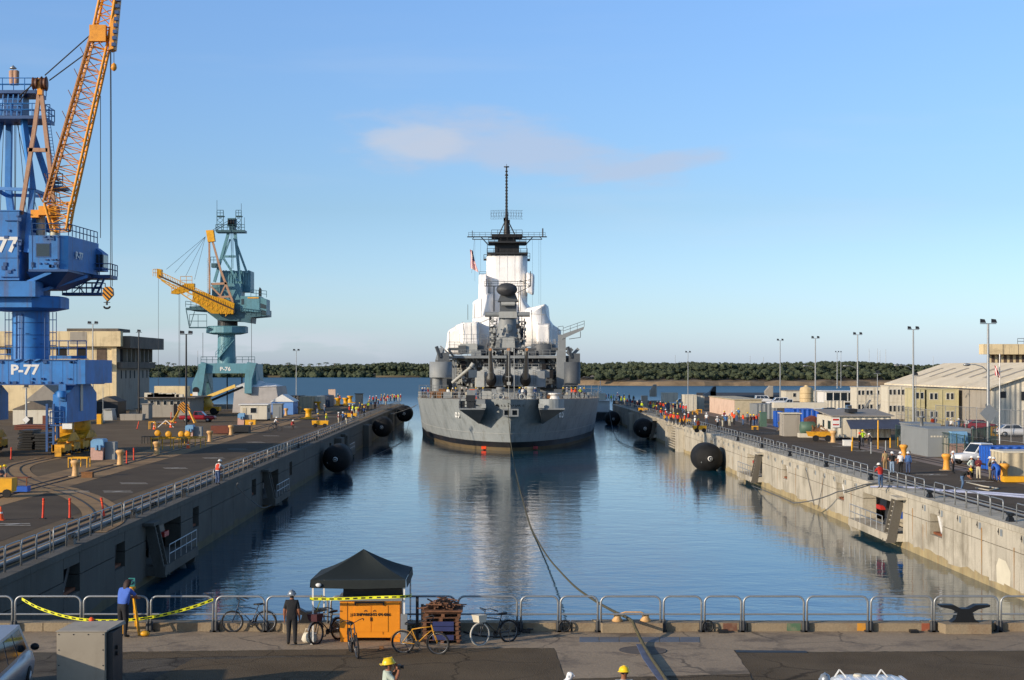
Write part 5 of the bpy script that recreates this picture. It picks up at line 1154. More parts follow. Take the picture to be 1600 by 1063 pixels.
b = MB(); pb(b,337,382,359.5,363,CT+3,3); b.rail([P(337,359.5,CT+3),P(382,359.5,CT+3)],1.0,.05,1); part('top_platform',b,m_teald,tc_)
b = MB(); pb(b,355.5,367.5,341,353.5,CT+3.4,2); pb(b,358,366,353,360,CT+3.4,1.5); part('sheave_house',b,m_teald,tc_)
for k in range(3):
 b = MB(); q = P(357.5+k*4,347.5,CT+3.3); b.lathe([(.55,-.12),(.55,.12)],q,14,0,'x'); part('sheave',b,m_black,tc_)
for x0, x1 in ((339, 349), (368.5, 377)):
 b = MB()
 for x in (x0, x1): pbeam(b, (x, 360), (x, 330), .12, CT+4)
 for k,(ya,yb) in enumerate(((360,352),(352,344),(344,338))): pbeam(b,(x0,ya),(x1,yb),.08,CT+4); pbeam(b,(x1,ya),(x0,yb),.08,CT+4)
 pb(b,x0-.5,x1+.5,337,338.5,CT+3.4,1.4); b.rail([P(x0,337,CT+3.5),P(x1,337,CT+3.5)],1.0,.05,.6); part('light_tower',b,m_teald,tc_)
b = MB(); b.tube(P(339,338,CT+4),P(339,313,CT+4),.04,3); b.tube(P(377,338,CT+4),P(377,318,CT+4),.04,3); b.tube(P(382,355,CT+4),P(382,340,CT+4),.04,3); part('aerial',b,m_steel,tc_)
b = MB(); b.rail([P(329,411,CT+3),P(339,411,CT+3)],1.1,.05,.6); pb(b,330,341,411.5,418,CT+3,1.6); part('side_platform',b,m_teald,tc_)
b = MB()
for x in (324, 326): b.tube(P(x, 462, CT+2), P(x, 404, CT+2), .03, 3)
for y in range(404, 462, 3): b.tube(P(324, y, CT+2), P(326, y, CT+2), .03, 3)
part('ladder', b, m_greyl, tc_)
for (x0,y0,x1,y1,w) in [(327,377,327.5,460,.32),(332,377,345,423,.36),(345,423,363,470,.4),(363,470,365.5,489,.4),(330,444,355,443,.4),(338,465,360,463.5,.35),(353,444,343,465,.25),(330,448,352,470,.3)]:
 b = MB(); pbeam(b, (x0, y0), (x1, y1), w, CT+.6); part('jib_strut', b, m_tan, tc_)
b = MB(); prismp(b,[(321.5,360),(333,359.5),(335.5,377),(324.5,378.5)],CT+.2,1.2); part('strut_head',b,m_yel,tc_)
b = MB()
for x, y in ((260, 421), (273, 426), (290, 432), (304, 437)): b.tube(P(321, 370, CT+.6), P(x, y, CT-1.5), .035, 3)
b.tube(P(332,360,CT+.6),P(357,345,CT+3),.05,3); b.tube(P(333,362,CT+.6),P(357,349,CT+3),.05,3); part('pendant_rope',b,m_cable,tc_)
YT0, YT1 = CT+.2, CT-2.5
def bpt(x, y): f = (365-x)/115; return P(x, y, YT0+(YT1-YT0)*f)
b = MB(); b.beam(bpt(365,484),bpt(248,431),.3,.28); part('boom_girder',b,mat('girder_brown','#5a4228',.7,var=.2),tc_)
b = MB(); b.beam(bpt(363, 477), bpt(250, 425), .12, .12); b.beam(bpt(359, 490), bpt(247, 434), .2, .2)
for k in range(30):
 f0 = k/30; x = 250+f0*112; yt = 424+f0*53; b.beam(bpt(x, yt), bpt(x+2.2, yt+8), .1, .1)
part('boom_railing', b, m_yel, tc_)
b = MB(); b.beam(bpt(252, 438), bpt(300, 470), .2, .2); b.beam(bpt(300, 470), bpt(342, 490), .2, .2)
for k in range(14):
 x = 256+k*7.4; yl = 438+(x-252)*.62 if x < 300 else 470+(x-300)*.47; b.beam(bpt(x,yl),bpt(x+2,430+(x-248)*.453+4),.09); b.beam(bpt(x,yl),bpt(x+8,430+(x-240)*.453+4),.09)
part('boom_lacing', b, m_yel, tc_)
b = MB(); b.prism([bpt(x,y) for x,y in ((330,490),(364,491),(366,474),(350,467),(330,462),(318,457),(300,452),(302,470))],(0,1.0,0)); part('boom_heel',b,m_yel,tc_)
b = MB(); b.prism([bpt(x,y) for x,y in ((245,434),(252,434),(252,421),(245,420))],(0,1.4,0)); part('boom_tip',b,m_yel,tc_)
b = MB(); b.rail([bpt(239, 432), bpt(246, 432)], 1.3, .05, .5); part('tip_rail', b, m_yel, tc_)
b = MB(); b.prism([bpt(x,y) for x,y in ((267,459),(276,460),(303,452),(303,443),(290,443),(268,455))],(0,1.4,0)); b.rail([bpt(282,444),bpt(300,444)],1.4,.05,1); b.rail([bpt(268,456),bpt(280,456)],1.1,.05,.8); part('trolley_basket',b,m_yel,tc_)
b = MB(); b.tube(bpt(247.5,434),P(247.5,640,YT1),.035,3); b.tube(bpt(281,460),P(281,616,CT-1),.035,3); b.tube(P(279.5,460,CT-1),P(279.5,600,CT-1),.03,3); part('hoist_rope',b,m_cable,tc_)
b = MB(); b.beam(P(340,562,CT+3.1),P(366,531,CT+3.1),.9,.1); b.rail([P(337,559,CT+2.9),P(364,528,CT+2.9)],1.0,.05,.8); part('stair',b,m_teal,tc_)
b = MB(); b.rail([P(314,567,CT),P(341,567,CT)],1.1,.045,1.0); b.rail([P(369,567,CT),P(398,567,CT)],1.1,.045,1.0); part('beam_rail',b,m_teald,tc_)
b = MB(); b.tube(P(355,583,CT+6),P(355,640,CT+6),.12,4); b.tube(P(378,583,CT+6),P(378,640,CT+6),.12,4); b.tube(P(317,520,CT+2),P(317,560,CT+2),.05,3); b.tube(P(393,500,CT+2),P(393,565,CT+2),.05,3); part('cable_run',b,m_steel,tc_)
lettering('crane_number', 'P-76', 1.0, P(352, 577, CT-.03), m_white, tc_, bold=.03, sx=1.1)
b = MB()
for x in range(-4, 118, 17): p = P(x, 0, CB); b.bb(p.x-.015, p.x+.015, CB-.012, CB-.001, zb0+.02, zb1-.02)
b.bb(-51.9,P(119,0,CB).x,CB-.10,CB-.001,zb0-.0,zb0+.12); b.bb(-51.9,P(119,0,CB).x,CB-.10,CB-.001,zb1-.1,zb1)
part('plate_seams', b, m_blued, bc)['kind'] = 'stuff'
b = MB()
for k in range(9):
 a = math.pi*(1.0+k/8.0); b.tube((cc[0]+1.77*math.cos(a),cc[1]+1.77*math.sin(a),P(0,490+8*k,CB+5).z),(cc[0]+1.77*math.cos(a+.2),cc[1]+1.77*math.sin(a+.2),P(0,490+8*k,CB+5).z),.03,4)
for y in (505, 524, 543): b.ring((cc[0], cc[1], P(0, y, CB+5).z), 1.745, .03, 'z', 28, 4)
part('column_seams', b, m_blued, bc)['kind'] = 'stuff'
# ================================================================ BUILDERS FOR THINGS ON THE QUAYS
m_bollard = mat('bollard_buff', '#c9a06a', .6, var=.1, dirt='#8c6a40', dirt_amt=.4, dscale=4)
m_bollo = mat('bollard_orange', '#dc9a3a', .6, var=.1, dirt='#9c6a2c', dirt_amt=.4, dscale=4)
m_cream = mat('cream_wall','#d3c19a',.85,var=.07,vscale=.3,dirt='#8d7c62',dirt_amt=.5,dscale=.35,streak=('#6f6353',.45))
m_creamd= mat('stained_concrete','#6d655c',.9,var=.15,vscale=.4,dirt='#3e3a36',dirt_amt=.6,dscale=.3,streak=('#37332f',.5))
m_gbuild= mat('grey_render','#9b958a',.9,var=.1,vscale=.3,dirt='#6d675f',dirt_amt=.5,dscale=.3,streak=('#5c564d',.4))
m_offw  = mat('off_white','#c9c3b2',.7,var=.06,vscale=.8,dirt='#8f8778',dirt_amt=.35,dscale=.8,streak=('#8a7c64',.3))
m_tanm  = mat('tan_metal', '#b3a88e', .7, var=.08, dirt='#857a64', dirt_amt=.4, dscale=.9)
m_pink  = mat('salmon_wall', '#cdb3a0', .8, var=.06, dirt='#94735e', dirt_amt=.35, dscale=.7)
m_pinkc = mat('pink_concrete', '#bf9a8c', .85, var=.08, dirt='#8a6a5c', dirt_amt=.4, dscale=2)
m_lblue = mat('light_blue_paint', '#6f9cc0', .5, var=.08, dirt='#4e708c', dirt_amt=.3, dscale=2)
m_cblue = mat('container_blue', '#1d56b4', .5, var=.08, dirt='#1a3b70', dirt_amt=.3, dscale=1)
m_shedb = mat('shed_blue', '#5d8ac6', .6, var=.06)
m_green = mat('tank_green', '#4b6656', .6, var=.12, dirt='#33443a', dirt_amt=.4, dscale=1)
m_fence = mat('fence_green', '#2b443c', .6, var=.1)
m_gblock= mat('enclosure_grey', '#7f8486', .65, var=.05, vscale=.5, dirt='#66696a', dirt_amt=.3, dscale=.6)
m_roof  = mat('roof_sheet', '#dccfb4', .7, var=.07, vscale=.2, dirt='#b5a586', dirt_amt=.5, dscale=.25)
m_roofg = mat('roof_grey', '#8d8880', .85, var=.12, vscale=.5, dirt='#5f5a54', dirt_amt=.5, dscale=.5)
m_awn   = mat('awning_blue', '#3a4358', .8, var=.12, vscale=1)
m_brown = mat('rusty_brown', '#6b3a2c', .8, var=.2, dirt='#3e2219', dirt_amt=.5, dscale=1.5)
m_yelm  = mat('module_yellow', '#b8b08a', .7, var=.05, dirt='#9a8a48', dirt_amt=.3, dscale=.8)
m_tankt = mat('tank_tan', '#c2ad84', .7, var=.08, streak=('#8c7450', .4))
m_carw  = mat('car_white', '#d4d6d8', .25, var=.02, spec=.6)
m_cars  = mat('car_silver', '#9fa6b0', .3, metal=.3, var=.03)
m_carr  = mat('car_red', '#8c1f2a', .3, var=.05)
m_carb  = mat('car_blue', '#34507c', .3, var=.05)
m_card  = mat('car_dark', '#2a2d33', .3, var=.05)
m_tyre  = mat('tyre', '#151516', .8, var=.15)
m_rim   = mat('wheel_rim', '#8f9296', .35, metal=.6, var=.05)
m_lamp  = mat('headlamp', '#d9dee0', .15, var=.02)
m_tail  = mat('tail_lamp', '#8c1a1a', .2, var=.02)
m_msh   = mat('mesh_steel', '#8f9192', .6, metal=.3, var=.1)
m_chrome= mat('chrome', '#6f7276', .35, metal=.7, var=.02)
m_curtw = mat('window_frame_white', '#cfccc2', .6, var=.03)
m_ltglass= mat('green_glass', '#7fa694', .15, var=.1)
def corr(name,base,ref,sc=4.0):
 m = ref.copy(); m.name = name; n,l = m.node_tree.nodes,m.node_tree.links; t = n.new('ShaderNodeTexCoord'); w = n.new('ShaderNodeTexWave'); w.bands_direction = 'DIAGONAL'; w.inputs['Scale'].default_value = sc
 mp = n.new('ShaderNodeMapping'); mp.inputs['Scale'].default_value = (1,1,0); l.new(t.outputs['Object'],mp.inputs[0]); l.new(mp.outputs[0],w.inputs['Vector'])
 bp = n.new('ShaderNodeBump'); bp.inputs['Strength'].default_value = .8; bp.inputs['Distance'].default_value = .12; l.new(w.outputs[0],bp.inputs['Height']); l.new(bp.outputs[0],n['Principled BSDF'].inputs['Normal']); return m
m_corrw = corr('corrugated_white',None,m_offw,.9); m_corrt = corr('corrugated_tan',None,m_tanm,.8); m_corrb = corr('corrugated_blue',None,m_cblue,.9); m_corrg = corr('corrugated_grey',None,m_gblock,.9); m_corrd = corr('corrugated_dark',None,m_steel,.9); m_corrr = corr('corrugated_roof',None,m_roof,.35)
def gpt(px, py): return G(px, py, GZ)
def hut(name,label,cat,x0,x1,yt,yb,depth,m,roof=None,gable=0.0,over=.15,wins=(),doors=(),side_wins=(),group=None,base=0.0,rz=0.0,mono=0.0,sidem=None,hgt=None,plinth=None):
 """building whose front (camera-facing) wall spans photo x0..x1 at ground row yb; windows given as fractions of the wall"""
 a = gpt(x0, yb); Y = a.y; w = (x1-x0)/F*Y; h = hgt or (CH-(yt-VY)/F*Y-GZ); cx = (a.x+(x1-VX)/F*Y)/2
 t = thing(name, label, cat, (cx, Y, GZ), rz, group)
 X0, X1 = -w/2, w/2
 b = MB(); b.bb(X0, X1, 0, depth, base, h); bd = part('wall', b, m, t, True)
 if base > 0: c = MB(); c.bb(X0+.1, X1-.1, .1, depth-.1, 0.004, base); part('plinth', c, plinth or m_dark, t, True)
 r = roof or m_roofg; c = MB()
 if gable > 0: c.prism([(X0-over, -over, h), (X1+over, -over, h), ((X0+X1)/2, -over, h+gable)], (0, depth+2*over, 0))
 elif mono: c.prism([(X0-over,-over,h),(X0-over,depth+over,h+mono),(X0-over,depth+over,h+mono+.12),(X0-over,-over,h+.12)],(w+2*over,0,0))
 else: c.bb(X0-over, X1+over, -over, depth+over, h, h+.12)
 part('roof', c, r, t, True)
 def win(u0, u1, v0, v1, side=False, door=False, m_=None):
  c = MB(); g = MB(); fw = .06
  if not side:
   xa,xb = X0+w*u0,X0+w*u1; c.bb(xa,xb,-.05,0,base+(h-base)*v0,base+(h-base)*v1); g.bb(xa+fw,xb-fw,-.065,-.05,base+(h-base)*v0+fw,base+(h-base)*v1-fw)
  else:
   sx = X1 if side == 'r' else X0; s_ = 1 if side == 'r' else -1; ya, yb_ = depth*u0, depth*u1
   c.bb(*sorted((sx,sx+s_*.05)),ya,yb_,base+(h-base)*v0,base+(h-base)*v1); g.bb(*sorted((sx+s_*.05,sx+s_*.065)),ya+fw,yb_-fw,base+(h-base)*v0+fw,base+(h-base)*v1-fw)
  f = part('door' if door else 'window', c, m_ if (door and m_) else m_curtw, t, True)
  part('pane' if not door else 'door_leaf', g, m_glass if not door else (m_ or m_gblock), f, True)
 for q in wins: win(*q)
 for q in doors: win(*q[:4], door=True, m_=(q[4] if len(q) > 4 else None))
 for q in side_wins: win(*q[:4], side=(q[4] if len(q) > 4 else ('l' if cx > 0 else 'r')))
 return t
def bollard(px, py, h, m, lab, kind=0):
 p = gpt(px, py); s_ = h/1.35
 t = thing('bollard', lab, 'bollard', p, 0, 'mooring bollards along the quays')
 b = MB(); b.lathe([(.33*s_,0),(.27*s_,.35*s_),(.25*s_,.8*s_),(.33*s_,1.0*s_),(.42*s_,1.12*s_),(.42*s_,1.25*s_),(.3*s_,1.35*s_)],(0,0,.06),16); part('post',b,m,t,True)
 b = MB(); b.lathe([(.62*s_, 0.004), (.62*s_, .06)], (0,0,0), 16); part('base_plate', b, m_curb, t, True); return t
def lamp_mast(px, py_base, py_top, lab, heads=2, arm=None, Y=None, m=None, r=.11, kind='flood'):
 p = gpt(px, py_base) if Y is None else P(px, 0, Y); p.z = GZ; h = CH-(py_top-VY)/F*p.y-GZ
 t = thing('lamp_mast', lab, 'lamp post', p, 0, 'tall lamp masts on the quays'); m = m or m_galv
 b = MB(); b.tube((0,0,0),(0,0,h-.4),r*1.3,8,r2=r*.75); b.lathe([(.3,0),(.3,.25)],(0,0,0),8); part('pole',b,m,t,True)
 b = MB()
 if heads: b.bb(-.6*heads/2-.2, .6*heads/2+.2, -.05, .05, h-.42, h-.34); part('crossarm', b, m, t, True)
 for k in range(heads):
  b = MB(); x = (k-(heads-1)/2)*1.3*(.85 if h > 11 else 1.3); b.prism([(x-.27,-.2,h-.3),(x+.27,-.25,h-.3),(x+.2,-.05,h+.05),(x-.24,-.1,h+.1)],(.05,.3,0)); part('floodlight',b,m_steel,t,True)
 if arm:
  ay,dx = arm; z = CH-(ay-VY)/F*p.y-GZ; b = MB(); b.path([(0,0,z-.7),(dx*.3,0,z-.2),(dx*.7,0,z+.02),(dx,0,z)],.05,5); ar = part('bracket_arm',b,m,t,True)
  b = MB(); b.ball((dx*1.12, 0, z), .25, 8, 5, 0, (1.6, .8, .6)); part('lantern', b, m_galv, ar, True)
 return t
def vehicle(name, lab, cat, loc, rz, L, Wd, H, m, kind='car', group=None):
 """heading +x; origin at centre of the ground footprint"""
 t = thing(name, lab, cat, loc, rz, group); hw = Wd/2; wr = .33 if kind != 'truck' else .4
 # lower body as a loft of cross sections along x
 if kind == 'pickup': prof = [(-.5,.5,.95),(-.49,.42,1.0),(-.12,.4,1.0),(-.1,.4,1.02),(.2,.4,1.02),(.24,.4,1.0),(.46,.42,.93),(.5,.5,.8)]
 elif kind == 'van': prof = [(-.5,.35,1.0),(-.48,.3,1.02),(.2,.3,1.02),(.38,.3,1.0),(.47,.33,.9),(.5,.4,.75)]
 else: prof = [(-.5,.45,.82),(-.48,.3,.92),(-.3,.25,.95),(.18,.25,.93),(.42,.3,.82),(.49,.35,.72),(.5,.42,.6)]
 rings = []
 for x, z0, z1 in prof:
  k = .93 if abs(x) > .47 else 1.0; rings.append([(x*L,-hw*k*.96,z0),(x*L,-hw*k,(z0+z1)*.55),(x*L,-hw*k*.93,z1),(x*L,hw*k*.93,z1),(x*L,hw*k,(z0+z1)*.55),(x*L,hw*k*.96,z0)])
 b = MB(); b.loft(rings, 0, True); body = part('body', b, m, t, True)
 zr = H; zs = .95 if kind == 'car' else 1.0
 cabs = {'pickup': (-.10,.24,-.08,.12),'van': (-.49,.40,-.46,.24),'car': (-.42,.22,-.26,.06),'suv': (-.49,.24,-.44,.10),'truck': (.1,.48,.12,.42)}[kind]
 xb0, xb1, xt0, xt1 = [q*L for q in cabs]; tw = .80
 b = MB(); vs = [(xb0,-hw*.92,zs),(xb1,-hw*.92,zs),(xb1,hw*.92,zs),(xb0,hw*.92,zs),(xt0,-hw*tw,zr),(xt1,-hw*tw,zr),(xt1,hw*tw,zr),(xt0,hw*tw,zr)]
 b.add(vs, [(0,1,5,4), (1,2,6,5), (2,3,7,6), (3,0,4,7), (4,5,6,7)], 0, False); part('cab', b, m, t, True)
 def quad(nm, idx, ins, off, mm, split=1):
  a = [Vector(vs[i]) for i in idx]; nrm = (a[1]-a[0]).cross(a[3]-a[0]).normalized()
  for k in range(split):
   u0, u1 = ins+(1-2*ins)*k/split+(.012 if k else 0), ins+(1-2*ins)*(k+1)/split-(.012 if k < split-1 else 0)
   def bl(u, v): return (a[0]*(1-u)+a[1]*u)*(1-v)+(a[3]*(1-u)+a[2]*u)*v
   b = MB(); q = [bl(u0,.12),bl(u1,.12),bl(u1,.9),bl(u0,.9)]; b.prism([p+nrm*off for p in q],-nrm*(off*.8)); part(nm,b,mm,t,True)
 quad('windscreen', (1,2,6,5), .06, .012, m_glass); quad('rear_window', (3,0,4,7), .08, .012, m_glass)
 ns = {'pickup': 2, 'van': 3, 'car': 2, 'suv': 3, 'truck': 1}[kind]
 quad('side_window', (0,1,5,4), .07, .012, m_glass, ns); quad('side_window', (2,3,7,6), .07, .012, m_glass, ns)
 if kind == 'pickup':
  b = MB(); b.bb(-.47*L, -.12*L, -hw*.82, hw*.82, 1.003, 1.012); part('load_bed', b, m_dark, t, True)
 for sx in (-.31, .31):
  for sy in (-1, 1):
   b = MB(); b.lathe([(wr*.62,-.11),(wr,-.09),(wr,.09),(wr*.62,.11)],(sx*L,sy*(hw-.08),wr),16,0,'y'); ty = part('tyre',b,m_tyre,t,True)
   b = MB(); b.lathe([(.0,-.12),(wr*.6,-.115),(wr*.6,.115),(.0,.12)],(sx*L,sy*(hw-.08),wr),12,0,'y'); part('rim',b,m_rim,ty,True)
 for sy in (-1, 1):
  b = MB(); b.box((.495*L, sy*hw*.7, .72), (.06, .3, .16)); part('headlight', b, m_lamp, t, True)
  b = MB(); b.box((-.495*L, sy*hw*.8, .85), (.06, .18, .3)); part('tail_light', b, m_tail, t, True)
  b = MB(); b.ball((xb1-.25, sy*(hw+.1), zs+.12), .12, 8, 5, 0, (.6, 1, .8)); part('mirror', b, m_black, t, True)
 b = MB(); b.box((.5*L,0,.48),(.12,Wd*.92,.16)); part('bumper',b,m_steel,t,True); b = MB(); b.box((-.5*L,0,.5),(.12,Wd*.92,.16)); part('bumper',b,m_steel,t,True)
 return t
def box_thing(name, lab, cat, px0, px1, yt, yb, d, m, group=None, lid=None, taper=1.0, z0=0.0, hgt=None, ribs=False):
 a = gpt(px0, yb); Y = a.y; w = (px1-px0)/F*Y; h = hgt or (CH-(yt-VY)/F*Y-GZ); cx = a.x+w/2
 t = thing(name, lab, cat, (cx, Y, GZ), 0, group)
 b = MB(); b.box((0, d/2, z0+(h-z0)/2), (w, d, h-z0), taper=taper); part('body', b, m, t, True)
 b = MB(); b.bb(-w/2*taper-.03, w/2*taper+.03, -.03, d+.03, h, h+.07); part('lid', b, lid or m, t, True)
 return t
def container(lab, px0, px1, yt, yb, d, m, group='shipping containers', rz=0.0):
 a = gpt(px0, yb); Y = a.y; w = (px1-px0)/F*Y; h = CH-(yt-VY)/F*Y-GZ; cx = a.x+w/2
 t = thing('container',lab,'container',(cx,Y,GZ),rz,group); b = MB(); b.bb(-w/2,w/2,0,d,.1,h); part('box',b,m,t,True)
 n = max(2, int(w/1.1)); b = MB()
 for x in (-w/2, w/2): b.bb(x-.06, x+.06, -.05, .05, 0, h+.03)
 b.bb(-w/2, w/2, -.05, .02, h-.1, h+.03); b.bb(-w/2, w/2, -.05, .02, .02, .16); part('frame', b, m, t, True)
 for k in (0, 1):
  b = MB(); xa = -w/2+.1+(w/2-.1)*k; b.bb(xa, xa+w/2-.12, -.03, 0, .2, h-.14); dr = part('door', b, m, t, True)
  b = MB(); b.tube((xa+(w/2-.12)*.5,-.05,.2),(xa+(w/2-.12)*.5,-.05,h-.14),.03,5); part('lock_bar',b,m_galv,dr,True)
 return t
# dock-side railing section, running along +y from the origin
def rail_section(X, y0, y1, lab, grp):
 L = y1-y0; t = thing('guard_rail',lab,'railing',(X,y0,GZ),0,grp); h = 1.08; n = max(1,round(L/2.1)); step = L/n
 for k in range(n):
  b = MB(); a, c = k*step+.06, (k+1)*step-.06; r = .16
  pts = [(0,a,0),(0,a,h-r),(0,a+r*.3,h-r*.3),(0,a+r,h),(0,c-r,h),(0,c-r*.3,h-r*.3),(0,c,h-r),(0,c,0)]
  b.path(pts, .032, 6); b.tube((0, a, h*.5), (0, c, h*.5), .028, 6); part('rail_frame', b, m_galv, t, True)
 return t
# ================================================================ LEFT QUAY
ordn = ['nearest','second','third','fourth','fifth','sixth','seventh','eighth','ninth','tenth','eleventh','twelfth','thirteenth','fourteenth','fifteenth','sixteenth','seventeenth','eighteenth','nineteenth','twentieth']
y = 57.5; i = 0
secs = []
while y < 340: secs.append((y, min(y+13.4, 352))); y += 13.8
for i,(a,b_) in enumerate(secs): rail_section(XL-.45,a,b_,'%s length of grey pipe railing along the left dock edge, counted from the camera' % (ordn[i] if i < 20 else 'last'),'pipe railings along the left coping')
# mooring fairleads on the copings
def cleat_small(X, Y, lab, sc=1.0):
 t = thing('mooring_cleat',lab,'cleat',(X,Y,GZ),0,'small dark cleats on the copings'); b = MB(); b.box((0,0,.12*sc),(.35*sc,.6*sc,.24*sc),taper=.7); part('foot',b,m_black,t,True)
 b = MB(); b.beam((0,-.45*sc,.42*sc),(0,.45*sc,.42*sc),.16*sc); b.beam((0,0,.2*sc),(0,0,.42*sc),.22*sc); part('horn',b,m_black,t,True)
for i,Y in enumerate((74.5,87.5,102,116,131,146,163,180)): cleat_small(XL-.45,Y+.0,'small black cleat at a gap in the left coping railing, %s from the camera' % ordn[i])
for i,Y in enumerate((85.4,101,116.6,132,148,163,179)): cleat_small(XR+.45,Y,'small black cleat at a gap in the right coping railing, %s from the camera' % ordn[i])
for i,(px,py,h,d_) in enumerate([(118,745,1.45,'with flared top next to the low yellow frame'),(188,727,1.5,'between the pink box and the two red posts'),(245,711,1.5,'right of the two red posts'),(328,691,1.45,'in front of the dark steel box row'),(361,680,1.4,'beside the end of the dark steel box row'),(447,650,1.5,'right of the white office'),(468,647,1.5,'below the row of containers'),(392,672,1.2,'under the white office')]):
 bollard(px, py, h*.84, m_bollard, 'buff mooring bollard on the left quay, '+d_)
# cream concrete building
Yb = 302.0; cxr = -72.0; zt = CH+(VY-518)/F*Yb
t = thing('office_block','stained cream concrete block with dark window openings behind the blue crane','building',(cxr,Yb,GZ))
b = MB(); b.bb(-118, cxr, Yb, Yb+29, GZ, P(0, 541, Yb).z); part('wall', b, m_cream, t)
b = MB(); b.bb(cxr+.0, cxr+.12, Yb+.3, Yb+29.2, GZ, P(0, 541, Yb).z); part('side_wall', b, m_gbuild, t)  # right side of the block, its shade put into a greyer wall colour
b = MB(); b.bb(-119, cxr+1.2, Yb-1.2, Yb+.8, P(0, 541.5, Yb).z, P(0, 518, Yb).z); part('parapet', b, m_cream, t)
b = MB(); b.bb(cxr-2, cxr+2.6, Yb+.82, Yb+32, P(0, 544, Yb).z, P(0, 525, Yb).z); part('roof_edge', b, m_creamd, t)
b = MB(); b.bb(P(100,0,Yb).x,P(181,0,Yb).x,Yb+2,Yb+12,P(0,518,Yb).z,P(0,513,Yb).z); part('roof_house',b,m_creamd,t)
b = MB(); b.bb(P(112,0,Yb).x,P(138,0,Yb).x,Yb-1.23,Yb-1.205,P(0,538,Yb).z,P(0,519,Yb).z); part('stain_patch',b,m_gbuild,t)
for x0,x1,y0,y1,m in ((151,167,544.5,566,mat('brown_shutter','#54463c',.8,var=.2)),(163.5,168,580,592,m_dark),(89,104,544,556,m_dark),(120,135,544,560,m_dark),(10,20,545,556,m_dark),(30,44,545,556,m_dark),(60,74,545,556,m_dark)):
 b = MB(); b.bb(P(x0,0,Yb).x,P(x1,0,Yb).x,Yb-.06,Yb+.02,P(0,y1,Yb).z,P(0,y0,Yb).z); w_ = part('window',b,m,t)
 b = MB(); b.bb(P(x0,0,Yb).x-.15,P(x1,0,Yb).x+.15,Yb-.2,Yb-.07,P(0,y1,Yb).z-.15,P(0,y1,Yb).z); part('sill',b,m_cream,w_)
b = MB(); b.bb(P(147,0,Yb).x,P(171,0,Yb).x,Yb-1.3,Yb-.01,P(0,577,Yb).z,P(0,566.5,Yb).z); part('balcony',b,m_cream,t)
b = MB(); b.bb(P(175,0,Yb).x,P(182.5,0,Yb).x,Yb-.35,Yb-.01,GZ,P(0,541.6,Yb).z); part('pilaster',b,m_cream,t)
b = MB(); b.bb(cxr+.13, cxr+1.0, Yb+.4, Yb+31, P(0, 576, Yb).z, P(0, 566, Yb).z); part('ledge', b, m_creamd, t)
for k in range(7):
 ya = Yb+3+k*3.8; b = MB(); b.bb(cxr+.13,cxr+.16,ya,ya+2.0,P(0,565.5,Yb).z,P(0,545,Yb).z); part('window',b,m_dark,t)
 b = MB(); b.bb(cxr+.17, cxr+.9, ya+2.4, ya+2.9, P(0, 565.6, Yb).z, P(0, 544.2, Yb).z); part('fin', b, m_gbuild, t)
 b = MB(); b.bb(cxr+.13, cxr+.16, ya+.6, ya+1.4, P(0, 592, Yb).z, P(0, 579, Yb).z); part('window', b, m_dark, t)
# low cream building right of it
t = hut('store_building','long low cream store building with dark doorways, right of the grey block wall','building',231,296,622,652,14,m_gbuild,m_creamd,over=1.2,wins=[(.05+.16*k,.14+.16*k,.62,.86) for k in range(6)],doors=[(.62,.7,.05,.7,m_dark)])
b = MB(); a = gpt(231,652); b.bb(a.x,P(287,0,a.y).x,a.y+5,a.y+5.8,P(0,622,a.y).z,P(0,604,a.y).z); part('upper_wall',b,m_cream,t)
b = MB(); r_ = random.Random(6)
for k in range(16): x = 232+k*3.3; p = P(x,619,a.y+2); b.box((p.x,p.y,p.z),(r_.uniform(.4,1.4),1,r_.uniform(.3,1.3)))
part('rooftop_clutter', b, m_offw, t)['kind'] = 'stuff'
# sheds behind the blue crane
def gshed(lab,x0,x1,yt,yb,gab,d,m,roof,**k): return hut('shed',lab,'shed',x0,x1,yt,yb,d,m,roof,gable=gab,**k)
gshed('white gabled corrugated shed seen under the blue crane beam',40,99,627,655,2.6,16,m_corrw,m_roofg,doors=[(.45,.62,0,.75,m_dark)])
gshed('low white shed with shallow dark roof in front of the gabled one',20,82,640,664,1.2,9,m_offw,m_creamd,doors=[(.75,.9,0,.6,m_brown),(.3,.5,0,.5,m_dark)])
gshed('small dark open shed below the corner of the cream block', 149, 184, 628, 652, .9, 6, m_steel, m_creamd)
hut('electrical_house','small grey concrete box house beside the lamp mast near the cream block','building',222,232,632,655,3,m_gbuild)
# debris heaps and stacks
def timber_stack(name, lab, px0, px1, yt, yb, d, m, n, mk):
 a = gpt(px0,yb); Y = a.y; w = (px1-px0)/F*Y; h = CH-(yt-VY)/F*Y-GZ; t = thing(name,lab,'stack',(a.x+w/2,Y,GZ)); r = random.Random(int(px0));
 for k in range(n):
  b = MB(); hh = h/n; b.box((r.uniform(-.12,.12),d/2+r.uniform(-.1,.1),hh*(k+.5)),(w*r.uniform(.88,1),d,hh*.8)); part(mk,b,m,t,True)
 return t
timber_stack('mat_stack','tall stack of dark crane mats behind the blue crane leg',28,52,672,703,3,m_black,8,'mat')
timber_stack('mat_stack','longer lower stack of black mats next to the tall stack',53,76,677,703,3.5,m_steel,6,'mat')
timber_stack('timber_stack','brown flat timber pile under the blue crane beam',20,74,664,672,4,m_brown,3,'timber')
box_thing('timber_crate','orange brown timber crate standing in front of the low white shed','crate',60,70,647,660,1.5,m_wood)
box_thing('skip','pale open skip by the foot of the lamp mast near the cream block','skip',188,222,648,657,2.2,m_gbuild,taper=1.05)
box_thing('equipment_crate','whitish tarp covered equipment beside the lamp mast','equipment',200,214,641,650,1.4,m_offw,taper=.7)
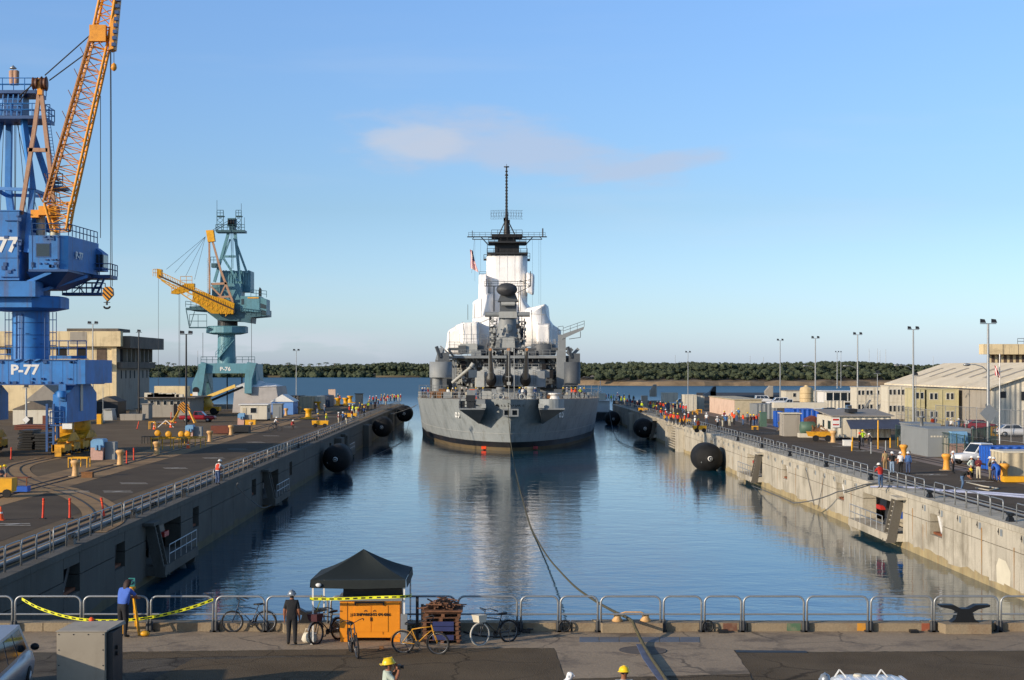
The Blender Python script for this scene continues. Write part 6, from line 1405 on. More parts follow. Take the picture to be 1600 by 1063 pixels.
box_thing('covered_machine','pale tarpaulin covered machine below the cream block pilaster','machine',158,176,640,657,3,m_greyl,taper=.75)
b = box_thing('yellow_drum','yellow drum rack to the right of the blue crane leg','drum',151,158,648,663,1,m_yel)
# lamp masts, left
lamp_mast(145, 655, 503, 'tall steel lamp mast with two floodlights in front of the cream block', 2)
lamp_mast(217,652,516,'dark timber mast with a cross bracket by the right side of the cream block',1,m=m_steel,r=.14)
lamp_mast(291, 673, 518, 'black lamp mast standing by the yellow tripod frame', 2, m=m_black, r=.13)
lamp_mast(463, 626, 546, 'slim lamp mast with twin heads far down the left quay', 2, r=.1)
lamp_mast(41, 668, 602, 'lamp post with a white diamond sign under the blue crane beam', 1, r=.14)
b = MB(); q = P(41, 662, G(41, 668, GZ).y-.3);
b.prism([P(x,y,q.y) for x,y in ((35,656),(41,650.5),(46.5,656),(41,661.5))],(0,.06,0)); single('diamond_sign',b,m_white,'white diamond shaped sign on the lamp post under the blue crane','sign')
for i, (px, ax_, sd) in enumerate(((128, 572, -1), (161, 650, 1))):
 lamp_mast(px,664-i*4,572+i*28,['thin street light with bracket arm left of the tall floodlight mast','short thin post in front of the cream block wall'][i],0,(574+i*28,-1.8) if not i else None,r=.05)
lamp_mast(393,640,542,'thin aerial pole behind the grey green crane, right side',0,r=.06); lamp_mast(309,640,545,'thin aerial pole behind the grey green crane, left side',0,r=.05)
# control boxes in pink and blue
def ctrl(px0, px1, yt, yb, lab, d=1.6):
 a = gpt(px0,yb); Y = a.y; w = (px1-px0)/F*Y; h = CH-(yt-VY)/F*Y-GZ; t = thing('service_box',lab,'service box',(a.x+w/2,Y,GZ),0,'pink and blue service boxes')
 b = MB(); b.prism([(-w/2,0,0),(w*.42,0,0),(w*.46,0,h*.6),(-w*.47,0,h*.6)],(0,d,0)); part('pedestal',b,m_pinkc,t,True)
 b = MB(); b.prism([(-w*.47,-.03,h*.6),(w*.5,-.03,h*.6),(w*.46,-.03,h*.95),(w*.38,-.03,h),(-w*.3,-.03,h),(-w*.47,-.03,h*.9)],(0,d*1.05,0)); part('hood',b,m_lblue,t,True)
 for k in (-.12,.16): b = MB(); b.bb(w*k,w*(k+.14),-.22,-.03,h*.48,h*.72); part('socket_box',b,m_lblue,t,True)
 b = MB(); b.bb(w*.5, w*.5+.9, d*.3, d, 0, h*.85); part('cabinet', b, m_gblock, t, True)
ctrl(141, 162, 686.5, 719, 'pink and light blue service box between the crane bogies and the nearest bollards')
ctrl(289, 302, 664.5, 684.5, 'pink and light blue service box in front of the yellow tripod frame', 1.4)
ctrl(371, 382, 646, 664, 'blue topped service box at the left corner of the white office', 1.2)
# yellow frames and barriers
def frame_rail(lab, x0, x1, yt, yb, m, n=3, d=1.0):
 a = gpt(x0,yb); Y = a.y; w = (x1-x0)/F*Y; h = CH-(yt-VY)/F*Y-GZ; t = thing('pipe_barrier',lab,'barrier',(a.x+w/2,Y,GZ))
 b = MB(); b.bb(-w/2,w/2,-.04,.04,h-.1,h); b.bb(-w/2,w/2,d-.04,d+.04,h-.1,h); b.bb(-w/2,-w/2+.08,.04,d-.04,h-.1,h); b.bb(w/2-.08,w/2,.04,d-.04,h-.1,h); part('top_rail',b,m,t,True)
 for k in range(n):
  for yy in (0,d): x = -w/2+.05+(w-.1)*k/(n-1); b = MB(); b.tube((x,yy,0),(x,yy,h-.1),.045,6); part('leg',b,m,t,True)
frame_rail('low bright yellow pipe frame behind the nearest bollard on the left quay', 106, 137, 715, 731, m_yel)
frame_rail('yellow pipe barrier around a pit left of the pink box, middle of the left quay',236,272,685,703,m_yel,3,4)
frame_rail('yellow pipe barrier on the right of the pit, by the second pink box', 279, 314, 684, 700, m_yel, 3, 3)
frame_rail('black trestle standing left of the yellow reel trailer', 221, 250, 682, 694, m_black, 4, 1.2)
frame_rail('small yellow work frame among the red cones', 232, 242, 659, 671, m_yel, 2, .8)
def post(px, py, h, lab, tilt=0.0):
 p = gpt(px,py); t = thing('channelizer_post',lab,'marker post',p,0,'red orange marker posts'); a = math.radians(tilt)
 b = MB(); b.lathe([(.075,.05),(.06,.4),(.055,h-.15),(.07,h-.1),(.07,h)],(0,0,0),10); o = part('tube',b,m_orange if False else mat('post_red','#d0381c',.6,var=.08),t,True); o.rotation_euler = (0,a,0)
 b = MB(); b.box((0,0,.03), (.35, .35, .06), taper=.8); part('rubber_foot', b, m_tyre, t, True)
 for z in (.8,.92): b = MB(); b.lathe([(.066,z),(.066,z+.06)],(0,0,0),10); o = part('reflective_band',b,m_orange,t,True); o.rotation_euler = (0,a,0)
for px,py,h,lab,tl in ((67,811,1.15,'leftmost of the three red marker posts inside the curved track',2),(109,811,1.15,'middle one of the three red marker posts inside the curved track',0),(163,808,1.1,'leaning red marker post at the coping railing',-9),(17,719,1.15,'lone red marker post at the left edge near the blue crane',2),(198,725,1.15,'left one of the close pair of red marker posts',0),(209,720,1.15,'right one of the close pair of red marker posts',0),(214,671,1.1,'strongly leaning red marker post near the grey block',14),(267,655,1.1,'red marker post left of the yellow tripod frame',3)): post(px,py,h,lab,tl)
def cone(px, py, lab, h=.75):
 p = gpt(px,py); t = thing('traffic_cone',lab,'traffic cone',p,0,'orange traffic cones'); b = MB(); b.lathe([(.2,.04),(.04,h)],(0,0,0),12); part('cone',b,m_orange,t,True); b = MB(); b.box((0,0,.02),(.42,.42,.04)); part('base',b,m_orange,t,True); b = MB(); b.lathe([(.128,h*.5),(.088,h*.7)],(0,0,0),12); part('white_band',b,m_white,t,True)
for px,py,lab in ((1,813,'orange cone with white band at the left edge of the photo'),(241,671,'orange cone beside the small yellow work frame'),(267,668,'orange cone right of the white A shaped stand'),(294,701,'orange cone in front of the second pink box'),(274,661,'orange cone at the foot of the yellow tripod frame'),(573,0,'')):
 if lab: cone(px, py, lab)
# A-frame stand in yellow (spare hook stand)
p = gpt(287,661); t = thing('lifting_frame','yellow striped lifting frame on two splayed legs beside the red pickup','lifting frame',p)
b = MB(); b.prism([(-.9,0,1.9),(.95,0,1.9),(.95,0,2.3),(.5,0,3.1),(-.35,0,3.15),(-.95,0,2.4)],(0,.5,0)); b.prism([(-.4,0,1.9),(.4,0,1.9),(.15,0,1.5),(-.1,0,1.5)],(0,.5,0)); part('head_plate',b,m_stripe,t,True)
for sx in (-1, 1):
 for yy in (0, 1.0): b = MB(); b.beam((sx*.7, .25, 2.0), (sx*1.7, yy-.3, 0), .2); part('leg', b, m_bogie, t, True)
# red pickup and yellow mobile crane
p = gpt(307,660); vehicle('pickup_truck','red pickup truck parked behind the yellow lifting frame','pickup truck',(p.x,p.y+1,GZ),0,5.4,1.9,1.65,m_carr,'pickup')
p = gpt(314,648); t = thing('mobile_crane','cream and yellow mobile crane with its jib laid to the right, behind the red pickup','mobile crane',(p.x,p.y,GZ))
m_cry = mat('crane_cream', '#d9b45a', .5, var=.08)
b = MB(); s_ = []
for x,w in ((-1.9,.75),(-1.7,1.0),(1.2,1.1),(1.9,.8)): s_.append([(x,-w,1.4),(x,w,1.4),(x,w,2.6 if abs(x) < 1.8 else 2.2),(x,w*.5,3.3 if abs(x) < 1.8 else 2.5),(x,-w*.5,3.3 if abs(x) < 1.8 else 2.5),(x,-w,2.6 if abs(x) < 1.8 else 2.2)])
b.loft(s_, 0, True); part('hood', b, m_cry, t, True)
lettering('hood_lettering', 'GROVE', .5, (p.x, p.y-1.13, GZ+2.25), m_black, t, bold=.01, sx=1.1)
b = MB(); b.bb(-2.4, 3.4, -1.2, 1.2, .7, 1.38); part('carrier', b, m_yel, t, True)
for x in (-1.6, 2.4):
 for yy in (-1.1,1.1): b = MB(); b.lathe([(.4,-.2),(.62,-.17),(.62,.17),(.4,.2)],(x,yy,.62),16,0,'y'); part('wheel',b,m_tyre,t,True)
b = MB(); b.beam((.6,0,2.9),(6.2,-.5,5.1),.5,.55); part('jib',b,m_cry,t,True); b = MB(); b.beam((1.5,.8,2.4),(7.4,.3,4.9),.3,.4); part('jib_extension',b,m_steel,t,True)
b = MB(); b.bb(-1.9,-1.2,-1.2,-.2,2.6,3.7); part('operator_cab',b,m_yel,t,True); b = MB(); b.bb(-1.25,-.35,-1.25,-1.15,3.3,4.0); part('sign_board',b,m_white,t,True)
# reel trailer, workers' gear in the middle
p = gpt(263,693); t = thing('reel_trailer','yellow trailer carrying round cable reels, middle of the left quay','trailer',p)
b = MB(); b.bb(-2.0, 2.4, 0, 1.2, .45, .7); part('bed', b, m_yel, t, True)
for x in (-1.2,0,1.4,2.1): b = MB(); b.lathe([(.12,-.1),(.36,-.07),(.36,.07),(.12,.1)],(x,.2,1.0+.12*(x < 0)),16,0,'y'); part('reel',b,m_bogie,t,True)
for x in (-1.5,1.8): b = MB(); b.lathe([(.36,-.1),(.36,.1)],(x,0,.36),12,0,'y'); part('wheel',b,m_tyre,t,True)
p = gpt(259, 668); t = thing('folding_stand', 'white A shaped folding stand lying among the cones', 'stand', p);
for sx in (-1, 1): b = MB(); b.beam((0, 0, 1.0), (sx*1.1, 0, 0), .1); part('leg', b, m_white, t, True)
p = gpt(250,668); t = thing('hose_heap','heap of orange pallets and hoses between the cones','heap',p); r_ = random.Random(2)
for k in range(5): b = MB(); b.box((r_.uniform(-1.5,1.5),r_.uniform(0,1),.25+.15*k),(r_.uniform(.8,1.8),.7,.15),0,r_.uniform(-.6,.6)); part('board',b,m_pink if k % 2 else m_bogie,t,True)
timber_stack('steel_box_row','row of dark brown steel boxes behind the bollards, with a rope over it',327,357,664,679,2,m_brown,1,'steel_box')
timber_stack('steel_box_row','right half of the dark steel box row, nearer the white office',358,389,664,677,2,m_steel,1,'steel_box')
# office, sheds, containers
hut('site_office','small white site office with one window, in front of the grey green crane','office',375,417,633,658,4.2,m_offw,m_white,over=.25,wins=[(.38,.62,.42,.82)],side_wins=[(.3,.6,.45,.8,'r')],doors=[(.1,.24,.02,.8,m_tanm)],base=.25)
box_thing('storage_box','orange yellow storage box under the window of the white office','box',383,399,657,664,.9,m_yel)
hut('kiosk','narrow grey metal cabinet hut right of the white office','hut',426,440,632,653,2.5,m_gblock,m_gblock,doors=[(.2,.8,.02,.85,m_gblock)])
hut('shed','pale blue gabled shed behind the grey cabinet hut','shed',424,458,628,648,7,m_shedb,m_white,gable=1.3,over=.2)
for i,(x0,x1,yt,yb,m,lab) in enumerate([(447,469,619,640,m_corrd,'dark brown container behind the blue gabled shed'),(468,487,620,642,m_corrt,'tan container between the two dark ones on the left quay'),(489,501,620,641,m_corrw,'pale container just left of the navy one'),(501.5,515,618.5,637,mat('navy','#22354f',.6,var=.1),'navy blue container at the right end of the left quay row')]): container(lab,x0,x1,yt,yb,9,m)
# shrink-wrapped tent
p = gpt(401,645); t = thing('work_tent','large dusty white sheeted work tent with peaks behind the grey green crane','tent',(p.x,p.y,GZ))
m_sheet = mat('dusty_sheeting','#aaa6a2',.7,var=.12,vscale=.4,bump=.4,bscale=1.5,dirt='#7d7874',dirt_amt=.5,dscale=.3)
k_ = p.y/F; b = MB(); z = lambda y: (VY-y)*k_+CH-GZ; xx = lambda x: (x-401)*k_
b.loft([[(xx(363),0,.0),(xx(438),0,0),(xx(446),9,0),(xx(366),9,0)],[(xx(366),.2,z(605)),(xx(431),.2,z(604)),(xx(437),8.8,z(604)),(xx(368),8.8,z(606))]],0,False); part('walls',b,m_sheet,t,True)
b = MB(); q0 = [(xx(365),0,z(605)),(xx(383),0,z(606)),(xx(400),0,z(605)),(xx(418),0,z(604.5)),(xx(433),0,z(604))]
pk = [(xx(372),4,z(601)),(xx(380),4,z(597)),(xx(402),4,z(595)),(xx(410),4,z(598)),(xx(424),4,z(600))]; q1 = [(x,9,zz) for x,_,zz in q0]
b.add(q0+pk+q1,[(i,i+1,6+i,5+i) for i in range(4)]+[(5+i,6+i,11+i,10+i) for i in range(4)]+[(0,5,10),(4,14,9)]); part('canopy',b,m_wrap,t,True)
# far end of the left quay
box_thing('notice_board','tall pinkish board standing at the far end of the left quay','sign',513,524,609,632,.3,m_pink)
t = hut('gatehouse','grey tapered sentry cabin at the far end of the left quay','cabin',555,566,616,640,2,m_gbuild,m_black)
for i,(px,py,lab) in enumerate([(496,641,'yellow winch machine left of the pinkish board'),(528,634,'yellow capstan right of the pinkish board'),(540,634,'second yellow capstan on the left pier'),(482,655,'orange yellow machine in front of the tan container'),(547,630,'third, darker yellow capstan on the left pier')]):
 p = gpt(px,py); t = thing('winch',lab,'winch',p,0,'yellow winches on the left pier'); b = MB(); b.lathe([(.9,0),(.9,.2),(.5,.4),(.45,1.3),(.75,1.5),(.7,1.7)],(0,0,0),12); part('drum',b,m_yel,t,True); b = MB(); b.box((0,0,.12),(2.6,1.6,.2)); part('bed',b,m_bogie,t,True)
# carts
def cart(px, py, lab, m, w=2.2, h=1.0, grp='yellow carts'):
 p = gpt(px,py); t = thing('work_cart',lab,'cart',p,0,grp); b = MB(); b.box((0,.5,.35+h*.3),(w,1.1,h*.6),taper=1.05); part('body',b,m,t,True)
 for x in (-w*.3,w*.3): b = MB(); b.lathe([(.28,-.08),(.28,.08)],(x,-.05,.28),12,0,'y'); part('wheel',b,m_tyre,t,True)
 b = MB(); b.tube((-w*.5, .5, .6), (-w*.5-.5, .5, 1.1), .03, 5); part('handle', b, m_steel, t, True)
cart(500,668,'yellow cart between the two workers near the coping railing',m_yel); cart(546,655,'yellow cart by the crowd halfway down the left pier',m_yel); cart(0,778,'yellow green cart cut by the left edge of the photo',m_yel,1.5,1.5)
p = gpt(26,771); t = thing('work_table','blue sided work table with rusty top at the left edge','table',p); b = MB(); b.bb(-.7,.7,0,.8,.1,.45); part('base',b,m_cblue,t,True); b = MB(); b.bb(-.75,.75,-.05,.85,1.0,1.06); part('top',b,m_rust,t,True)
for x in (-.65, 0, .65): b = MB(); b.tube((x, .05, .45), (x, .05, 1.0), .035, 5); part('leg', b, m_rust, t, True)
t = box_thing('timber_block','rusty brown block lying right of the nearest bollard','block',127,144,739,747,.6,m_wood)
# long pipes and hoses along the left coping
b = MB(); b.path([(XL-.95,y,GZ+.09) for y in range(60,250,8)],.06,5); single('hose',b,m_steel,'long black hose lying just inside the left coping railing','hose')
b = MB(); b.path([(XL-1.2+.05*math.sin(y*.3),y,GZ+.09) for y in range(60,120,3)],.08,5); single('hose',b,m_greyl,'thick pale hose beside the left coping railing, nearest the camera','hose')
# ================================================================ RIGHT QUAY
for i,(a,b_) in enumerate([(70,84.4),(86.5,100),(102.2,115.7),(117.5,131),(133,147),(149.5,155),(156.5,162.2),(164,178),(179.4,194.6),(196,212),(213,232),(236,256),(257,277),(278,300),(301,325),(326,352)]):
 rail_section(XR+.45,a,b_,'%s length of grey pipe railing along the right dock edge, counted from the camera' % ordn[i],'pipe railings along the right coping')
for i,(px,py,h,d_,m) in enumerate([(1412,717,1.45,'behind the four onlookers',m_bollo),(1479,735,1.5,'beside the man in white shirt',m_bollo),(1569,752,1.45,'against the tan corrugated box',m_bollo),(1302,692,1.5,'at the near corner of the awning shack',m_bollard),(1256,679,1.3,'beside the green tank',m_bollard),(1219,673,1.3,'left of the square grey hut',m_bollard),(1132,646,1.4,'in front of the salmon walled trailer',m_bollard)]):
 bollard(px, py, h*.86, m, 'orange buff mooring bollard on the right quay, '+d_)
# grey square hut
hut('utility_hut','square stained grey concrete hut with flat cap beside the blue container','hut',1225,1250,647,682,3.0,m_gbuild,m_offw,over=.2)
box_thing('roof_vent','small grey box vent on top of the square grey hut','vent',1236,1243,641,700,.5,m_gbuild) if False else None
container('bright blue container left of the square grey hut', 1213, 1222, 643, 668, 2.5, m_cblue)
container('long navy blue container with white roof sheet behind the square hut', 1240, 1278, 640, 664, 7, m_corrb)
b = MB(); a = gpt(1236,661); b.bb(a.x-2,a.x+6,a.y+3,a.y+5,P(0,640,a.y).z+.15,P(0,633,a.y).z+.3); single('canopy_sheet',b,m_offw,'white flat canopy sheet lying above the navy blue container','canopy')
t = hut('dumpster','red brown peaked dumpster between the navy container and the shack','dumpster',1261,1283,655,668,2.4,m_brown,m_brown,gable=.45,over=.02)
t = hut('dumpster','dark grey dumpster with white label left of the awning shack','dumpster',1279,1290,655,669,2.0,m_steel,m_steel,over=.02)
p = gpt(1271, 687);
t = thing('tank','dark green rounded tank on pale cradle in front of the dumpsters','tank',gpt(1264,684)); b = MB(); b.lathe([(.5,-.9),(.75,-.8),(.75,.8),(.5,.9)],(0,.8,1.15),16,0,'x'); part('shell',b,m_green,t,True); b = MB(); b.bb(-1.1,1.1,.2,1.4,0,.5); part('cradle',b,m_offw,t,True)
t = thing('trailer','yellow brown flat trailer loaded with debris, left of the awning shack','trailer',gpt(1284,690)); b = MB(); b.prism([(-1.3,0,.55),(1.0,0,.55),(1.4,0,1.1),(-1.5,0,1.1)],(0,1.4,0)); part('tub',b,m_bogie,t,True)
for x in (-.7,.7): b = MB(); b.lathe([(.36,-.1),(.36,.1)],(x,-.02,.36),12,0,'y'); part('wheel',b,m_tyre,t,True)
b = MB(); r_ = random.Random(4)
for k in range(12): b.beam((r_.uniform(-1.2,1),.7,1.1),(r_.uniform(-1.2,1),.7+r_.uniform(-.4,.4),r_.uniform(1.2,1.9)),.1)
part('debris', b, m_wood, t, True)['kind'] = 'stuff'
# shack with awning
t = hut('site_shack','long white metal shack with dark blue awning and green safety sign','shack',1302,1392,651,688,9,m_corrw,m_roofg,over=.35,mono=.5,doors=[(.18,.4,.03,.9,m_offw)],side_wins=[(.12,.3,.35,.8,'l'),(.5,.62,.4,.8,'l')],base=.3)
b = MB(); Y = gpt(1302, 688).y
b.prism([(P(1322,0,Y).x,Y-.05,P(0,657,Y).z),(P(1404,0,Y).x,Y-.05,P(0,656,Y).z),(P(1413,0,Y-2.6).x,Y-2.6,P(0,670.5,Y-2.6).z),(P(1329,0,Y-2.6).x,Y-2.6,P(0,671,Y-2.6).z)],(0,0,.08)); part('awning',b,m_awn,t)
for x in (1330,1371,1411): b = MB(); b.tube((P(x,0,Y-2.5).x,Y-2.5,GZ),(P(x,0,Y-2.5).x,Y-2.5,P(0,671,Y-2.5).z),.04,5); part('awning_post',b,m_galv,t)
b = MB(); p = P(1306,660,Y-.12); b.bb(p.x-.45,p.x+.45,Y-.16,Y-.1,p.z-.6,p.z+.55); sg = part('safety_sign',b,m_white,t); b = MB(); b.bb(p.x-.35,p.x+.35,Y-.18,Y-.161,p.z+.2,p.z+.4); b.bb(p.x-.35,p.x+.35,Y-.18,Y-.161,p.z-.35,p.z-.2); part('sign_print',b,m_red,sg)
b = MB(); b.bb(P(1332,0,Y).x,P(1346,0,Y).x,Y+2,Y+4,P(0,651,Y).z+.4,P(0,648,Y).z+.6); part('roof_hatch',b,m_steel,t)
box_thing('white_skirt_box','low white box at the front left corner of the awning shack','box',1319,1331,689,697,.8,m_white)
for i,(px,py,h,m) in enumerate([(1332,700,1.1,m_yel),(1361,709,1.1,m_galv),(1372,702,2.9,m_yel),(1384,707,1.1,m_galv),(1391,700,1.0,m_yel),(1403,699,1.0,m_yel),(1331,705,.9,m_yel)]):
 p = gpt(px,py); b = MB(); b.tube((0,0,0),(0,0,h),.07,8); b.ball((0,0,h),.07,8,4); o = single('guard_post',b,m,'%s short post in front of the shack awning, %s from the left' % ('yellow' if m == m_yel else 'grey',['first','fourth','tall one, fifth','sixth','seventh','last','nearest, second'][i]),'post','posts around the shack'); o.location = p
# grey enclosures behind green fence
t = hut('generator_housing','large grey metal equipment enclosure with a row of louvres, right of the shack','enclosure',1450,1517,672,714,6,m_gblock,m_gblock,over=.03)
a = gpt(1450, 714)
for k in range(8): b = MB(); b.bb(a.x+.25+k*.28,a.x+.43+k*.28,a.y-.03,a.y,P(0,683.5,a.y).z,P(0,681,a.y).z); part('vent_slot',b,m_offw,t)
t = hut('generator_housing','smaller dark fronted grey enclosure left of the large one','enclosure',1424,1449,668,706,4,m_gblock,m_gblock,over=.03,doors=[(.4,.95,.05,.6,m_fence),(.1,.3,.1,.7,m_gblock)])
t = hut('generator_housing','grey enclosure behind the two others, its flat top showing','enclosure',1424,1470,664,692,7,m_gblock,m_gblock,over=.03)
b = MB(); p = P(1440,668,155); b.lathe([(.18,0),(.18,.9),(.3,.95),(.3,1.1)],p,10); single('exhaust_stack',b,m_galv,'small silver exhaust stack on top of the grey enclosures','exhaust')
def fence(name, lab, pts, h, m, step=2.6, grp=None, mesh_r=.012, posts_r=.045):
 t = thing(name, lab, 'fence', (pts[0][0], pts[0][1], GZ), 0, grp)
 for (x0, y0), (x1, y1) in zip(pts[:-1], pts[1:]):
  L = math.hypot(x1-x0, y1-y0); n = max(1, round(L/step))
  for k in range(n+1):
   x,y = x0+(x1-x0)*k/n,y0+(y1-y0)*k/n; b = MB(); b.tube((x,y,GZ),(x,y,GZ+h+.1),posts_r,6); part('post',b,m,t)
  for k in range(n):
   xa, ya, xb, yb = x0+(x1-x0)*k/n, y0+(y1-y0)*k/n, x0+(x1-x0)*(k+1)/n, y0+(y1-y0)*(k+1)/n; b = MB()
   b.tube((xa,ya,GZ+h),(xb,yb,GZ+h),.03,4); b.tube((xa,ya,GZ+.1),(xb,yb,GZ+.1),.03,4); b.tube((xa,ya,GZ+h*.55),(xb,yb,GZ+h*.55),.025,4)
   q = max(2, int(math.hypot(xb-xa, yb-ya)/.16))
   for j in range(1,q): u = j/q; b.tube((xa+(xb-xa)*u,ya+(yb-ya)*u,GZ+.1),(xa+(xb-xa)*u,ya+(yb-ya)*u,GZ+h),mesh_r,3,caps=False)
   part('mesh_panel', b, m, t)
 return t
A_ = lambda px, py: (gpt(px, py).x, gpt(px, py).y)
fence('green_fence','dark green mesh fence in front of the grey enclosures',[A_(1400,699),A_(1520,724)],2.3,m_fence)
fence('green_fence','dark green mesh fence running back on the right of the grey enclosures',[A_(1520,715),A_(1556,706)],2.6,m_fence)
# blue box, pickup, container
t = thing('service_box','light blue and pink service box beside the large grey enclosure','service box',gpt(1497,715),0,'pink and blue service boxes')
b = MB(); b.box((0,.6,.65),(1.5,1.2,1.3),taper=.95); part('pedestal',b,m_pinkc,t,True); b = MB(); b.box((.15,.6,1.85),(1.6,1.2,1.1),taper=.9); part('hood',b,m_lblue,t,True); b = MB(); b.box((.5,-.1,1.75),(.35,.2,.4)); part('socket_box',b,m_lblue,t,True)
b = MB(); b.box((-.95, .6, .9), (.3, .4, 1.8)); part('post', b, m_offw, t, True)
p = gpt(1530,727); vehicle('pickup_truck','white full size pickup truck partly hidden by the blue container','pickup truck',(p.x+.6,p.y+1.0,GZ),math.radians(196),5.6,2.0,1.85,m_carw,'pickup')
p = gpt(1558,735); vehicle('parked_car','pale blue car nose showing behind the group in hard hats','car',(p.x+1.3,p.y+.6,GZ),math.radians(180),4.5,1.8,1.4,m_cars,'car')
t = container('bright blue container at the right edge, behind the tan one', 1549, 1640, 699, 737, 3.2, m_corrb)
t = hut('corrugated_box','tan corrugated metal box on a yellow skid at the right edge','box',1568,1665,708,751,3,m_corrt,m_offw,over=.03,base=.35,plinth=m_yel)
b = MB(); a = gpt(1566, 754); b.bb(a.x, a.x+7, a.y-.5, a.y+.2, .05+GZ, GZ+.45)
single('yellow_skid', b, m_yel, 'low bright yellow steel skid under the tan corrugated box', 'skid')
# modules
def module(lab, x0, x1, yt, ym, yb, m, nw=2, Yd=5, stairs=False):
 t = thing('office_module',lab,'office module',(gpt(x0,yb).x,gpt(x0,yb).y,GZ),0,'stacked office modules'); Y = gpt(x0,yb).y
 xa, xb = P(x0, 0, Y).x, P(x1, 0, Y).x; zt, zm = P(0, yt, Y).z, P(0, ym, Y).z
 for a, c in ((GZ, zm-.06), (zm+.06, zt)):
  b = MB(); b.bb(xa, xb, Y, Y+Yd, a, c); w = part('wall', b, m, t)
  for k in range(nw):
   u = (k+.5)/nw; x = xa+(xb-xa)*u;
   for d in (-.32, .32):
    b = MB(); b.bb(x+d-.27,x+d+.27,Y-.05,Y,a+(c-a)*.42,a+(c-a)*.82); f = part('window',b,m_curtw,t); b = MB(); b.bb(x+d-.2,x+d+.2,Y-.06,Y-.05,a+(c-a)*.42+.07,a+(c-a)*.82-.07); part('pane',b,m_glass,f)
 b = MB(); b.bb(xa-.05,xb+.05,Y-.05,Y+Yd,zm-.06,zm+.06); b.bb(xa-.08,xb+.08,Y-.08,Y+Yd+.05,zt,zt+.12); part('trim',b,m,t)
 for x in (xa, (xa+xb)/2, xb): b = MB(); b.bb(x-.08, x+.08, Y-.07, Y-.01, GZ, zt); part('corner_post', b, m, t)
 return t
module('yellow two storey stack of office modules in front of the warehouse', 1446, 1497, 609, 637, 664, m_yelm, 2)
module('narrower pale yellow module stack left of the main yellow one', 1428, 1446, 608, 636, 664, m_yelm, 1)
module('tall off white module stack with outside stairs, left end', 1339, 1365, 606, 627, 650, m_offw, 2)
module('off white module stack with outside stairs, beside the banner', 1366, 1384, 606, 627, 650, m_offw, 1)
module('off white module block behind the banner', 1388, 1427, 604, 628, 655, m_offw, 3)
for i, x in enumerate((1350, 1371)):
 Y = gpt(1350,652).y; t = thing('outside_stair',['left','right'][i]+' outside steel stair against the off white modules','stair',(P(x,0,Y).x,Y-1,GZ),0,'outside stairs'); b = MB(); b.beam((-.9,0,0),(.9,0,2.9),.06,.2); b.beam((-.9,.8,0),(.9,.8,2.9),.06,.2); part('stringer',b,m_galv,t,True)
 b = MB()
 for k in range(11): b.box((-.9+1.8*k/10, .4, 2.9*k/10), (.24, .8, .04))
 part('treads',b,m_galv,t,True); b = MB(); b.rail([(.9,0,2.9),(2.2,0,2.9)],1.0,.03,.7); b.tube((-.9,0,1),(.9,0,3.9),.03,4); part('handrail',b,m_galv,t,True)
Y = gpt(1390,652).y-1.5; t = thing('banner','white banner with blue lettering hung in front of the off white modules','banner',P(1405,640,Y)); b = MB(); a,c = P(1391,641,Y),P(1420,627,Y); b.bb(a.x,c.x,Y,Y+.03,a.z,c.z); part('cloth',b,m_white,t); lettering('banner_lettering','PEARL HARBOR',.55,(( a.x+c.x)/2,Y-.01,c.z-.7),mat('banner_blue','#3a4a74',.7),t,bold=.01,sx=.95)
for x in (a.x, c.x): b = MB(); b.tube((x, Y+.1, GZ), (x, Y+.1, c.z), .05, 5); part('post', b, m_galv, t)
# warehouse
Yw = 215.0; t = thing('warehouse','big warehouse with pale tan low pitched roof and white ribbed gable wall','building',(P(1550,0,Yw).x,Yw,GZ))
E1 = P(1545, 606, Yw); ze = E1.z; xe = E1.x; HS, RI, LN = 10.3, 3.5, 57.0; xr2 = xe+HS
b = MB(); b.add([(xe,Yw,ze),(xr2,Yw,ze+RI),(xr2,Yw+LN,ze+RI),(xe,Yw+LN,ze),(xe,Yw,ze-.22),(xr2,Yw,ze+RI-.22),(xr2,Yw+LN,ze+RI-.22),(xe,Yw+LN,ze-.22)],[(0,1,2,3),(7,6,5,4),(0,4,5,1),(3,2,6,7),(0,3,7,4)]); b.add([(xr2,Yw,ze+RI),(xr2+HS,Yw,ze),(xr2+HS,Yw+LN,ze),(xr2,Yw+LN,ze+RI)],[(0,1,2,3)]); part('roof',b,m_corrr,t)
b = MB(); b.prism([(xe+.6,Yw+.6,GZ),(xr2+HS-.6,Yw+.6,GZ),(xr2+HS-.6,Yw+.6,ze-.1),(xr2,Yw+.6,ze+RI-.25),(xe+.6,Yw+.6,ze-.1)],(0,.3,0)); part('gable_wall',b,m_corrw,t)
b = MB(); b.bb(xe+.6, xe+.9, Yw+.91, Yw+LN-1, GZ, ze-.3); part('side_wall', b, m_gbuild, t)
for k in range(7):
 y0 = Yw+6+k*7; b = MB(); q = lambda u,y: (xe+HS*u,y,ze+RI*u+.03); b.prism([q(.35,y0),q(.75,y0),q(.75,y0+1.3),q(.35,y0+1.3)],(0,0,.03)); part('roof_light',b,m_gbuild,t)
for px0,px1,y0,y1 in ((1563,1572,612,622),(1596,1610,612,626)): b = MB(); a,c = P(px0,y1,Yw+.5),P(px1,y0,Yw+.5); b.bb(a.x,c.x,Yw+.54,Yw+.598,a.z,c.z); part('window',b,m_steel,t)
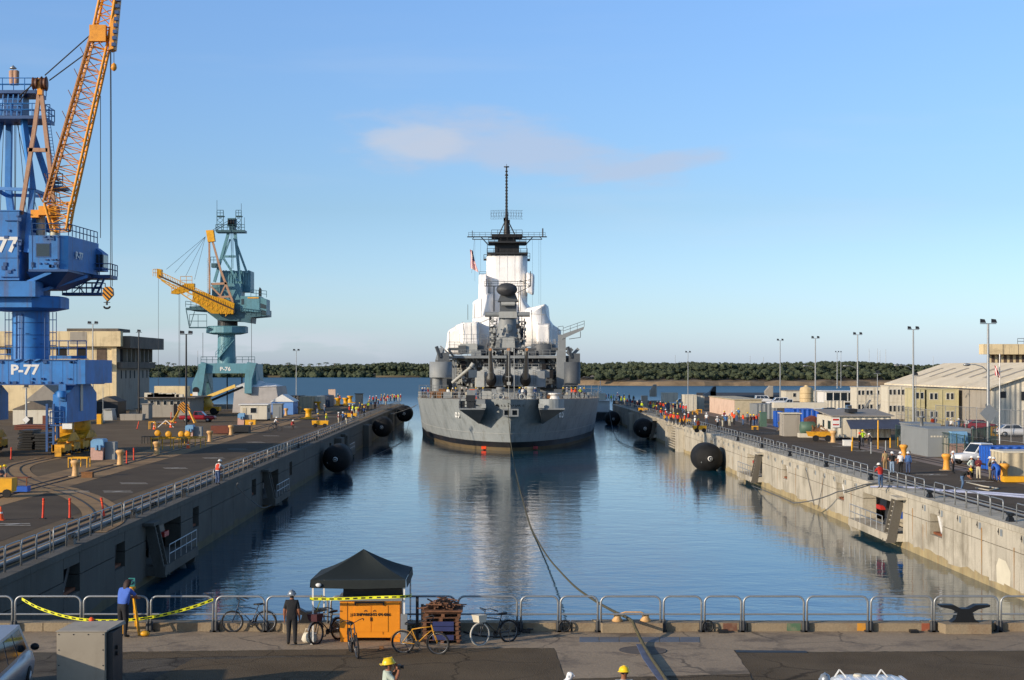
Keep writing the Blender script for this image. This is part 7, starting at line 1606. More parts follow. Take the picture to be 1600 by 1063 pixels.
# white fronted bay with doorway
t = hut('loading_bay','white loading bay with a dark open doorway and tan shutter, beside the warehouse','building',1508,1549,611,655,6,m_corrw,m_roofg,over=.1,doors=[(.2,.48,.0,.74,m_dark)])
b = MB(); Yq = gpt(1508,655).y-.08; a,c = P(1516.5,635,Yq),P(1525,622,Yq); b.bb(a.x,c.x,Yq,Yq+.01,a.z,c.z); part('roller_shutter',b,m_tanm,t)
t = thing('danger_sign','red and white lettered warning sign on the white loading bay','sign',P(1538,627,Yq-.1)); a,c = P(1533,632,Yq-.1),P(1544.5,623,Yq-.1); b = MB(); b.bb(a.x,c.x,Yq-.1,Yq-.06,a.z,c.z); part('board',b,m_white,t); lettering('sign_lettering','DANGER',.42,((a.x+c.x)/2,Yq-.11,(a.z+c.z)/2),m_red,t,bold=.015)
# cream building behind the warehouse roof
t = thing('cream_tower','cream concrete building with overhanging top storey behind the warehouse roof','building',P(1580,0,330)*1); t.location.z = GZ
Yc_ = 330; b = MB(); b.bb(P(1532,0,Yc_).x,P(1700,0,Yc_).x,Yc_-2,Yc_+1,P(0,554,Yc_).z,P(0,538,Yc_).z); part('top_storey',b,m_cream,t)
b = MB(); b.bb(P(1546, 0, Yc_).x, P(1700, 0, Yc_).x, Yc_, Yc_+.9, GZ, P(0, 554, Yc_).z); part('wall', b, m_cream, t)
for k in range(7): b = MB(); x = 1549+k*9.5; b.bb(P(x,0,Yc_).x,P(x+5,0,Yc_).x,Yc_-.06,Yc_-.003,P(0,568,Yc_).z,P(0,555,Yc_).z); part('window',b,mat('brown_shutter','#54463c'),t)
for x in (1562,1586): b = MB(); b.bb(P(x,0,Yc_).x,P(x+.6,0,Yc_).x,Yc_-2.04,Yc_-2.003,P(0,554,Yc_).z,P(0,538.5,Yc_).z); part('panel_joint',b,m_creamd,t)
b = MB(); b.rail([P(1590, 538, Yc_), P(1600, 538, Yc_)], 1.2, .05, 1); part('roof_rail', b, m_steel, t)
# low steel fence, cars on the right
fence('chain_fence','tall grey chain link fence in front of the warehouse and parked cars',[A_(1462,678),A_(1640,698)],3.6,m_msh,3.2,None,.008)
fence('chain_fence','grey chain link fence before the yellow modules',[A_(1400,662),A_(1462,672)],2.6,m_msh,2.6,None,.008)
p = gpt(1583,683); vehicle('parked_car','white saloon car parked behind the tall chain link fence','car',(p.x+.5,p.y+1,GZ),math.radians(0),4.7,1.8,1.45,m_carw,'car')
p = gpt(1541,674); vehicle('parked_car','red car mostly hidden behind the fence by the diamond sign','car',(p.x,p.y+3,GZ),math.radians(10),4.4,1.8,1.4,m_carr,'car')
box_thing('yellow_barrel','yellow and pale drum cluster behind the fence next to the white saloon','drum',1549,1560,668,681,1,m_yel)
p = P(1545,646,gpt(0,706).y); b = MB(); b.prism([(-.95,0,0),(0,0,-.95),(.95,0,0),(0,0,.95)],(0,.06,0)); b.prism([(-.3,-.01,0),(0,-.01,-.3),(.3,-.01,0),(0,-.01,.3)],(0,.02,0)); o = single('diamond_sign',b,m_galv,'grey diamond shaped sign on the tall lamp mast by the warehouse','sign'); o.location = p-Vector((0,.2,0))
# lamp masts, right
lamp_mast(1075, 619, 549, 'slim twin headed lamp mast behind the white containers', 2, r=.1)
lamp_mast(1219, 628, 530, 'lamp mast left of the tan water tank', 2, arm=None, r=.12)
lamp_mast(1274, 640, 526, 'rust streaked lamp mast right of the tan water tank', 2, arm=(572, -1.9), r=.13)
lamp_mast(1340, 648, 520, 'lamp mast with bracket arm at the left end of the white modules', 2, arm=(572, -2.0), r=.13)
lamp_mast(1427, 668, 511, 'lamp mast with bracket arm beside the yellow modules', 2, arm=(571, -2.1), r=.13)
lamp_mast(1544, 706, 500, 'tallest lamp mast, by the diamond sign near the warehouse', 2, arm=(570, -1.9), r=.14)
lamp_mast(1308,607,549,'distant twin headed lamp mast left of the white modules',2,r=.14); lamp_mast(1314,606,549,'distant lamp mast just right of another, left of the white modules',1,r=.1)
lamp_mast(1431,672,583,'short dark lamp post in front of the yellow modules',1,r=.06); lamp_mast(1371,664,580,'short lamp post at the outside stairs of the white modules',1,r=.07)
t = thing('flagpole','white flagpole with a small striped flag in front of the warehouse','flagpole',gpt(1562,694)); q = t.location; b = MB(); hp = CH-(553-VY)/F*q.y-GZ; b.tube((0,0,0),(0,0,hp),.06,6); part('pole',b,m_white,t,True)
FL2 = thing('flag','small striped flag hanging limp from the white flagpole','flag',P(1559,572,q.y-.1)); flag_build(FL2,1556.5,571,590,q.y-.1,6)
for i in range(9): lab = ['first', 'second', 'third', 'fourth', 'fifth', 'sixth', 'seventh', 'eighth', 'ninth'][i]
for i,(px,yt) in enumerate([(1358,545),(1371,545),(1375,548),(1384,546),(1458,556),(985,562),(1055,555),(1172,556),(1193,558)]):
 Y = 1180; p = P(px,0,Y); b = MB(); b.tube((0,0,0),(0,0,CH-(yt-VY)/F*Y-3),.28,4,r2=.12); o = single('radio_mast',b,m_galv,'thin distant mast above the woods, %s from the left' % ['sixth','seventh','eighth','ninth','last','first','second','fourth','fifth'][i],'mast','thin masts on the skyline'); o.location = (p.x,Y,3)
# middle distance: trailer, trucks, tank
t = hut('trailer_office','long low office trailer with salmon end wall and pale roof on the right quay','building',1148,1190,625,652,30,m_tanm,m_tanm,over=.2,side_wins=[(.06,.12,.35,.7,'l'),(.2,.26,.35,.7,'l'),(.35,.41,.35,.7,'l'),(.5,.56,.35,.7,'l'),(.65,.71,.35,.7,'l'),(.82,.88,.35,.7,'l')])
b = MB(); a = gpt(1148,652); b.bb(a.x-.1,a.x-.003,a.y+.02,a.y+29.5,GZ+.02,P(0,626,a.y).z); part('side_cladding',b,m_pink,t)
container('white insulated container on the left of the office trailer', 1070, 1088, 617, 643, 6, m_offw)
container('white cabin container with grey units next to the office trailer', 1089, 1100, 619, 642, 6, m_corrw)
container('white container farther out on the right quay, left one', 1037, 1059, 614, 630, 6, m_offw)
box_thing('grey_hut','small grey kiosk among the crowd far down the right quay','kiosk',1003,1012,619,640,1.5,m_gbuild)
container('low grey container behind the onlookers near the trailer', 1184, 1213, 632, 655, 8, m_corrg)
t = thing('water_tank','round tan water tank standing behind the parked white trucks','tank',gpt(1260,630)); k_ = t.location.y/F; b = MB(); b.lathe([(10.5*k_,0),(10.5*k_,20*k_),(9.5*k_,24*k_),(3*k_,26*k_),(2.5*k_,28*k_)],(0,0,0),24); part('shell',b,m_tankt,t,True); b = MB(); b.ring((0,0,8*k_),10.6*k_,.1,'z',24,5); b.ring((0,0,16*k_),10.6*k_,.1,'z',24,5); part('hoop',b,m_tankt,t,True)
hut('long_store','long white low store behind the tan water tank','building',1228,1300,611,627,8,m_offw,m_roofg,over=.2,wins=[(.15,.22,.4,.8)])
hut('canteen','building with white roof and a band of green glass windows, left of the white modules','building',1290,1337,612,640,8,m_white,m_white,over=.3,wins=[(.02,.24,.45,.95),(.26,.48,.45,.95),(.5,.72,.45,.95),(.74,.98,.45,.95)])
box_thing('white_trailer','cream ribbed trailer box in front of the green glass building','trailer',1293,1320,627,645,3,m_corrw)
box_thing('dark_trailer','dark fronted trailer box beside the cream one','trailer',1320,1337,629,644,2.5,m_steel,lid=m_offw)
for i,(px,py,m,kd,lab) in enumerate([(1196,630,m_carw,'suv','white van roofed vehicle left of the row of trucks'),(1216,634,m_carw,'suv','white estate vehicle second in the row by the tank'),(1236,637,m_carw,'pickup','white pickup third in the row by the tank'),(1262,645,m_carw,'pickup','white pickup truck parked right below the tan water tank'),(1301,650,m_card,'car','dark car parked before the green glass building'),(1316,651,m_cars,'car','silver car parked before the green glass building'),(1328,649,m_carb,'pickup','blue vehicle between the silver car and the white modules'),(1366,652,m_carw,'car','white car roof showing behind the awning shack'),(1066,636,m_carw,'truck','small white truck cab beside the white insulated container')]):
 p = gpt(px,py); vehicle('parked_truck' if kd != 'car' else 'parked_car',lab,'truck' if kd != 'car' else 'car',(p.x,p.y+1,GZ),math.radians([0,180,178,182,0,180,0,0,180][i]),4.9,1.85,1.75 if kd != 'car' else 1.4,m,'pickup' if kd == 'truck' else kd)
# far quay wall, submarine-dark pier and dock gate boats
b = MB(); b.bb(62, 250, 405, 470, -3, 4.6); struct('far_pier', b, mat('pier_dark', '#26252a', .85, var=.2, vscale=.05))
for i,(x0,x1,y0,y1,m,lab) in enumerate([(1016,1026,601,613,m_gbuild,'grey peaked hood on the dark far pier, left one'),(1196,1208,603,613,m_gbuild,'grey peaked hood on the dark far pier, right one'),(1110,1119,604,614,m_steel,'dark tower block on the far pier with pale top'),(1100,1118,612,618,m_gblock,'pale grey box on the far pier')]):
 Y = 404; b = MB(); a,c = P(x0,y1,Y),P(x1,y0,Y); b.prism([(a.x,Y,4.6),(c.x,Y,4.6),(c.x,Y,c.z),(c.x-(c.x-a.x)*.4,Y,c.z),(a.x,Y,(c.z+4.6)/2)],(0,2,0)); single('pier_hood',b,m,lab,'hood')
# white work boat beyond the ship
t = thing('tugboat','small white and grey workboat just right of the battleship','boat',(P(938,0,372).x,372,0)); b = MB()
b.loft([[(-3,-7,1.6),(3,-7,1.6),(2.6,-7,-.5),(-2.6,-7,-.5)],[(-3.2,4,1.8),(3.2,4,1.8),(2.7,4,-.5),(-2.7,4,-.5)],[(-.3,9,2.6),(.3,9,2.6),(.2,8,-.5),(-.2,8,-.5)]],0,False); part('hull',b,m_steel,t,True)
b = MB(); b.bb(-2,2,-3,3,1.7,4.2); b.bb(-2.6,2.6,-3.6,3.6,4.2,4.4); part('deckhouse',b,m_white,t,True); b = MB(); b.bb(-1.2,1.2,-1.6,1.6,4.4,6.0); part('wheelhouse',b,m_offw,t,True); b = MB(); b.tube((0,0,6),(0,0,9),.08,5); b.lathe([(.5,0),(.5,.3)],(0,0,6.3),10); part('radar_mast',b,m_white,t,True)
# hoses and ropes on the right quay
m_hose = mat('blue_hose', '#8f98b5', .6, var=.1)
b = MB(); b.path([gpt(x,y)+Vector((0,0,.06)) for x,y in ((1360,762),(1400,762),(1440,764),(1478,768),(1500,768),(1545,771),(1600,775),(1680,779))],.07,5); single('hose',b,m_hose,'pale blue hose across the right quay at the feet of the bending man','hose')
b = MB(); b.path([gpt(x,y)+Vector((0,0,.06)) for x,y in ((1440,764.5),(1480,769.5),(1520,771),(1600,778.5),(1680,783))],.08,5); single('hose',b,m_hose,'second pale hose just below the first on the right quay','hose')
b = MB(); b.path([gpt(x,y)+Vector((0,0,.06)) for x,y in ((1510,755),(1535,761),(1560,765),(1545,768),(1525,764))],.05,5); single('rope',b,m_offw,'loose white rope running from the hands of the bending man','rope')
# wall ropes on the right
def yz(px, py, off=.25): X = XR-off; Y = X*F/(px-VX); return Vector((X, Y, CH-(py-VY)/F*Y))
m_rope = mat('old_rope', '#55585a', .8, var=.2)
pts = [yz(1395,755),yz(1375,754),yz(1352,757),yz(1320,767)]+sag(yz(1310,768,.3),P(1240,786,130),.2,6)+[P(1215,775,140),P(1170,757,165),P(1130,742,186)]
b = MB(); b.path(pts,.05,5); single('mooring_line',b,m_rope,'dark mooring line drooping from the right wall to the big black fender','rope')
for i, (a, c) in enumerate((((1260, 735), (1272, 790)), ((1288, 744), (1278, 795)))):
 b = MB(); b.tube(yz(*a,.1),yz(*c,.1),.03,4); single('hanging_rope',b,m_rope,['left','right'][i]+' one of two thin ropes hanging down the right wall','rope')
# machinery in the wall galleries
for sd, (wy0, wy1) in [(1, n_) for n_ in NR]+[(-1, n_) for n_ in NL]:
 X = XR if sd > 0 else XL; cy = wy0+ (wy1-wy0)*.62
 t = thing('capstan_machine','%s hauling machine in the %s gallery of the %s dock wall' % ('black and red' if sd > 0 else 'dark',{105.8: 'nearest',160.5: 'second',262: 'farthest',88.5: 'nearest',134: 'second',205: 'farthest'}[wy0],'right' if sd > 0 else 'left'),'machine',(X+sd*.9,cy,.95),0,'hauling machines in the dock wall galleries')
 b = MB(); b.box((0,0,1.6),(1.0,2.0,.7),taper=.8); b.bb(-.3,.3,-.25,.35,1.9,2.5); part('housing',b,m_black,t,True)
 for yy in (-.35,.4): b = MB(); b.tube((-.8*0,yy,2.2),(0,yy,3.1),.14,6); part('roller_post',b,m_black,t,True)
 b = MB(); b.box((-sd*.3, .5, 1.15), (.8, 1.3, .3)); part('pan', b, m_red, t, True)
 b = MB(); b.lathe([(.5, 0), (.35, .4), (.35, 1.0), (.45, 1.2)], (0,0,0), 12); part('pedestal', b, m_steel, t, True)
 b = MB(); b.box((.1,-1.9,.8),(.5,.7,.5)); b.tube((.1,-1.9,0),(.1,-1.9,.6),.08,6); part('motor',b,m_cblue if sd > 0 else m_steel,t,True)
# fenders
def fender(px, py, r, Y, lab, L=6.5, side=1):
 p = P(px,py,Y); X = (XR-r-.25) if side > 0 else (XL+r+.25); t = thing('fender',lab,'fender',(X,Y,0),0,'floating black rubber fenders'); z = p.z
 b = MB(); pr = [(.12*r,0),(.55*r,.12*r),(.86*r,.42*r),(.98*r,.85*r),(r,1.3*r),(r,L-1.3*r),(.98*r,L-.85*r),(.86*r,L-.42*r),(.55*r,L-.12*r),(.12*r,L)]
 b.lathe(pr, (0, 0, z), 28, 0, 'y'); part('rubber_body', b, m_rubber, t, True)
 b = MB(); b.lathe([(.0,-.06),(.17*r,-.05),(.17*r,.05),(.0,.06)],(0,.03*r-.02,z),16,0,'y'); fl = part('end_flange',b,m_white,t,True)
 b = MB(); b.ring((0, -.09, z), .1*r, .03*r, 'y', 12, 5); part('towing_eye', b, m_steel, fl, True)
 b = MB(); b.box((-.45*r, .22*r, z-.25*r), (.3*r, .03, .08*r), 0, 0.3); part('paint_mark', b, m_greyl, t, True)
 return t
fender(1105, 717, 1.75, 184, 'largest black fender floating against the right wall, nearest the camera')
fender(988, 670, 1.65, 262, 'second black fender along the right wall', 6)
fender(937, 655, 1.6, 330, 'farthest right black fender, half hidden by the ship', 6)
fender(522, 718, 1.62, 178, 'nearest black fender against the left wall', 6.5, -1)
fender(597, 668, 1.65, 254, 'second black fender along the left wall', 6, -1)
fender(632, 647, 1.7, 320, 'farthest black fender at the seaward end of the left wall', 6, -1)
# stair recess piers on the far right wall
for i, (y0, y1) in enumerate(((225, 228), (238, 241), (303, 307))):
 b = MB(); b.bb(XR-.9,XR-.03,y0,y1,-2,GZ-.5); single('wall_buttress',b,m_conc,'concrete buttress on the right dock wall, %s from the camera' % ordn[i],'buttress','buttresses of the dock walls')
for i, (y0, y1) in enumerate(((196, 200), (240, 246), (300, 306))):
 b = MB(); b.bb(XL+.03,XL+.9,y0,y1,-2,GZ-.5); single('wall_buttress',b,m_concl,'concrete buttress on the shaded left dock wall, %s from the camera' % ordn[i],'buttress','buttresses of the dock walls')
t = thing('water_stair', 'steep concrete steps down to the water in the right dock wall', 'stair', (XR-.9, 230, 0))
for k in range(9): b = MB(); b.bb(XR-.9+k*.06, XR-.03, 229, 236.5, .3+k*.36, .3+k*.36+.14); part('step', b, m_conc, t)
# hawser from the battleship to the head of the dock
m_haw = mat('manila_hawser', '#4e4a34', .85, var=.25, vscale=6, bump=.5, bscale=14)
hp = [P(794,630,224.5),P(795,655,214),P(798,690,200),P(803,722,188),P(810,755,163),P(818,785,141.2),P(829,822,120),P(842,848,108),P(858,873,97),P(878,896,86),P(900,918,74),P(930,939,63),P(958,955,55.5),G(985,968.5,GZ+.42),G(992,980,GZ+.38),G(1003,1003,GZ+.1),G(1018,1028,GZ+.1),G(1033,1050,GZ+.1),G(1062,1095,GZ+.1)]
def crs(P_, n=8):
 out = []
 for i in range(len(P_)-1):
  p0, p1, p2, p3 = P_[max(i-1, 0)], P_[i], P_[i+1], P_[min(i+2, len(P_)-1)]
  for k in range(n):
   u = k/n; out.append(((2*p1)+(p2-p0)*u+(2*p0-5*p1+4*p2-p3)*u*u+(3*p1-p0-3*p2+p3)*u**3)*.5)
 return out+[P_[-1]]
hp2 = crs([Vector((p.x,p.y,max(p.z,.03))) for p in hp]); b = MB(); b.path(hp2,.05,7); single('hawser',b,m_haw,'long thick hawser from the ship stern across the water to the foreground quay','rope')
def wline(lab, pts, r, m): b = MB(); b.path(crs(pts, 6), r, 4); single('mooring_line', b, m, lab, 'rope')
wline('thin line from the red vest man along the left wall to the water',[P(340,755,92)+Vector((1.2,0,0)),P(372,762,104),P(398,786,112),P(415,793,126),P(440,780,146),P(480,760,165),P(520,742,182)],.035,m_rope)
wline('line looping from the farthest left fender through the water beside the ship',[P(641,640,345),P(640,655,330),P(632,685,268),P(624,693,250),P(600,705,226),P(560,722,200)],.04,m_rope)
wline('line curving from the right wall end into the water by the second fender',[P(952,640,300),P(955,660,290),P(962,683,268),P(975,694,246),P(1010,706,224)],.05,m_rope)
wline('slack line from the left pier end to the port side of the ship',[P(596,650,300)+Vector((.2,0,0)),P(620,645,290),P(650,634,274)],.04,m_rope)
wline('second slack line from the pier top to the port side of the ship',[P(625,631,350),P(640,638,310),P(652,632,275)],.04,m_rope)
# ================================================================ PEOPLE
SK = ['skin_light', 'skin_brown', 'skin_dark']
def fab(hexc, name=None): return mat('cloth_'+hexc.lstrip('#'), hexc, .85, var=.12, vscale=6, bump=.2, bscale=18)
m_skin = mat('skin', '#a8765a', .6, var=.05); m_skin2 = mat('skin_tan', '#8a5a40', .6, var=.05)
m_hair = mat('hair_dark', '#1c1512', .7, var=.2); m_shoe = mat('boots', '#1a1816', .6, var=.1)
m_haty = mat('hat_yellow','#e8c21c',.35,var=.03); m_hatw = mat('hat_white','#dcdcd8',.35,var=.03); m_hats = mat('hat_silver','#8f959a',.3,metal=.4,var=.05)
def skeleton(pose):
 """joint positions (m), facing -y; returns dict"""
 J = dict(pel=(0,0,.95),wai=(0,.0,1.10),che=(0,.0,1.30),neb=(0,.0,1.45),nec=(0,-.01,1.52),hea=(0,-.02,1.62),top=(0,-.01,1.71),
    shl=(-.17,0,1.41),shr=(.17,0,1.41),ell=(-.23,.04,1.13),elr=(.23,.04,1.13),wrl=(-.24,-.03,.89),wrr=(.24,-.03,.89),hal=(-.24,-.06,.80),har=(.24,-.06,.80),
    hil=(-.09,0,.90),hir=(.09,0,.90),knl=(-.10,-.02,.50),knr=(.10,-.02,.50),anl=(-.11,.03,.09),anr=(.11,.03,.09),tol=(-.13,-.14,.045),tor=(.13,-.14,.045))
 def up(**k): J.update(k)
 if pose == 'hips': up(ell=(-.34,.08,1.18),elr=(.34,.08,1.18),wrl=(-.19,-.02,1.03),wrr=(.19,-.02,1.03),hal=(-.13,-.05,1.0),har=(.13,-.05,1.0))
 elif pose == 'fold': up(ell=(-.23,-.05,1.15),elr=(.23,-.05,1.15),wrl=(.02,-.2,1.2),wrr=(-.02,-.22,1.16),hal=(.1,-.18,1.22),har=(-.1,-.2,1.14))
 elif pose == 'walk': up(knl=(-.09,-.18,.52),anl=(-.09,-.22,.1),tol=(-.1,-.38,.06),knr=(.1,.06,.5),anr=(.1,.3,.14),tor=(.11,.18,.03),ell=(-.24,.12,1.15),wrl=(-.24,.16,.92),hal=(-.24,.15,.83),elr=(.24,-.05,1.14),wrr=(.23,-.2,.95),har=(.22,-.26,.88))
 elif pose == 'bend': up(wai=(0,-.08,1.08),che=(0,-.28,1.2),neb=(0,-.40,1.28),nec=(0,-.46,1.31),hea=(0,-.55,1.36),top=(0,-.61,1.42),shl=(-.17,-.36,1.24),shr=(.17,-.36,1.24),ell=(-.2,-.45,.98),elr=(.2,-.45,.98),wrl=(-.1,-.6,.82),wrr=(.1,-.62,.86),hal=(-.06,-.66,.77),har=(.07,-.68,.81),knl=(-.12,-.12,.5),knr=(.14,-.02,.5))
 elif pose == 'reach': up(wai=(0,-.03,1.10),che=(0,-.1,1.29),neb=(0,-.15,1.43),nec=(0,-.19,1.49),hea=(0,-.24,1.58),top=(0,-.25,1.67),shl=(-.17,-.13,1.39),shr=(.17,-.13,1.39),ell=(-.2,-.32,1.2),elr=(.2,-.32,1.2),wrl=(-.12,-.5,1.12),wrr=(.12,-.5,1.12),hal=(-.08,-.58,1.11),har=(.08,-.58,1.11))
 elif pose == 'kneel': up(pel=(0,0,.5),wai=(0,-.03,.64),che=(0,-.1,.84),neb=(0,-.15,.98),nec=(0,-.18,1.04),hea=(0,-.22,1.13),top=(0,-.22,1.22),shl=(-.17,-.13,.95),shr=(.17,-.13,.95),ell=(-.22,-.25,.72),elr=(.22,-.25,.72),wrl=(-.15,-.42,.6),wrr=(.15,-.42,.6),hal=(-.13,-.48,.55),har=(.13,-.48,.55),hil=(-.09,0,.46),hir=(.09,0,.46),knl=(-.12,-.38,.5),anl=(-.12,-.3,.09),tol=(-.12,-.46,.045),knr=(.1,-.15,.08),anr=(.1,.25,.1),tor=(.1,.32,.03))
 elif pose == 'photo': up(ell=(-.27,-.12,1.27),elr=(.27,-.12,1.27),wrl=(-.12,-.25,1.5),wrr=(.12,-.25,1.5),hal=(-.07,-.21,1.58),har=(.07,-.21,1.58))
 elif pose == 'point': up(elr=(.4,-.1,1.38), wrr=(.6,-.2,1.36), har=(.7,-.24,1.36))
 elif pose == 'ride': up(pel=(0,.1,.98),wai=(0,.06,1.12),che=(0,-.06,1.3),neb=(0,-.12,1.44),nec=(0,-.15,1.5),hea=(0,-.2,1.6),top=(0,-.2,1.69),shl=(-.17,-.1,1.4),shr=(.17,-.1,1.4),ell=(-.24,-.28,1.2),elr=(.24,-.28,1.2),wrl=(-.22,-.45,1.06),wrr=(.22,-.45,1.06),hal=(-.22,-.52,1.04),har=(.22,-.52,1.04),hil=(-.09,.08,.93),hir=(.09,.08,.93),knl=(-.1,-.22,.75),anl=(-.1,-.1,.38),tol=(-.1,-.25,.33),knr=(.1,-.12,.55),anr=(.1,.0,.2),tor=(.1,-.15,.15))
 return {k: Vector(v) for k, v in J.items()}
RAD = dict(pel=(.155,.12),wai=(.145,.11),che=(.17,.12),neb=(.085,.075),nec=(.052,.055),hea=(.085,.10),top=(.066,.075),shl=(.075,.07),shr=(.075,.07),ell=(.047,.047),elr=(.047,.047),wrl=(.031,.031),wrr=(.031,.031),hal=(.03,.042),har=(.03,.042),
     hil=(.098,.1),hir=(.098,.1),knl=(.066,.066),knr=(.066,.066),anl=(.044,.05),anr=(.044,.05),tol=(.042,.03),tor=(.042,.03))
EDG = [('pel','wai'),('wai','che'),('che','neb'),('neb','nec'),('nec','hea'),('hea','top'),('che','shl'),('che','shr'),('shl','ell'),('shr','elr'),('ell','wrl'),('elr','wrr'),('wrl','hal'),('wrr','har'),('pel','hil'),('pel','hir'),('hil','knl'),('hir','knr'),('knl','anl'),('knr','anr'),('anl','tol'),('anr','tor')]
for _k in list(RAD):
 _f = 1.0 if _k in ('hea','top') else (1.22 if _k in ('che','wai','pel','shl','shr','hil','hir','knl','knr','ell','elr') else 1.12)
 RAD[_k] = (RAD[_k][0]*_f, RAD[_k][1]*_f)
def body_mesh(pose, sub=1, fingers=False, sleeve='short', trousers='long', fat=1.0):
 J = skeleton(pose); R = dict(RAD); names = list(J); E = list(EDG)
 if fat != 1.0: R['wai'] = (R['wai'][0]*fat,R['wai'][1]*fat); R['pel'] = (R['pel'][0]*(fat*.5+.5),R['pel'][1]*(fat*.5+.5)); R['che'] = (R['che'][0]*(fat*.5+.5),R['che'][1]*(fat*.5+.5))
 if fingers:
  for s_, w_, h_ in (('l', 'wrl', 'hal'), ('r', 'wrr', 'har')):
   d = (J[h_]-J[w_]).normalized(); side = d.cross(Vector((0,1,0))) if abs(d.y) < .8 else d.cross(Vector((0,0,1))); side = Vector((0,1,0)).cross(d).normalized() if side.length < .1 else side.normalized()
   ax_ = d.cross(side).normalized()
   for k, ln in enumerate((.07, .085, .08, .06)):
    o = (k-1.5)*.02; a = J[h_]+ax_*o+d*.01; b_ = a+d*ln*.55+side*.006; c = b_+d*ln*.35+side*.03
    for q,(nm,p,r) in enumerate(((f'f{s_}{k}a',a,.011),(f'f{s_}{k}b',b_,.0095),(f'f{s_}{k}c',c,.008))): J[nm] = p; R[nm] = (r,r); names.append(nm)
    E += [(h_, f'f{s_}{k}a'), (f'f{s_}{k}a', f'f{s_}{k}b'), (f'f{s_}{k}b', f'f{s_}{k}c')]
   a = J[w_]+d*.04+ax_*-.03; b_ = a+d*.04+ax_*-.03;
   for nm, p, r in ((f't{s_}a', a, .013), (f't{s_}b', b_, .01)): J[nm] = p; R[nm] = (r, r); names.append(nm)
   E += [(w_, f't{s_}a'), (f't{s_}a', f't{s_}b')]
 me = bpy.data.meshes.new('sk'); me.from_pydata([J[n] for n in names],[(names.index(a),names.index(b_)) for a,b_ in E],[])
 o = bpy.data.objects.new('sk',me); COL.objects.link(o); md = o.modifiers.new('s','SKIN'); md.use_smooth_shade = True
 lay = me.skin_vertices[0] if me.skin_vertices else None
 for i,n in enumerate(names): me.skin_vertices[0].data[i].radius = R[n]; me.skin_vertices[0].data[i].use_root = (n == 'pel')
 ss = o.modifiers.new('u', 'SUBSURF'); ss.levels = sub; ss.render_levels = sub
 dg = bpy.context.evaluated_depsgraph_get(); dg.update(); out = bpy.data.meshes.new_from_object(o.evaluated_get(dg)); bpy.data.objects.remove(o)
 # zones: 0 skin 1 shirt 2 trousers 3 shoes 4 hair
 def zone(p):
  best = (9, None, 0)
  for a, b_ in E:
   A_,B_ = J[a],J[b_]; d = B_-A_; u = max(0,min(1,(p-A_).dot(d)/max(d.length_squared,1e-9))); q = (p-(A_+d*u)).length - .5*(R[a][0]*(1-u)+R[b_][0]*u)
   if q < best[0]: best = (q, (a, b_), u)
  (a, b_), u = best[1], best[2]
  if a == 'nec' or a == 'hea':
   hd = J['hea']; fwd = (p-hd)
   return 4 if (p.z > hd.z+.02 or fwd.y > .035) and (p-J['nec']).length > .06 else 0
  if a == 'neb': return 0 if u > .35 else 1
  if a in ('ell', 'elr'): return 1 if sleeve == 'long' else 0
  if a in ('shl', 'shr'): return 1 if (sleeve == 'long' or u < .75) else 0
  if a[0] in 'wft' and a != 'wai': return 0
  if a[:2] == 'ha': return 0
  if a == 'pel' and b_ == 'wai': return 2 if u < .12 else 1
  if a in ('pel', 'hil', 'hir'): return 2
  if a in ('knl', 'knr'): return (2 if trousers == 'long' else (2 if u < .05 else 0)) if u < .9 else 3
  if a in ('anl', 'anr'): return 3
  return 1
 vs = out.vertices
 for f in out.polygons: f.material_index = zone(f.center); f.use_smooth = True
 return out, J
PM = {}
def get_body(pose, sub=1, fingers=False, sleeve='short', trousers='long', fat=1.0):
 k = (pose, sub, fingers, sleeve, trousers, fat)
 if k not in PM:
  me, J = body_mesh(*k); me.name = 'body_'+pose
  for _ in range(5-len(me.materials)): me.materials.append(m_skin)
  PM[k] = (me, J)
 return PM[k]
HATS = {}
def hat_mesh(col, J):
 b = MB(); up = (J['top']-J['hea']).normalized(); c = J['hea']+up*.035; q = up.to_track_quat('Z', 'Y').to_matrix()
 vs = MB(); vs.lathe([(.148,-.005),(.15,.0),(.122,.012),(.118,.05),(.095,.1),(.05,.128),(.01,.134)],(0,0,0),16,0,'z',True,1.18)
 vs.box((0, -.15, .0), (.18, .1, .014)); vs.box((0, -.0, .128), (.03, .2, .02))
 v2 = MB(); v2.v = [tuple(q @ Vector(v)+c) for v in vs.v]; v2.f = vs.f; v2.m = vs.m; v2.sm = vs.sm; return v2
PCOUNT = [0]
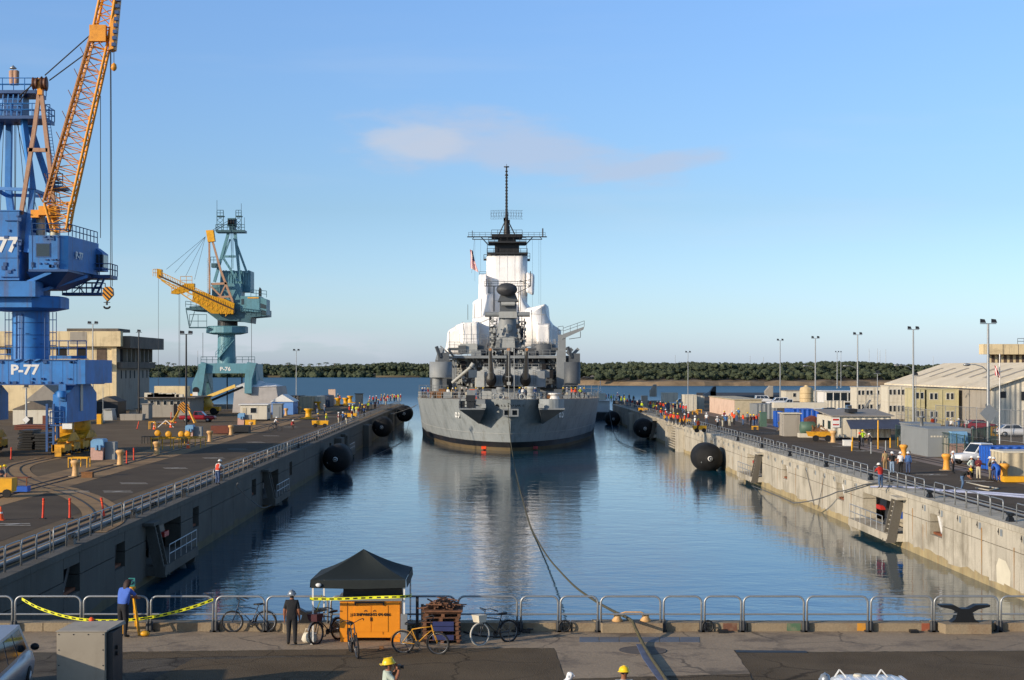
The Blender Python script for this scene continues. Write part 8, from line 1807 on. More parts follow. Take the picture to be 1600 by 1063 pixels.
def person(loc,face,label,pose='stand',shirt='#444',pants='#2c3446',hat=None,skin=None,vest=None,h=1.0,sleeve='short',trousers='long',group=None,detail=0,fat=1.0,hair=None):
 """face: heading in degrees, 0 looks toward the camera (-y), 90 looks to the right (+x)"""
 me, J = get_body(pose, 1 if detail == 0 else 2, detail > 0, sleeve, trousers, fat)
 t = thing('person', label, 'person', loc, math.radians(face), group); t.scale = (h, h, h)
 o = bpy.data.objects.new('body', me); COL.objects.link(o); o.parent = t
 for i,m in enumerate((skin or m_skin,fab(shirt),fab(pants),m_shoe,hair or m_hair)): o.material_slots[i].link = 'OBJECT'; o.material_slots[i].material = m
 if hat:
  key = ('hat', pose)
  if key not in HATS: HATS[key] = hat_mesh(None, J).mesh('hard_hat', m_haty)
  o = bpy.data.objects.new('hard_hat',HATS[key]); COL.objects.link(o); o.parent = t; o.material_slots[0].link = 'OBJECT'; o.material_slots[0].material = hat
 if vest:
  key = ('vest', pose)
  if key not in HATS:
   a,c = J['pel'],J['neb']; dd = (c-a); q = dd.normalized().to_track_quat('Z','Y').to_matrix(); b = MB(); L = dd.length
   pr = [(.20,.06*L),(.205,.1*L),(.20,.3*L),(.215,.62*L),(.205,.8*L),(.14,.97*L)]; b.lathe(pr,(0,0,0),14,0,'z',True,.78); b.v = [tuple(q @ Vector(v)+a) for v in b.v]; HATS[key] = b.mesh('vest',m_orange)
  o = bpy.data.objects.new('vest',HATS[key]); COL.objects.link(o); o.parent = t; o.material_slots[0].link = 'OBJECT'; o.material_slots[0].material = fab(vest)
 if detail:
  hd = J['hea']; b = MB(); b.prism([hd+Vector((-.012,-.095,.0)),hd+Vector((.012,-.095,.0)),hd+Vector((0,-.09,.03))],(0,-.02,-.01)); part('nose',b,skin or m_skin,t,True)
  for sx in (-1, 1):
   b = MB(); b.ball(hd+Vector((sx*.088,.01,-.005)),.028,8,5,0,(.4,.7,1.1)); part('ear',b,skin or m_skin,t,True)
   b = MB(); b.ball(hd+Vector((sx*.032,-.085,.018)),.012,8,5,0,(1,.7,.8)); part('eye',b,m_black,t,True)
  b = MB(); b.box(hd+Vector((0,-.088,-.04)),(.045,.012,.009)); part('mouth',b,mat('lips','#6e3a30',.6),t,True)
 return t
def at_px(px, py): return gpt(px, py)
# --- named figures, left quay
person(at_px(340,757),150,'man in red vest and white hard hat bending at the left coping railing','reach','#c9c9c4','#46587a',m_hatw,vest='#c8402a',sleeve='long',h=1.02)
person(at_px(430,672),90,'cyclist in a white shirt riding along the left quay, right of the white office','ride','#d8d8d8','#1c1e24',m_hatw)
person(at_px(456,671),60,'worker in red crouching on the open asphalt of the left quay','kneel','#a8242c','#3a3030',m_hatw)
person(at_px(497,665),120,'worker in dark clothes and yellow hard hat left of the yellow cart','stand','#23262b','#22252c',m_haty)
person(at_px(510,666),250,'worker in bright lime shirt and pale trousers right of the yellow cart','stand','#c4d62a','#a5a8a8',m_haty)
person(at_px(529,663),90,'man in maroon vest and cream trousers at the railing of the left pier','fold','#c8c0b8','#b8ae98',m_hatw,vest='#6b2430')
person(P(3,776,gpt(3,772).y)*1,40,'seated looking worker in grey at the extreme left edge, yellow hard hat','stand','#4c5258','#3a3e44',m_haty) if False else None
person(at_px(1,768),40,'worker in grey with yellow hard hat behind the cart, nearest the left edge','fold','#4c5258','#3a3e44',m_haty,h=.98)
person(at_px(8,766),300,'second worker with yellow hard hat behind the cart at the left edge','stand','#5a5f62','#3a3e44',m_haty,h=.98)
# --- named figures, right quay
RP = [(1376,763,200,'man in red shirt and blue jeans leaning over the right coping railing','reach','#b0281e','#41597a',m_hatw,None,'long'),
 (1383,737,190,'bare headed man in khaki shirt and shorts, leftmost of four onlookers','stand','#a08a62','#8c7350',None,None,'short'),
 (1394,741,175,'man in black shirt and light blue jeans, second of four onlookers','hips','#17181b','#7f95ad',m_hatw,None,'short'),
 (1407,741,185,'stout man in white shirt and black trousers, third of four onlookers','stand','#dedede','#16171a',m_hatw,None,'short'),
 (1419,741,170,'man in blue denim shirt, rightmost of four onlookers','stand','#3f6296','#39486a',m_hatw,None,'long'),
 (1489,740,60,'person in white shirt and dark trousers with red brimmed hard hat beside the orange bollard','stand','#dcdcd8','#1d1e20',m_hatw,None,'short'),
 (1503,766,60,'man in black shirt, blue jeans and yellow hard hat bending to pull a rope','bend','#141518','#4a6484',m_haty,None,'short'),
 (1518,750,30,'man in pale green shirt and black trousers, left one of the pair before the pickup','hips','#b9c6bd','#17181b',m_hatw,None,'long'),
 (1529,750,330,'man in maroon shirt and cream trousers, right one of the pair before the pickup','fold','#5c1f26','#b5ad98',m_hatw,None,'long'),
 (1547,751,60,'man in olive clothes leaning by the blue container','hips','#6c6a58','#77705c',m_hatw,None,'long'),
 (1553,752,300,'man in dark blue overalls behind the olive clad man','stand','#2a3c68','#2a3c68',m_hatw,None,'long'),
 (1560,753,200,'worker in bright blue coveralls stooping by the orange bollard','bend','#2458b0','#2458b0',m_hatw,None,'long'),
 (1566,747,180,'man in navy shirt leaning against the tan corrugated box','fold','#1f2c4c','#232833',m_hatw,None,'long'),
 (1343,703,60,'man in black coat and orange hard hat at the shack awning','stand','#15171b','#15171b',mat('hat_orange','#d84a1c',.35),None,'long'),
 (1348,698,200,'worker in lime safety shirt under the shack awning','hips','#b6e02a','#3a3e46',m_haty,None,'short'),
 (1361,696,240,'man in dark clothes sitting in the shade under the blue awning','kneel','#23252c','#2a2c33',m_hatw,None,'long'),
 (1091,676,40,'worker in orange shirt beside the yellow carts, near end of the crowd on the right','stand','#e0501e','#2a2620',m_haty,None,'long'),
 (1121,671,200,'man in white shirt and dark trousers alone on the asphalt, left of the onlooker group','hips','#d4d4d0','#24262c',m_hatw,None,'short'),
 (1104,664,160,'man in white shirt near the salmon trailer wall','stand','#c9cfd2','#3c4658',m_hatw,None,'short')]
for px,py,fc,lab,pose,sh,pa,hat,vest,sl in RP: person(at_px(px,py),fc,lab,pose,sh,pa,hat,vest=vest,sleeve=sl,fat=1.25 if 'stout' in lab else 1.0)
# --- groups described one by one
colw = {'#e04a1e': 'orange','#c23028': 'red','#d8d8d4': 'white','#1d1f24': 'black','#27406e': 'navy','#8a7a5c': 'tan','#bcd02c': 'lime','#5c6470': 'grey','#6a2028': 'maroon','#3c6b9c': 'blue','#4a4f3c': 'olive'}
ck = list(colw)
pw = {'#22252c': 'dark trousers', '#41597a': 'blue jeans', '#a9a594': 'pale trousers'}
def crowd(spots, where, grp, seed, order='counted from the camera', vests=()):
 r = random.Random(seed); spots = sorted(spots, key=lambda s: -s[1])
 for i, (px, py) in enumerate(spots):
  c = r.choice(ck) if i not in vests else r.choice(('#e04a1e','#c23028')); pa = r.choice(list(pw)); hat = r.choice((m_haty,m_hatw,m_haty,m_hatw,None))
  hn = 'yellow hard hat' if hat is m_haty else ('white hard hat' if hat is m_hatw else 'no hat')
  nth = ordn[i] if i < 20 else '%s after the twentieth' % ordn[i-20].replace('nearest', 'first')
  pose = r.choice(('stand', 'stand', 'hips', 'fold', 'walk', 'point'))
  person(at_px(px,py),r.uniform(0,360),'%s shirt, %s, %s; %s %s' % (colw[c],pw[pa].replace(' trousers',' trousers'),hn,nth,where),pose,c,pa,hat,sleeve=r.choice(('short','long')),h=r.uniform(.95,1.04),group=grp,skin=r.choice((m_skin,m_skin2)))
crowd([(536,663),(541,664),(546,649),(551,648),(557,650),(560,653),(566,647),(571,645),(575,642),(580,640),(569,652),(586,640),(591,638),(550,657),(562,643),(577,636)],'of the line at the left pier railing','dock workers at the left pier railing',3)
crowd([(578,630),(583,631),(588,630),(595,633),(600,631),(603,634),(606,628),(610,629),(613,627.6),(616,628),(619,627),(622,627),(596,627),(601,626.6),(626,627.5)],'of those at the left pier end','workers gathered at the end of the left pier',9,vests=(0,1,2,3,5,7,9,11))
crowd([(494,646),(507,647),(528,627),(531,629),(496,652)],'by the tan and navy containers','workers by the containers on the left quay',12)
crowd([(1042,661),(1048,662),(1053,664),(1059,665),(1065,668),(1070,667),(1076,663),(1033,655),(1040,656),(1026,650),(1086,671)],'in the row at the right railing','workers at the right coping railing by the steps',21,vests=(2,3,4,5,8))
crowd([(1129,668),(1134,669),(1140,667),(1144,661),(1147,664),(1151,659),(1161,665),(1168,662),(1173,667),(1178,668),(1182,665),(1194,664),(1154,656),(1132,660),(1188,661)],'in the group before the salmon trailer','onlookers in front of the salmon trailer',33)
crowd([(944,625),(947,627),(951,626),(955,629),(959,628),(963,630),(968,629),(971,633),(976,632),(980,635),(985,634),(988,637),(992,638),(996,641),(999,637),(1003,642),(965,624),(975,626),(983,627),(990,629)],'in the far crowd on the right pier','crowd on the far end of the right pier',41)
crowd([(1027,640),(1032,641),(1036,643),(1040,644),(1044,642),(1049,643),(1052,646),(1058,640),(1063,645),(1068,647),(1072,648),(1021,645),(1016,640)],'by the white insulated container','workers near the white containers on the right quay',55,vests=(3,6,9))
crowd([(1457,672),(1461,671),(1480,676),(1486,675),(1492,677),(1498,675),(1504,676),(1510,674)],'behind the chain fence by yellow modules','people behind the fence by the yellow modules',61)
# crew on the ship deck
r = random.Random(77)
crew = [(660,268),(664,270),(700,262),(706,258),(712,262),(722,256),(729,252),(744,249),(755,246),(812,236),(817,240),(822,238),(880,250),(886,252),(893,258),(899,262),(907,266),(913,270),(836,242),(669,272)]
for i, (px, Y) in enumerate(sorted(crew)):
 c = r.choice(ck); p = P(px, 0, Y); p.z = dz(Y-SY0)-.02; hat = r.choice((m_haty, m_hatw))
 person(p,r.uniform(0,360),'%s shirt, %s hard hat; %s crew member from the left on the ship deck' % (colw[c],'yellow' if hat is m_haty else 'white',ordn[i].replace('nearest','first')),r.choice(('stand','hips','reach','walk')),c,r.choice(list(pw)),hat,group='crew on the after deck of the battleship',sleeve='long')
for px,py,lab in ((1046,658,'yellow cart at the head of the row of men in orange, right railing'),(1071,664,'yellow cart between the men in orange and the man in black, right railing'),(1094,676,'yellow cart right of the worker in orange shirt'),(1005,645,'yellow cart at the far kiosk on the right quay')): cart(px,py,lab,m_yel,1.6,.9)
for i, (px, py) in enumerate(((1082, 648), (1088, 646), (1176, 672))):
 frame_rail('low yellow rail frame %s' % ['by the white insulated container, left one','by the white cabin container, right one','beside the dark green enclosure of the onlookers'][i],px,px+9,py-6,py,m_yel,2,.8)
box_thing('green_cabinet','dark green cabinet standing among the onlookers right of the salmon trailer','cabinet',1189,1198,645,667,1.5,m_green)
# ================================================================ FOREGROUND
YR = 49.75
def barrier(x0, x1, lab):
 a,c = P(x0,0,YR).x,P(x1,0,YR).x; t = thing('barrier',lab,'barrier',((a+c)/2,YR,GZ),0,'grey pipe barriers along the head of the dock'); w = (c-a)/2; h = 1.13; r = .2
 b = MB(); pts = [(-w,0,.1),(-w,0,h-r)]+[(-w+r-r*math.cos(q),0,h-r+r*math.sin(q)) for q in [math.pi/2*k/5 for k in range(1,6)]]
 pts += [(-p[0], 0, p[2]) for p in pts[::-1]]; b.path(pts, .034, 8); part('frame', b, m_galv, t, True)
 b = MB(); b.tube((-w, 0, h*.5), (w, 0, h*.5), .03, 8); part('mid_rail', b, m_galv, t, True)
 for s_ in (-1,1): b = MB(); b.lathe([(.07,.004),(.07,.3),(.05,.34)],(s_*w,0,0),10); b.box((s_*w,.02,.03),(.2,.22,.05)); part('socket',b,m_steel,t,True)
bl = [(-86,19,'cut by the left edge'),(24,126,'behind the silver van and the big box'),(131,231,'behind the surveyor'),(236,333,'between the surveyor and the leftmost bicycle'),(338,413,'behind the leftmost bicycle'),(417,512,'behind the man in black'),(517,604,'behind the yellow locker, left one'),(609,711,'behind the pallet stack'),(716,808,'behind the bicycle with the white tyre'),(814,872,'narrow one right of the white tyred bicycle'),(876,934,'second narrow one, left of the hawser'),(939,1032,'crossed by the hawser'),(1037,1096,'narrow one right of the hawser'),(1101,1158,'narrow one, second right of the hawser'),(1162,1256,'third right of the hawser, a wide one'),(1261,1356,'fourth right of the hawser'),(1361,1456,'fifth right of the hawser'),(1460,1559,'behind the black double horned cleat'),(1564,1660,'cut by the right edge')]
for x0, x1, d_ in bl: barrier(x0, x1, 'grey pipe barrier on the quay edge, '+d_)
# black double-horned cleat on a concrete block
c = P(1503,0,YH-.35); t = thing('dock_cleat','big black double horned cleat on a pale concrete block, right part of the kerb','cleat',(c.x,YH-.5,GZ))
b = MB(); b.prism([(-.72,-.55,.004),(.72,-.55,.004),(1.0,.3,.004),(-1.0,.3,.004)],(0,0,.3)); part('block',b,m_curb,t,True)
b = MB(); hs_ = [(-.45,.3),(.45,.3),(.3,.42),(.24,.62),(.42,.72),(.78,.8),(.8,.86),(.35,.86),(.12,.74),(-.12,.74),(-.35,.86),(-.8,.86),(-.78,.8),(-.42,.72),(-.24,.62),(-.3,.42)]
b.prism([(x, -.2, z) for x, z in hs_], (0, .34, 0)); part('horns', b, m_black, t, True)
# fairlead for the hawser
c = P(986,0,YH-.3); t = thing('fairlead','yellow buff roller fairlead on a concrete block carrying the hawser','fairlead',(c.x,YH-.35,GZ)); b = MB(); b.prism([(-.95,-.5,.004),(.95,-.5,.004),(1.15,.3,.004),(-1.25,.3,.004)],(0,0,.3)); part('block',b,m_curb,t,True)
for x in (-.45,.45): b = MB(); b.lathe([(.15,.3),(.18,.34),(.11,.44),(.12,.5),(.04,.54)],(x,-.1,0),14); part('roller',b,m_bollard,t,True)
b = MB(); b.path([(-.5,-.1,.5),(-.2,-.1,.6),(.3,-.1,.6),(.5,-.1,.5)],.025,6); part('bail',b,m_bollard,t,True)
c = P(483,0,YH-.3); t = thing('dock_cleat','black double horned cleat on the kerb behind the left leg of the canopy','cleat',(c.x,YH-.5,GZ)); b = MB(); b.prism([(-.72,-.45,.004),(.72,-.45,.004),(.9,.3,.004),(-.9,.3,.004)],(0,0,.28)); part('block',b,m_curb,t,True); b = MB(); b.prism([(x*.75,-.2,z*.8+.04) for x,z in hs_],(0,.34,0)); part('horns',b,m_black,t,True)
for i, px in enumerate((882, 1106)):
 t = thing('valve_wheel','%s of two small black handwheels at the foot of the kerb' % ('left' if i == 0 else 'right'),'valve',gpt(px,988),0,'handwheels by the kerb'); b = MB(); b.ring((0,-.02,.2),.17,.03,'y',16,6); part('rim',b,m_black,t,True); b = MB(); b.beam((-.17,-.02,.2),(.17,-.02,.2),.03); b.beam((0,-.02,.03),(0,-.02,.37),.03); part('spokes',b,m_black,t,True)
for i,(px,w) in enumerate(((657,.2),(822,.25),(1130,.3),(1428,.25))): b = MB(); q = gpt(px,989); b.box((q.x,q.y,GZ+.05),(w,.25,.09)); single('iron_foot',b,m_black,'small black iron lump at the foot of the kerb, %s from the left' % ordn[i].replace('nearest','first'),'iron')
# canopy
zf = P(0,914,47.5).z; t = thing('canopy_tent','dark green pop up canopy with thin white legs over the yellow locker','canopy',(P(566,0,49).x,49,GZ))
m_can = mat('canopy_cloth', '#151e1e', .75, var=.08, vscale=1.2, bump=.3, bscale=2.5)
FLc,FRc,BRc,BLc = P(486,906.5,47.5),P(634,906,47.6),P(643.5,886,50.3),P(503.5,890,50.2); pkc = P(568,858,48.9)
def gore(a, c, nm='roof_panel'):
 b = MB(); n = 6; vs = []
 for i in range(n+1):
  u = i/n
  for j in range(n+1):
   v = j/n; q = (a*(1-v)+c*v)*(1-u)+pkc*u; q = q-Vector((0,0,.12*math.sin(math.pi*u)*math.sin(math.pi*v)+.06*math.sin(math.pi*u))); vs.append(q)
 b.add(vs,[(i*(n+1)+j,i*(n+1)+j+1,(i+1)*(n+1)+j+1,(i+1)*(n+1)+j) for i in range(n) for j in range(n)],0,True); part(nm,b,m_can,t)
for a, c in ((FLc, FRc), (FRc, BRc), (BRc, BLc), (BLc, FLc)):
 gore(a,c); b = MB(); e = Vector((0,0,-.24)); out_ = ((a+c)/2-pkc); out_.z = 0; out_ = out_.normalized()*.01; b.prism([a+out_,c+out_,c+e+out_*3,(a+c)/2+e*1.15+out_*3,a+e+out_*3],out_); part('valance',b,m_can,t)
for p_, yb in ((FLc, 1007), (FRc, 0), (BRc, 0), (BLc, 0)):
 b = MB(); x = p_.x+(.05 if p_.x < -4.5 else -.05); b.bb(x-.025,x+.025,p_.y-.025+.06,p_.y+.025+.06,GZ if p_.y < 50 else GZ+.25,p_.z-.02); b.bb(x-.07,x+.07,p_.y-.01,p_.y+.13,GZ+(.004 if p_.y < 50 else .28),GZ+(.02 if p_.y < 50 else .3)); part('leg',b,m_white,t)
b = MB(); q = P(497.5,914.5,47.42); b.lathe([(.0,-.01),(.085,-.008),(.085,.0)],(q.x,47.43,q.z),16,0,'y',True,.7); part('badge',b,m_white,t)
# yellow locker
YL = 47.9; xl0, xl1 = P(531, 0, YL).x, P(626, 0, YL).x; z0, z1 = GZ+.14, P(0, 939, YL).z
m_lock = mat('locker_orange_yellow','#e08a0c',.5,var=.06,vscale=1.5,dirt='#a85e10',dirt_amt=.3,dscale=1.2,streak=('#9c5a14',.2))
t = thing('tool_locker','orange yellow steel tool locker lettered SHIPWRIGHTS under the canopy','locker',((xl0+xl1)/2,YL,GZ))
b = MB(); b.bb(xl0, xl1, YL, YL+1.1, z0, z1); part('body', b, m_lock, t)
b = MB(); b.bb(xl0-.05, xl1+.05, YL-.05, YL+1.15, z1, z1+.09); part('lid', b, m_galv, t)
for k in (0,1): b = MB(); xm = (xl0+xl1)/2+.03; w_ = .52; b.bb(xm-w_+k*w_+.01,xm+k*w_-.01,YL-.018,YL,z0+.18,z1-.14); d_ = part('door',b,m_lock,t); b = MB(); b.bb(xm-.03+k*.04,xm-.01+k*.04,YL-.035,YL-.018,z1-.62,z1-.5); part('latch',b,m_black,d_)
for x in (xl0+.22,xl1-.55,xl1-.03): b = MB(); b.bb(x,x+.015,YL-.012,YL-.002,z0+.1,z1-.05); part('edge_bead',b,mat('locker_dark','#8a5410',.6),t)
b = MB(); b.bb(xl0+.45,xl1-.5,YL-.09,YL-.02,z1-.06,z1-.02); b.bb(xl0+.45,xl0+.49,YL-.06,YL-.02,z1-.14,z1-.06); b.bb(xl1-.54,xl1-.5,YL-.06,YL-.02,z1-.14,z1-.06); part('lock_hood',b,m_steel,t)
for x in (xl0+.02, xl1-.3): b = MB(); b.bb(x, x+.28, YL+.02, YL+1.0, GZ+.004, z0); part('foot', b, m_lock, t)
lettering('locker_lettering','J-12 SHIPWRIGHTS 474-4206',.118,((xl0+xl1)/2+.0,YL-.026,P(0,960.5,YL).z),m_black,t,bold=.004,sx=.83,ext=.004)
for px in (571.5,585.5): b = MB(); q = P(px,956,YL); b.add([(q.x+.055*math.cos(a),YL-.022,q.z+.06*math.sin(a)) for a in [math.pi*k/8 for k in range(9)]]+[(q.x-.02,YL-.022,q.z),(q.x,YL-.022,q.z+.03),(q.x+.02,YL-.022,q.z)],[tuple(range(12))[::-1]]); part('emblem',b,mat('emblem_brown','#6a3c10',.7),t)
b = MB(); b.box((P(584,0,YL+.8).x,YL+.75,P(0,926,YL+.7).z),(1.86,.75,.42),taper=.97); single('equipment_case',b,m_black,'black equipment case standing on top of the yellow tool locker','case')
b = MB(); q = gpt(596,1015); b.box((q.x,q.y,GZ+.05),(.14,.12,.1),taper=.8); single('small_block',b,m_wood,'small orange brown block lying on the ground before the locker','block')
# bag by the canopy leg
t = thing('tote_bag','crumpled pale canvas bag at the foot of the left canopy leg','bag',gpt(484,1004)); b = MB(); vs = []; r = random.Random(3)
b.loft([[(math.cos(a)*rr*(1+r.uniform(-.08,.08)),math.sin(a)*rr*.7*(1+r.uniform(-.08,.08)),z+r.uniform(-.02,.02)) for a in [2*math.pi*k/12 for k in range(12)]] for rr,z in ((.2,.0),(.25,.08),(.23,.2),(.2,.28),(.12,.31))],0,True); part('sack',b,m_offw,t,True)
b = MB(); b.path([(-.15,0,.26),(-.12,-.02,.42),(.02,-.02,.4),(.08,0,.28)],.015,5); part('handle',b,m_offw,t,True)
# caution tape
m_tape = stripe_mat('caution_tape', '#e6e41e', '#3a3a10', 1.9, (0, math.radians(28), 0))
m_tapey = mat('caution_yellow', '#dede1c', .5, var=.05)
def tape(lab, pts, w=.09, twist=0.0):
 b = MB(); P_ = crs([Vector(p) for p in pts], 8); vs = []
 for i,p in enumerate(P_): a = twist*i/len(P_); vs.append(p+Vector((0,math.sin(a)*w/2,math.cos(a)*w/2))); vs.append(p-Vector((0,math.sin(a)*w/2,math.cos(a)*w/2)))
 b.add(vs,[(2*i,2*i+2,2*i+3,2*i+1) for i in range(len(P_)-1)],0,True); t = thing('caution_tape',lab,'tape',tuple(P_[0])); part('ribbon',b,m_tapey,t)
 b = MB(); L = 0; nxt = .12
 for i in range(len(P_)-1):
  d = P_[i+1]-P_[i]; l = d.length
  while nxt < L+l:
   q = P_[i]+d*((nxt-L)/l); u = d/l; b.add([q-Vector((0,.004,.022)),q+u*.13-Vector((0,.004,.022)),q+u*.13+Vector((0,-.004,.022)),q+Vector((0,-.004,.022))],[(0,1,2,3)]); nxt += .24
  L += l
 o = part('printed_letters', b, m_black, t); o['kind'] = 'stuff'
tape('long yellow caution tape sagging from the left barrier past the surveyor',[P(34,936,YR-.1),P(60,950,YR-.25),P(100,963,YR-.4),P(143,969.5,YR-.5),P(200,969,YR-.45),P(250,962,YR-.3),P(300,949,YR-.2),P(333,937,YR-.08)])
tape('yellow caution tape stretched across the canopy in front of the tool locker',[P(484,936,47.5),P(531,936,47.45),P(580,934,47.45),P(636,932,47.5),P(643,928,50)],.085)
tape('short loose end of caution tape hanging from the canopy leg',[P(503,929,47.6),P(500,940,47.55),P(495,953,47.5)],.08)
b = MB(); q = P(143,969,YR-.5); b.ball(q,.09,8,6); single('tape_knot',b,m_orange,'orange red knot in the middle of the long caution tape','knot')
# pallet stack with scrap timber
a = gpt(661,1007); w = P(721,0,a.y).x-a.x; t = thing('pallet_stack','stack of brown wooden pallets and blue sheets with scrap sticks on top','pallet stack',(a.x+w/2,a.y,GZ))
m_pal = mat('pallet_wood','#6d4a34',.85,var=.3,vscale=4,dirt='#38261a',dirt_amt=.5,dscale=3); m_bt = mat('blue_sheet','#27305e',.6,var=.2)
r = random.Random(12); z = .02
for k in range(7):
 dx = r.uniform(-.05, .05);
 for s_ in (-1, 0, 1): b = MB(); b.box((dx+s_*w*.42, .5, z+.045), (.1, 1.0, .09)); part('bearer', b, m_pal, t, True)
 for j in range(5):
  b = MB(); b.box((dx, .08+j*.21, z+.1), (w*r.uniform(.96, 1.02), .11, .025)); part('board', b, m_pal, t, True)
 if k in (1, 3, 4): b = MB(); b.bb(-w*.25, w*.3, -.03, .02, z-.02, z+.13); part('plastic_sheet', b, m_bt, t, True)
 z += .135
b = MB(); b.box((0, .5, z+.04), (w*1.06, 1.15, .05)); part('plywood_top', b, m_pal, t, True)
for k in range(70):
 b = MB(); x,y = r.uniform(-.45,.45),r.uniform(.1,.9); a_ = r.uniform(0,3.14); l = r.uniform(.15,.4); zz = z+.08+r.uniform(0,.3)*(1-abs(x)*1.6); b.beam((x-math.cos(a_)*l,y-math.sin(a_)*l,zz+r.uniform(-.06,.06)),(x+math.cos(a_)*l,y+math.sin(a_)*l,zz+r.uniform(-.06,.06)),.035,.03); part('scrap_stick',b,m_pal,t,True)
t = thing('post', 'pair of dark posts standing at the left of the pallet stack', 'post', gpt(655, 1000));
for dx,h_ in ((-.06,1.35),(.1,1.1)): b = MB(); b.beam((dx,0,.004),(dx,0,h_),.09); part('stake',b,m_steel,t,True)
b = MB(); b.box((P(631,0,47.6).x,47.7,GZ+.45),(.2,.15,.9)); single('grey_upright',b,m_galv,'grey metal upright between the yellow locker and the pallet stack','post')
# bicycles
def bicycle(loc, rz, lab, frame, rimm=None, basket=False, tyre=None, lean=0.06, fender=False):
 t = thing('bicycle', lab, 'bicycle', loc, rz, 'bicycles parked on the head quay'); t.rotation_euler = (lean, 0, rz)
 R = .33; fx, rx = .53, -.53
 for x, nm in ((fx, 'wheel'), (rx, 'wheel')):
  b = MB(); b.ring((x,0,R),R,.027,'y',28,6); ty = part(nm,b,tyre if (tyre and x > 0) else m_tyre,t,True)
  b = MB(); b.ring((x,0,R),R-.035,.012,'y',24,4); b.lathe([(.03,-.05),(.03,.05)],(x,0,R),8,0,'y'); part('rim',b,rimm or m_chrome,ty,True)
  b = MB()
  for k in range(14): a = 2*math.pi*k/14; b.tube((x,.02*(-1)**k,R),(x+math.cos(a)*(R-.035),0,R+math.sin(a)*(R-.035)),.003,3,caps=False)
  part('spokes', b, m_chrome, ty, True)
 b = MB(); bbk, hd, st = Vector((-.08, 0, .3)), Vector((.36, 0, .82)), Vector((-.25, 0, .72)); r_ = .017
 b.tube(bbk,st,r_,6); b.path([st,Vector((.05,0,.78)),hd],r_,6); b.path([bbk+Vector((0,0,.02)),Vector((.15,0,.55)),hd-Vector((0,0,.1))],r_,6)
 for s_ in (-1,1): b.tube(bbk+Vector((0,s_*.04,0)),(rx,s_*.06,R),.012,5); b.tube(st+Vector((0,s_*.02,-.03)),(rx,s_*.06,R),.010,5)
 b.tube(hd+Vector((-.02, 0, .06)), hd-Vector((-.03, 0, .12)), .022, 6); part('frame', b, frame, t, True)
 b = MB()
 for s_ in (-1, 1): b.path([hd-Vector((-.03, -s_*.04, .1)), Vector((.44, s_*.05, .55)), (fx, s_*.05, R)], .014, 5)
 part('fork', b, frame, t, True)
 b = MB(); b.tube(hd, hd+Vector((-.05, 0, .18)), .014, 6); c = hd+Vector((-.05, 0, .18))
 for s_ in (-1,1): b.path([c,c+Vector((.08,s_*.14,.08)),c+Vector((.0,s_*.28,.1)),c+Vector((-.16,s_*.32,.04))],.012,5); b.tube(c+Vector((-.1,s_*.31,.06)),c+Vector((-.24,s_*.33,.01)),.018,6)
 part('handlebar', b, m_steel, t, True)
 b = MB(); b.tube(st,st+Vector((-.05,0,.14)),.013,6); b.loft([[(x-.3,-w_,zz),(x-.3,w_,zz),(x-.3,w_*.8,zz+.05),(x-.3,-w_*.8,zz+.05)] for x,w_,zz in ((-.14,.1,.87),(-.02,.1,.86),(.08,.045,.855),(.16,.02,.85))],0,True); part('saddle',b,m_black,t,True)
 b = MB(); b.lathe([(.09,-.01),(.09,.01)],(bbk.x,-.05,bbk.z),16,0,'y'); b.beam(bbk+Vector((0,-.07,0)),bbk+Vector((.1,-.07,-.13)),.018); b.beam(bbk+Vector((0,.07,0)),bbk+Vector((-.1,.07,.13)),.018); b.box(bbk+Vector((.1,-.11,-.13)),(.09,.08,.02)); b.box(bbk+Vector((-.1,.11,.13)),(.09,.08,.02)); part('crankset',b,m_steel,t,True)
 b = MB(); b.tube((rx+.05, .05, R-.03), (rx+.12, .22, .005), .01, 5); part('kickstand', b, m_steel, t, True)
 for x in ((fx, rx) if fender else (rx,)):
  b = MB(); pts = [(x+math.cos(a)*(R+.05),0,R+math.sin(a)*(R+.05)) for a in [math.radians(20+q*14) for q in range(11)]]
  for p, q in zip(pts[:-1], pts[1:]): b.beam(p, q, .06, .008)
  part('mudguard', b, m_chrome if fender else frame, t, True)
 if basket:
  b = MB(); c = Vector((.52, 0, .82));
  b.loft([[(c.x-.12,-.16,c.z-.12),(c.x+.12,-.16,c.z-.12),(c.x+.12,.16,c.z-.12),(c.x-.12,.16,c.z-.12)],[(c.x-.15,-.2,c.z+.1),(c.x+.16,-.2,c.z+.1),(c.x+.16,.2,c.z+.1),(c.x-.15,.2,c.z+.1)]],0,False); part('basket',b,basket,t,True)
 return t
m_fk = mat('bicycle_black','#15171c',.35,var=.05); m_fb = mat('bicycle_blue','#28384e',.35,var=.05); m_fy = mat('bicycle_yellow','#c08a24',.35,var=.05)
p = gpt(389,988); bicycle(p,math.radians(180),'dark cruiser bicycle seen from the side, leftmost on the quay',m_fb,basket=None)
p = gpt(512,1003); bicycle(p,math.radians(236),'dark bicycle with silver mudguards leaning by the canopy leg',m_fk,fender=True,basket=mat('basket_maroon','#3c1620',.8))
p = gpt(553,1024); bicycle(p,math.radians(285),'black bicycle seen head on in front of the yellow locker',m_fk,basket=None)
p = gpt(657, 1022); bicycle(p, math.radians(-12), 'yellow framed bicycle standing before the pallet stack', m_fy)
p = gpt(773,1006); bicycle(p,math.radians(214),'dark bicycle with white front tyre and pale bag on the handlebar',m_fk,basket=m_offw,tyre=mat('white_tyre','#c2beb2',.7))
for i, (px, py) in enumerate(((430, 674),)):
 p = gpt(px,py); t_ = bicycle(p,math.radians(0),'bicycle ridden by the man in white on the left quay',m_fb); t_['group'] = 'bicycles'; del t_['group']
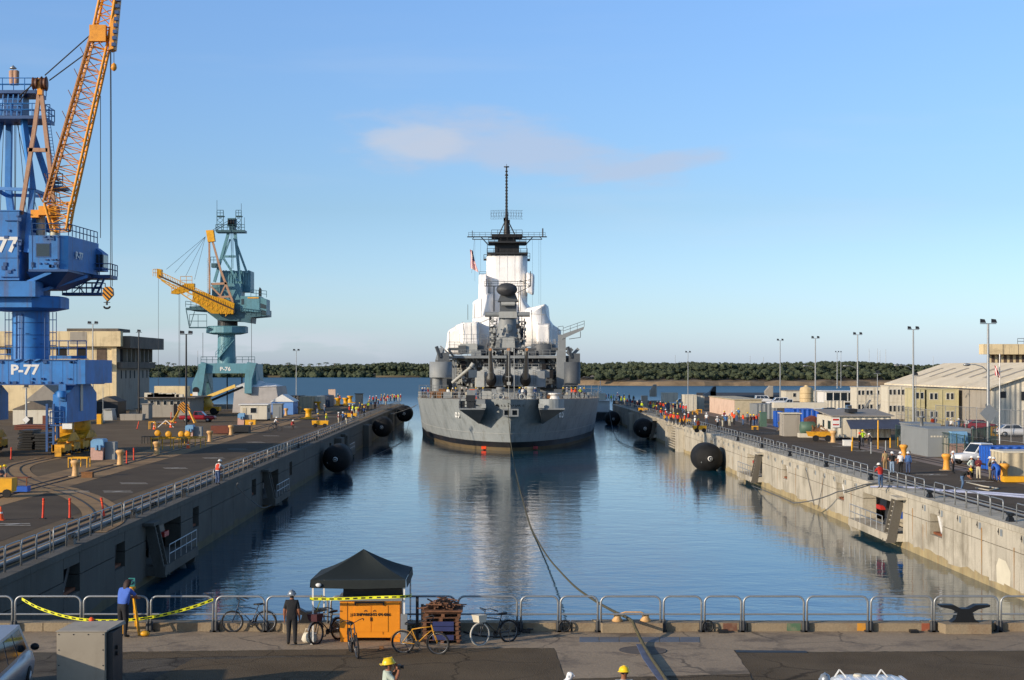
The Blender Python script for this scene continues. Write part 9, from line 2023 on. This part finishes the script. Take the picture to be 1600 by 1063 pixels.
# people near the camera
person(gpt(456,1009),178,'man in black clothes and silver hard hat standing with his back to the camera','stand','#16181d','#17181d',m_hats,skin=m_skin2,detail=1,h=.94,fat=1.08)
person(gpt(192,997),150,'long haired surveyor in a light blue shirt looking through the theodolite','photo' if False else 'reach','#3f62b4','#14161c',None,skin=m_skin2,detail=1,h=1.06,hair=mat('hair_brown','#2a1710',.7))
b = MB(); q = gpt(192,997); b.loft([[(q.x-.02+dx*w+.0,q.y+.14*1+yy*w,zz) for dx,yy in ((-1,-.6),(1,-.6),(1.1,.4),(0,.9),(-1.1,.4))] for w,zz in ((.05,GZ+1.28),(.12,GZ+1.42),(.12,GZ+1.6),(.1,GZ+1.76),(.05,GZ+1.82))],0,True)
sv = [o for o in bpy.data.objects if o.get('label', '').startswith('long haired surveyor')][0]
b = MB(); hd = skeleton('reach')['hea']; b.loft([[(hd.x+math.cos(a)*rx,hd.y+.05+yo+math.sin(a)*ry,hd.z+zo) for a in [2*math.pi*k/10 for k in range(10)]] for rx,ry,yo,zo in ((.03,.03,-.04,.115),(.1,.1,-.04,.07),(.115,.11,0,0),(.11,.08,.05,-.1),(.1,.06,.09,-.22),(.05,.03,.11,-.33))],0,True); part('long_hair',b,mat('hair_brown','#2a1710',.7),sv,True)
t = thing('theodolite','yellow tripod with teal surveying instrument in front of the surveyor','theodolite',gpt(206,990)); q = t.location
for fx_,fy_ in ((.33,-.42),(-.28,-.1),(.05,.45)): b = MB(); b.beam((fx_*.12,fy_*.12,1.42),(fx_,fy_,.01),.05); part('tripod_leg',b,m_yel,t,True); b = MB(); b.beam((fx_*.55,fy_*.55,.72),(fx_,fy_,.01),.07); part('leg_extension',b,m_bogie,t,True)
b = MB(); b.lathe([(.12, 1.42), (.12, 1.48)], (0,0,0), 12); part('tripod_head', b, m_bogie, t, True)
b = MB(); b.bb(-.09,.09,-.06,.06,1.49,1.53); b.bb(-.1,-.06,-.04,.04,1.53,1.72); b.bb(.06,.1,-.04,.04,1.53,1.72); b.bb(-.1,.1,-.03,.03,1.72,1.75); b.tube((0,-.12,1.63),(0,.12,1.63),.045,10); part('instrument',b,mat('instrument_teal','#2c7a72',.4),t,True)
b = MB(); b.ball(gpt(226,995)+Vector((0,0,.1)),.13,10,6,0,(1.3,1,.7)); single('field_bag',b,m_yel,'yellow bag lying at the foot of the tripod','bag')
q = P(606,1026,35.8); person((q.x,35.8,GZ),105,'man in green and white patterned shirt and yellow hard hat raising a camera','photo','#a9b5a8','#3a3c40',m_haty,skin=m_skin2,detail=1,h=.99)
b = MB(); b.box((0,0,0),(.07,.15,.1)); b.lathe([(.035,0),(.04,.08)],(.03,0,0),10,0,'x'); o = single('camera',b,m_black,'black camera held to the eye by the man in the patterned shirt','camera'); o.location = (q.x+.26,35.74,GZ+1.57)
q = P(975,1037,34.9); person((q.x,34.9,GZ),5,'man in grey shirt, sunglasses and yellow hard hat facing the camera at the bottom edge','stand','#8f9498','#3a3c40',m_haty,skin=m_skin2,detail=1,h=.985)
b = MB(); b.box((0,0,0),(.14,.03,.04)); o = single('sunglasses',b,m_black,'dark sunglasses worn by the man in the grey shirt','sunglasses'); o.location = (q.x,34.9-.112,GZ+1.612)
q = P(1289,1049,34.2); person((q.x,34.2,GZ),170,'man in grey hard hat at the corner of the white van, bottom edge','stand','#8c5a4a','#3a3c40',m_hats,skin=m_skin,detail=1,h=.96)
q = P(874,1049,35.0); person((q.x+.05,35.2,GZ),60,'person bent over in a white hooded coverall at the bottom edge','reach','#d4d6da','#d4d6da',None,skin=fab('#d4d6da'),detail=1,h=.95,sleeve='long',hair=fab('#e2e2e0'))
# electrical box, bottom left
Yq = 38.6; x0, x1 = P(88.5, 0, Yq).x, P(165, 0, Yq).x; zt = P(0, 987, Yq).z
t = thing('electrical_box','big weathered grey metal cabinet with riveted front and hipped top, bottom left','cabinet',((x0+x1)/2,Yq,GZ)); m_ebox = mat('cabinet_grey','#938b7c',.6,var=.07,vscale=.9,dirt='#6f675a',dirt_amt=.45,dscale=.8,streak=('#6e6455',.35))
b = MB(); b.bb(x0, x1, Yq, Yq+1.15, GZ+.02, zt); part('body', b, m_ebox, t)
b = MB(); b.loft([[(x0-.03,Yq-.03,zt),(x1+.03,Yq-.03,zt),(x1+.22,Yq+1.2,zt),(x0+.03,Yq+1.2,zt)],[(x0,Yq,zt+.02),(x1+.03,Yq,zt+.02),(x1+.2,Yq+1.15,zt+.09),(x0+.15,Yq+1.15,zt+.06)]],0,False); part('top',b,m_gbuild,t)
b = MB(); b.bb(x0+.02, x1-.02, Yq-.02, Yq, GZ+.1, zt-.02); fp = part('front_panel', b, m_ebox, t)
for k in range(12):
 for (xx_,zz_) in (((x0+.06+(x1-x0-.12)*k/3),zt-.07),) if k < 4 else (((x0+.06) if k % 2 else (x1-.06),zt-.07-.38*((k-4)//2+1)),):
  b = MB(); b.lathe([(.0,-.012),(.016,-.01),(.016,0)],(xx_,Yq-.02,zz_),8,0,'y'); part('bolt',b,m_steel,fp)
b = MB(); b.bb(x1+.003, x1+.16, Yq+.1, Yq+1.1, GZ+.02, zt-.04); part('side_panel', b, m_steel, t)
for z_ in (zt-.45, zt-.6): b = MB(); b.box((x1+.19, Yq+.4, z_), (.06, .12, .1)); part('conduit_box', b, m_black, t)
# silver minivan, bottom left, and white van roof, bottom right
vehicle('minivan','silver minivan seen from behind, cut by the lower left corner','car',(-12.75,39.1,GZ),math.radians(96),4.8,1.95,1.78,m_cars,'van')
q = P(1350,1049,33.0); t = thing('white_van','white van roof with ribs and a ladder rack at the bottom edge','van',(q.x,30.2,GZ)); m_vanw = m_carw
zt = q.z; w = (P(1412, 0, 33).x-P(1288, 0, 33).x)/2
b = MB(); ring = []
for yy,k,zz in ((-2.6,.98,0),(2.2,.98,0),(2.7,.93,-.05),(2.85,.85,-.18)): ring.append([(-w*k,yy,1.1),(-w*k,yy,zt-GZ-.22+zz),(-w*k*.92,yy,zt-GZ-.06+zz),(-w*k*.7,yy,zt-GZ+zz),(w*k*.7,yy,zt-GZ+zz),(w*k*.92,yy,zt-GZ-.06+zz),(w*k,yy,zt-GZ-.22+zz),(w*k,yy,1.1)])
b.loft(ring,0,True); part('upper_body',b,m_vanw,t,True); b = MB(); b.bb(-w,w,-2.6,2.8,.35,1.1); part('lower_body',b,m_vanw,t,True)
for k in range(8): b = MB(); x = -w*.75+k*w*1.5/7; b.bb(x-.03,x+.03,-2.5,2.3,zt-GZ-.005,zt-GZ+.006); part('roof_rib',b,m_vanw,t,True)
for yy in (-1.7, 1.8):
 for x in (-w+.05,w-.05): b = MB(); b.lathe([(.2,-.1),(.35,-.09),(.35,.09),(.2,.1)],(x,yy,.35),14,0,'x'); part('wheel',b,m_tyre,t,True)
for x, dxx in ((-w*.78, .0), (w*.25, .0)):
 b = MB(); b.beam((x-.1,2.2,zt-GZ),(x,2.2,zt-GZ+.15),.025); b.beam((x,2.2,zt-GZ+.15),(x+.13,2.2,zt-GZ),.025); part('rack_bracket',b,m_white,t,True)
b = MB(); b.lathe([(.1, 0), (.08, .04)], (-w*.3, 2.3, zt-GZ), 10); part('roof_vent', b, m_offw, t, True)
# dark patches of old spills are in the quay materials; thin black loop lying on the ground
b = MB(); b.path(crs([gpt(x,y)+Vector((0,0,.03)) for x,y in ((725,989),(745,994),(775,997),(805,994),(812,990),(800,987))],6),.03,6); single('hose',b,m_black,'short black loop on the ground behind the white tyred bicycle','hose')
b = MB(); q = gpt(826,990); b.box((q.x,q.y,GZ+.08),(.1,.1,.16)); b.box((q.x+.05,q.y,GZ+.13),(.2,.08,.05)); single('tap',b,m_black,'small black tap fitting right of the white tyred bicycle','tap')
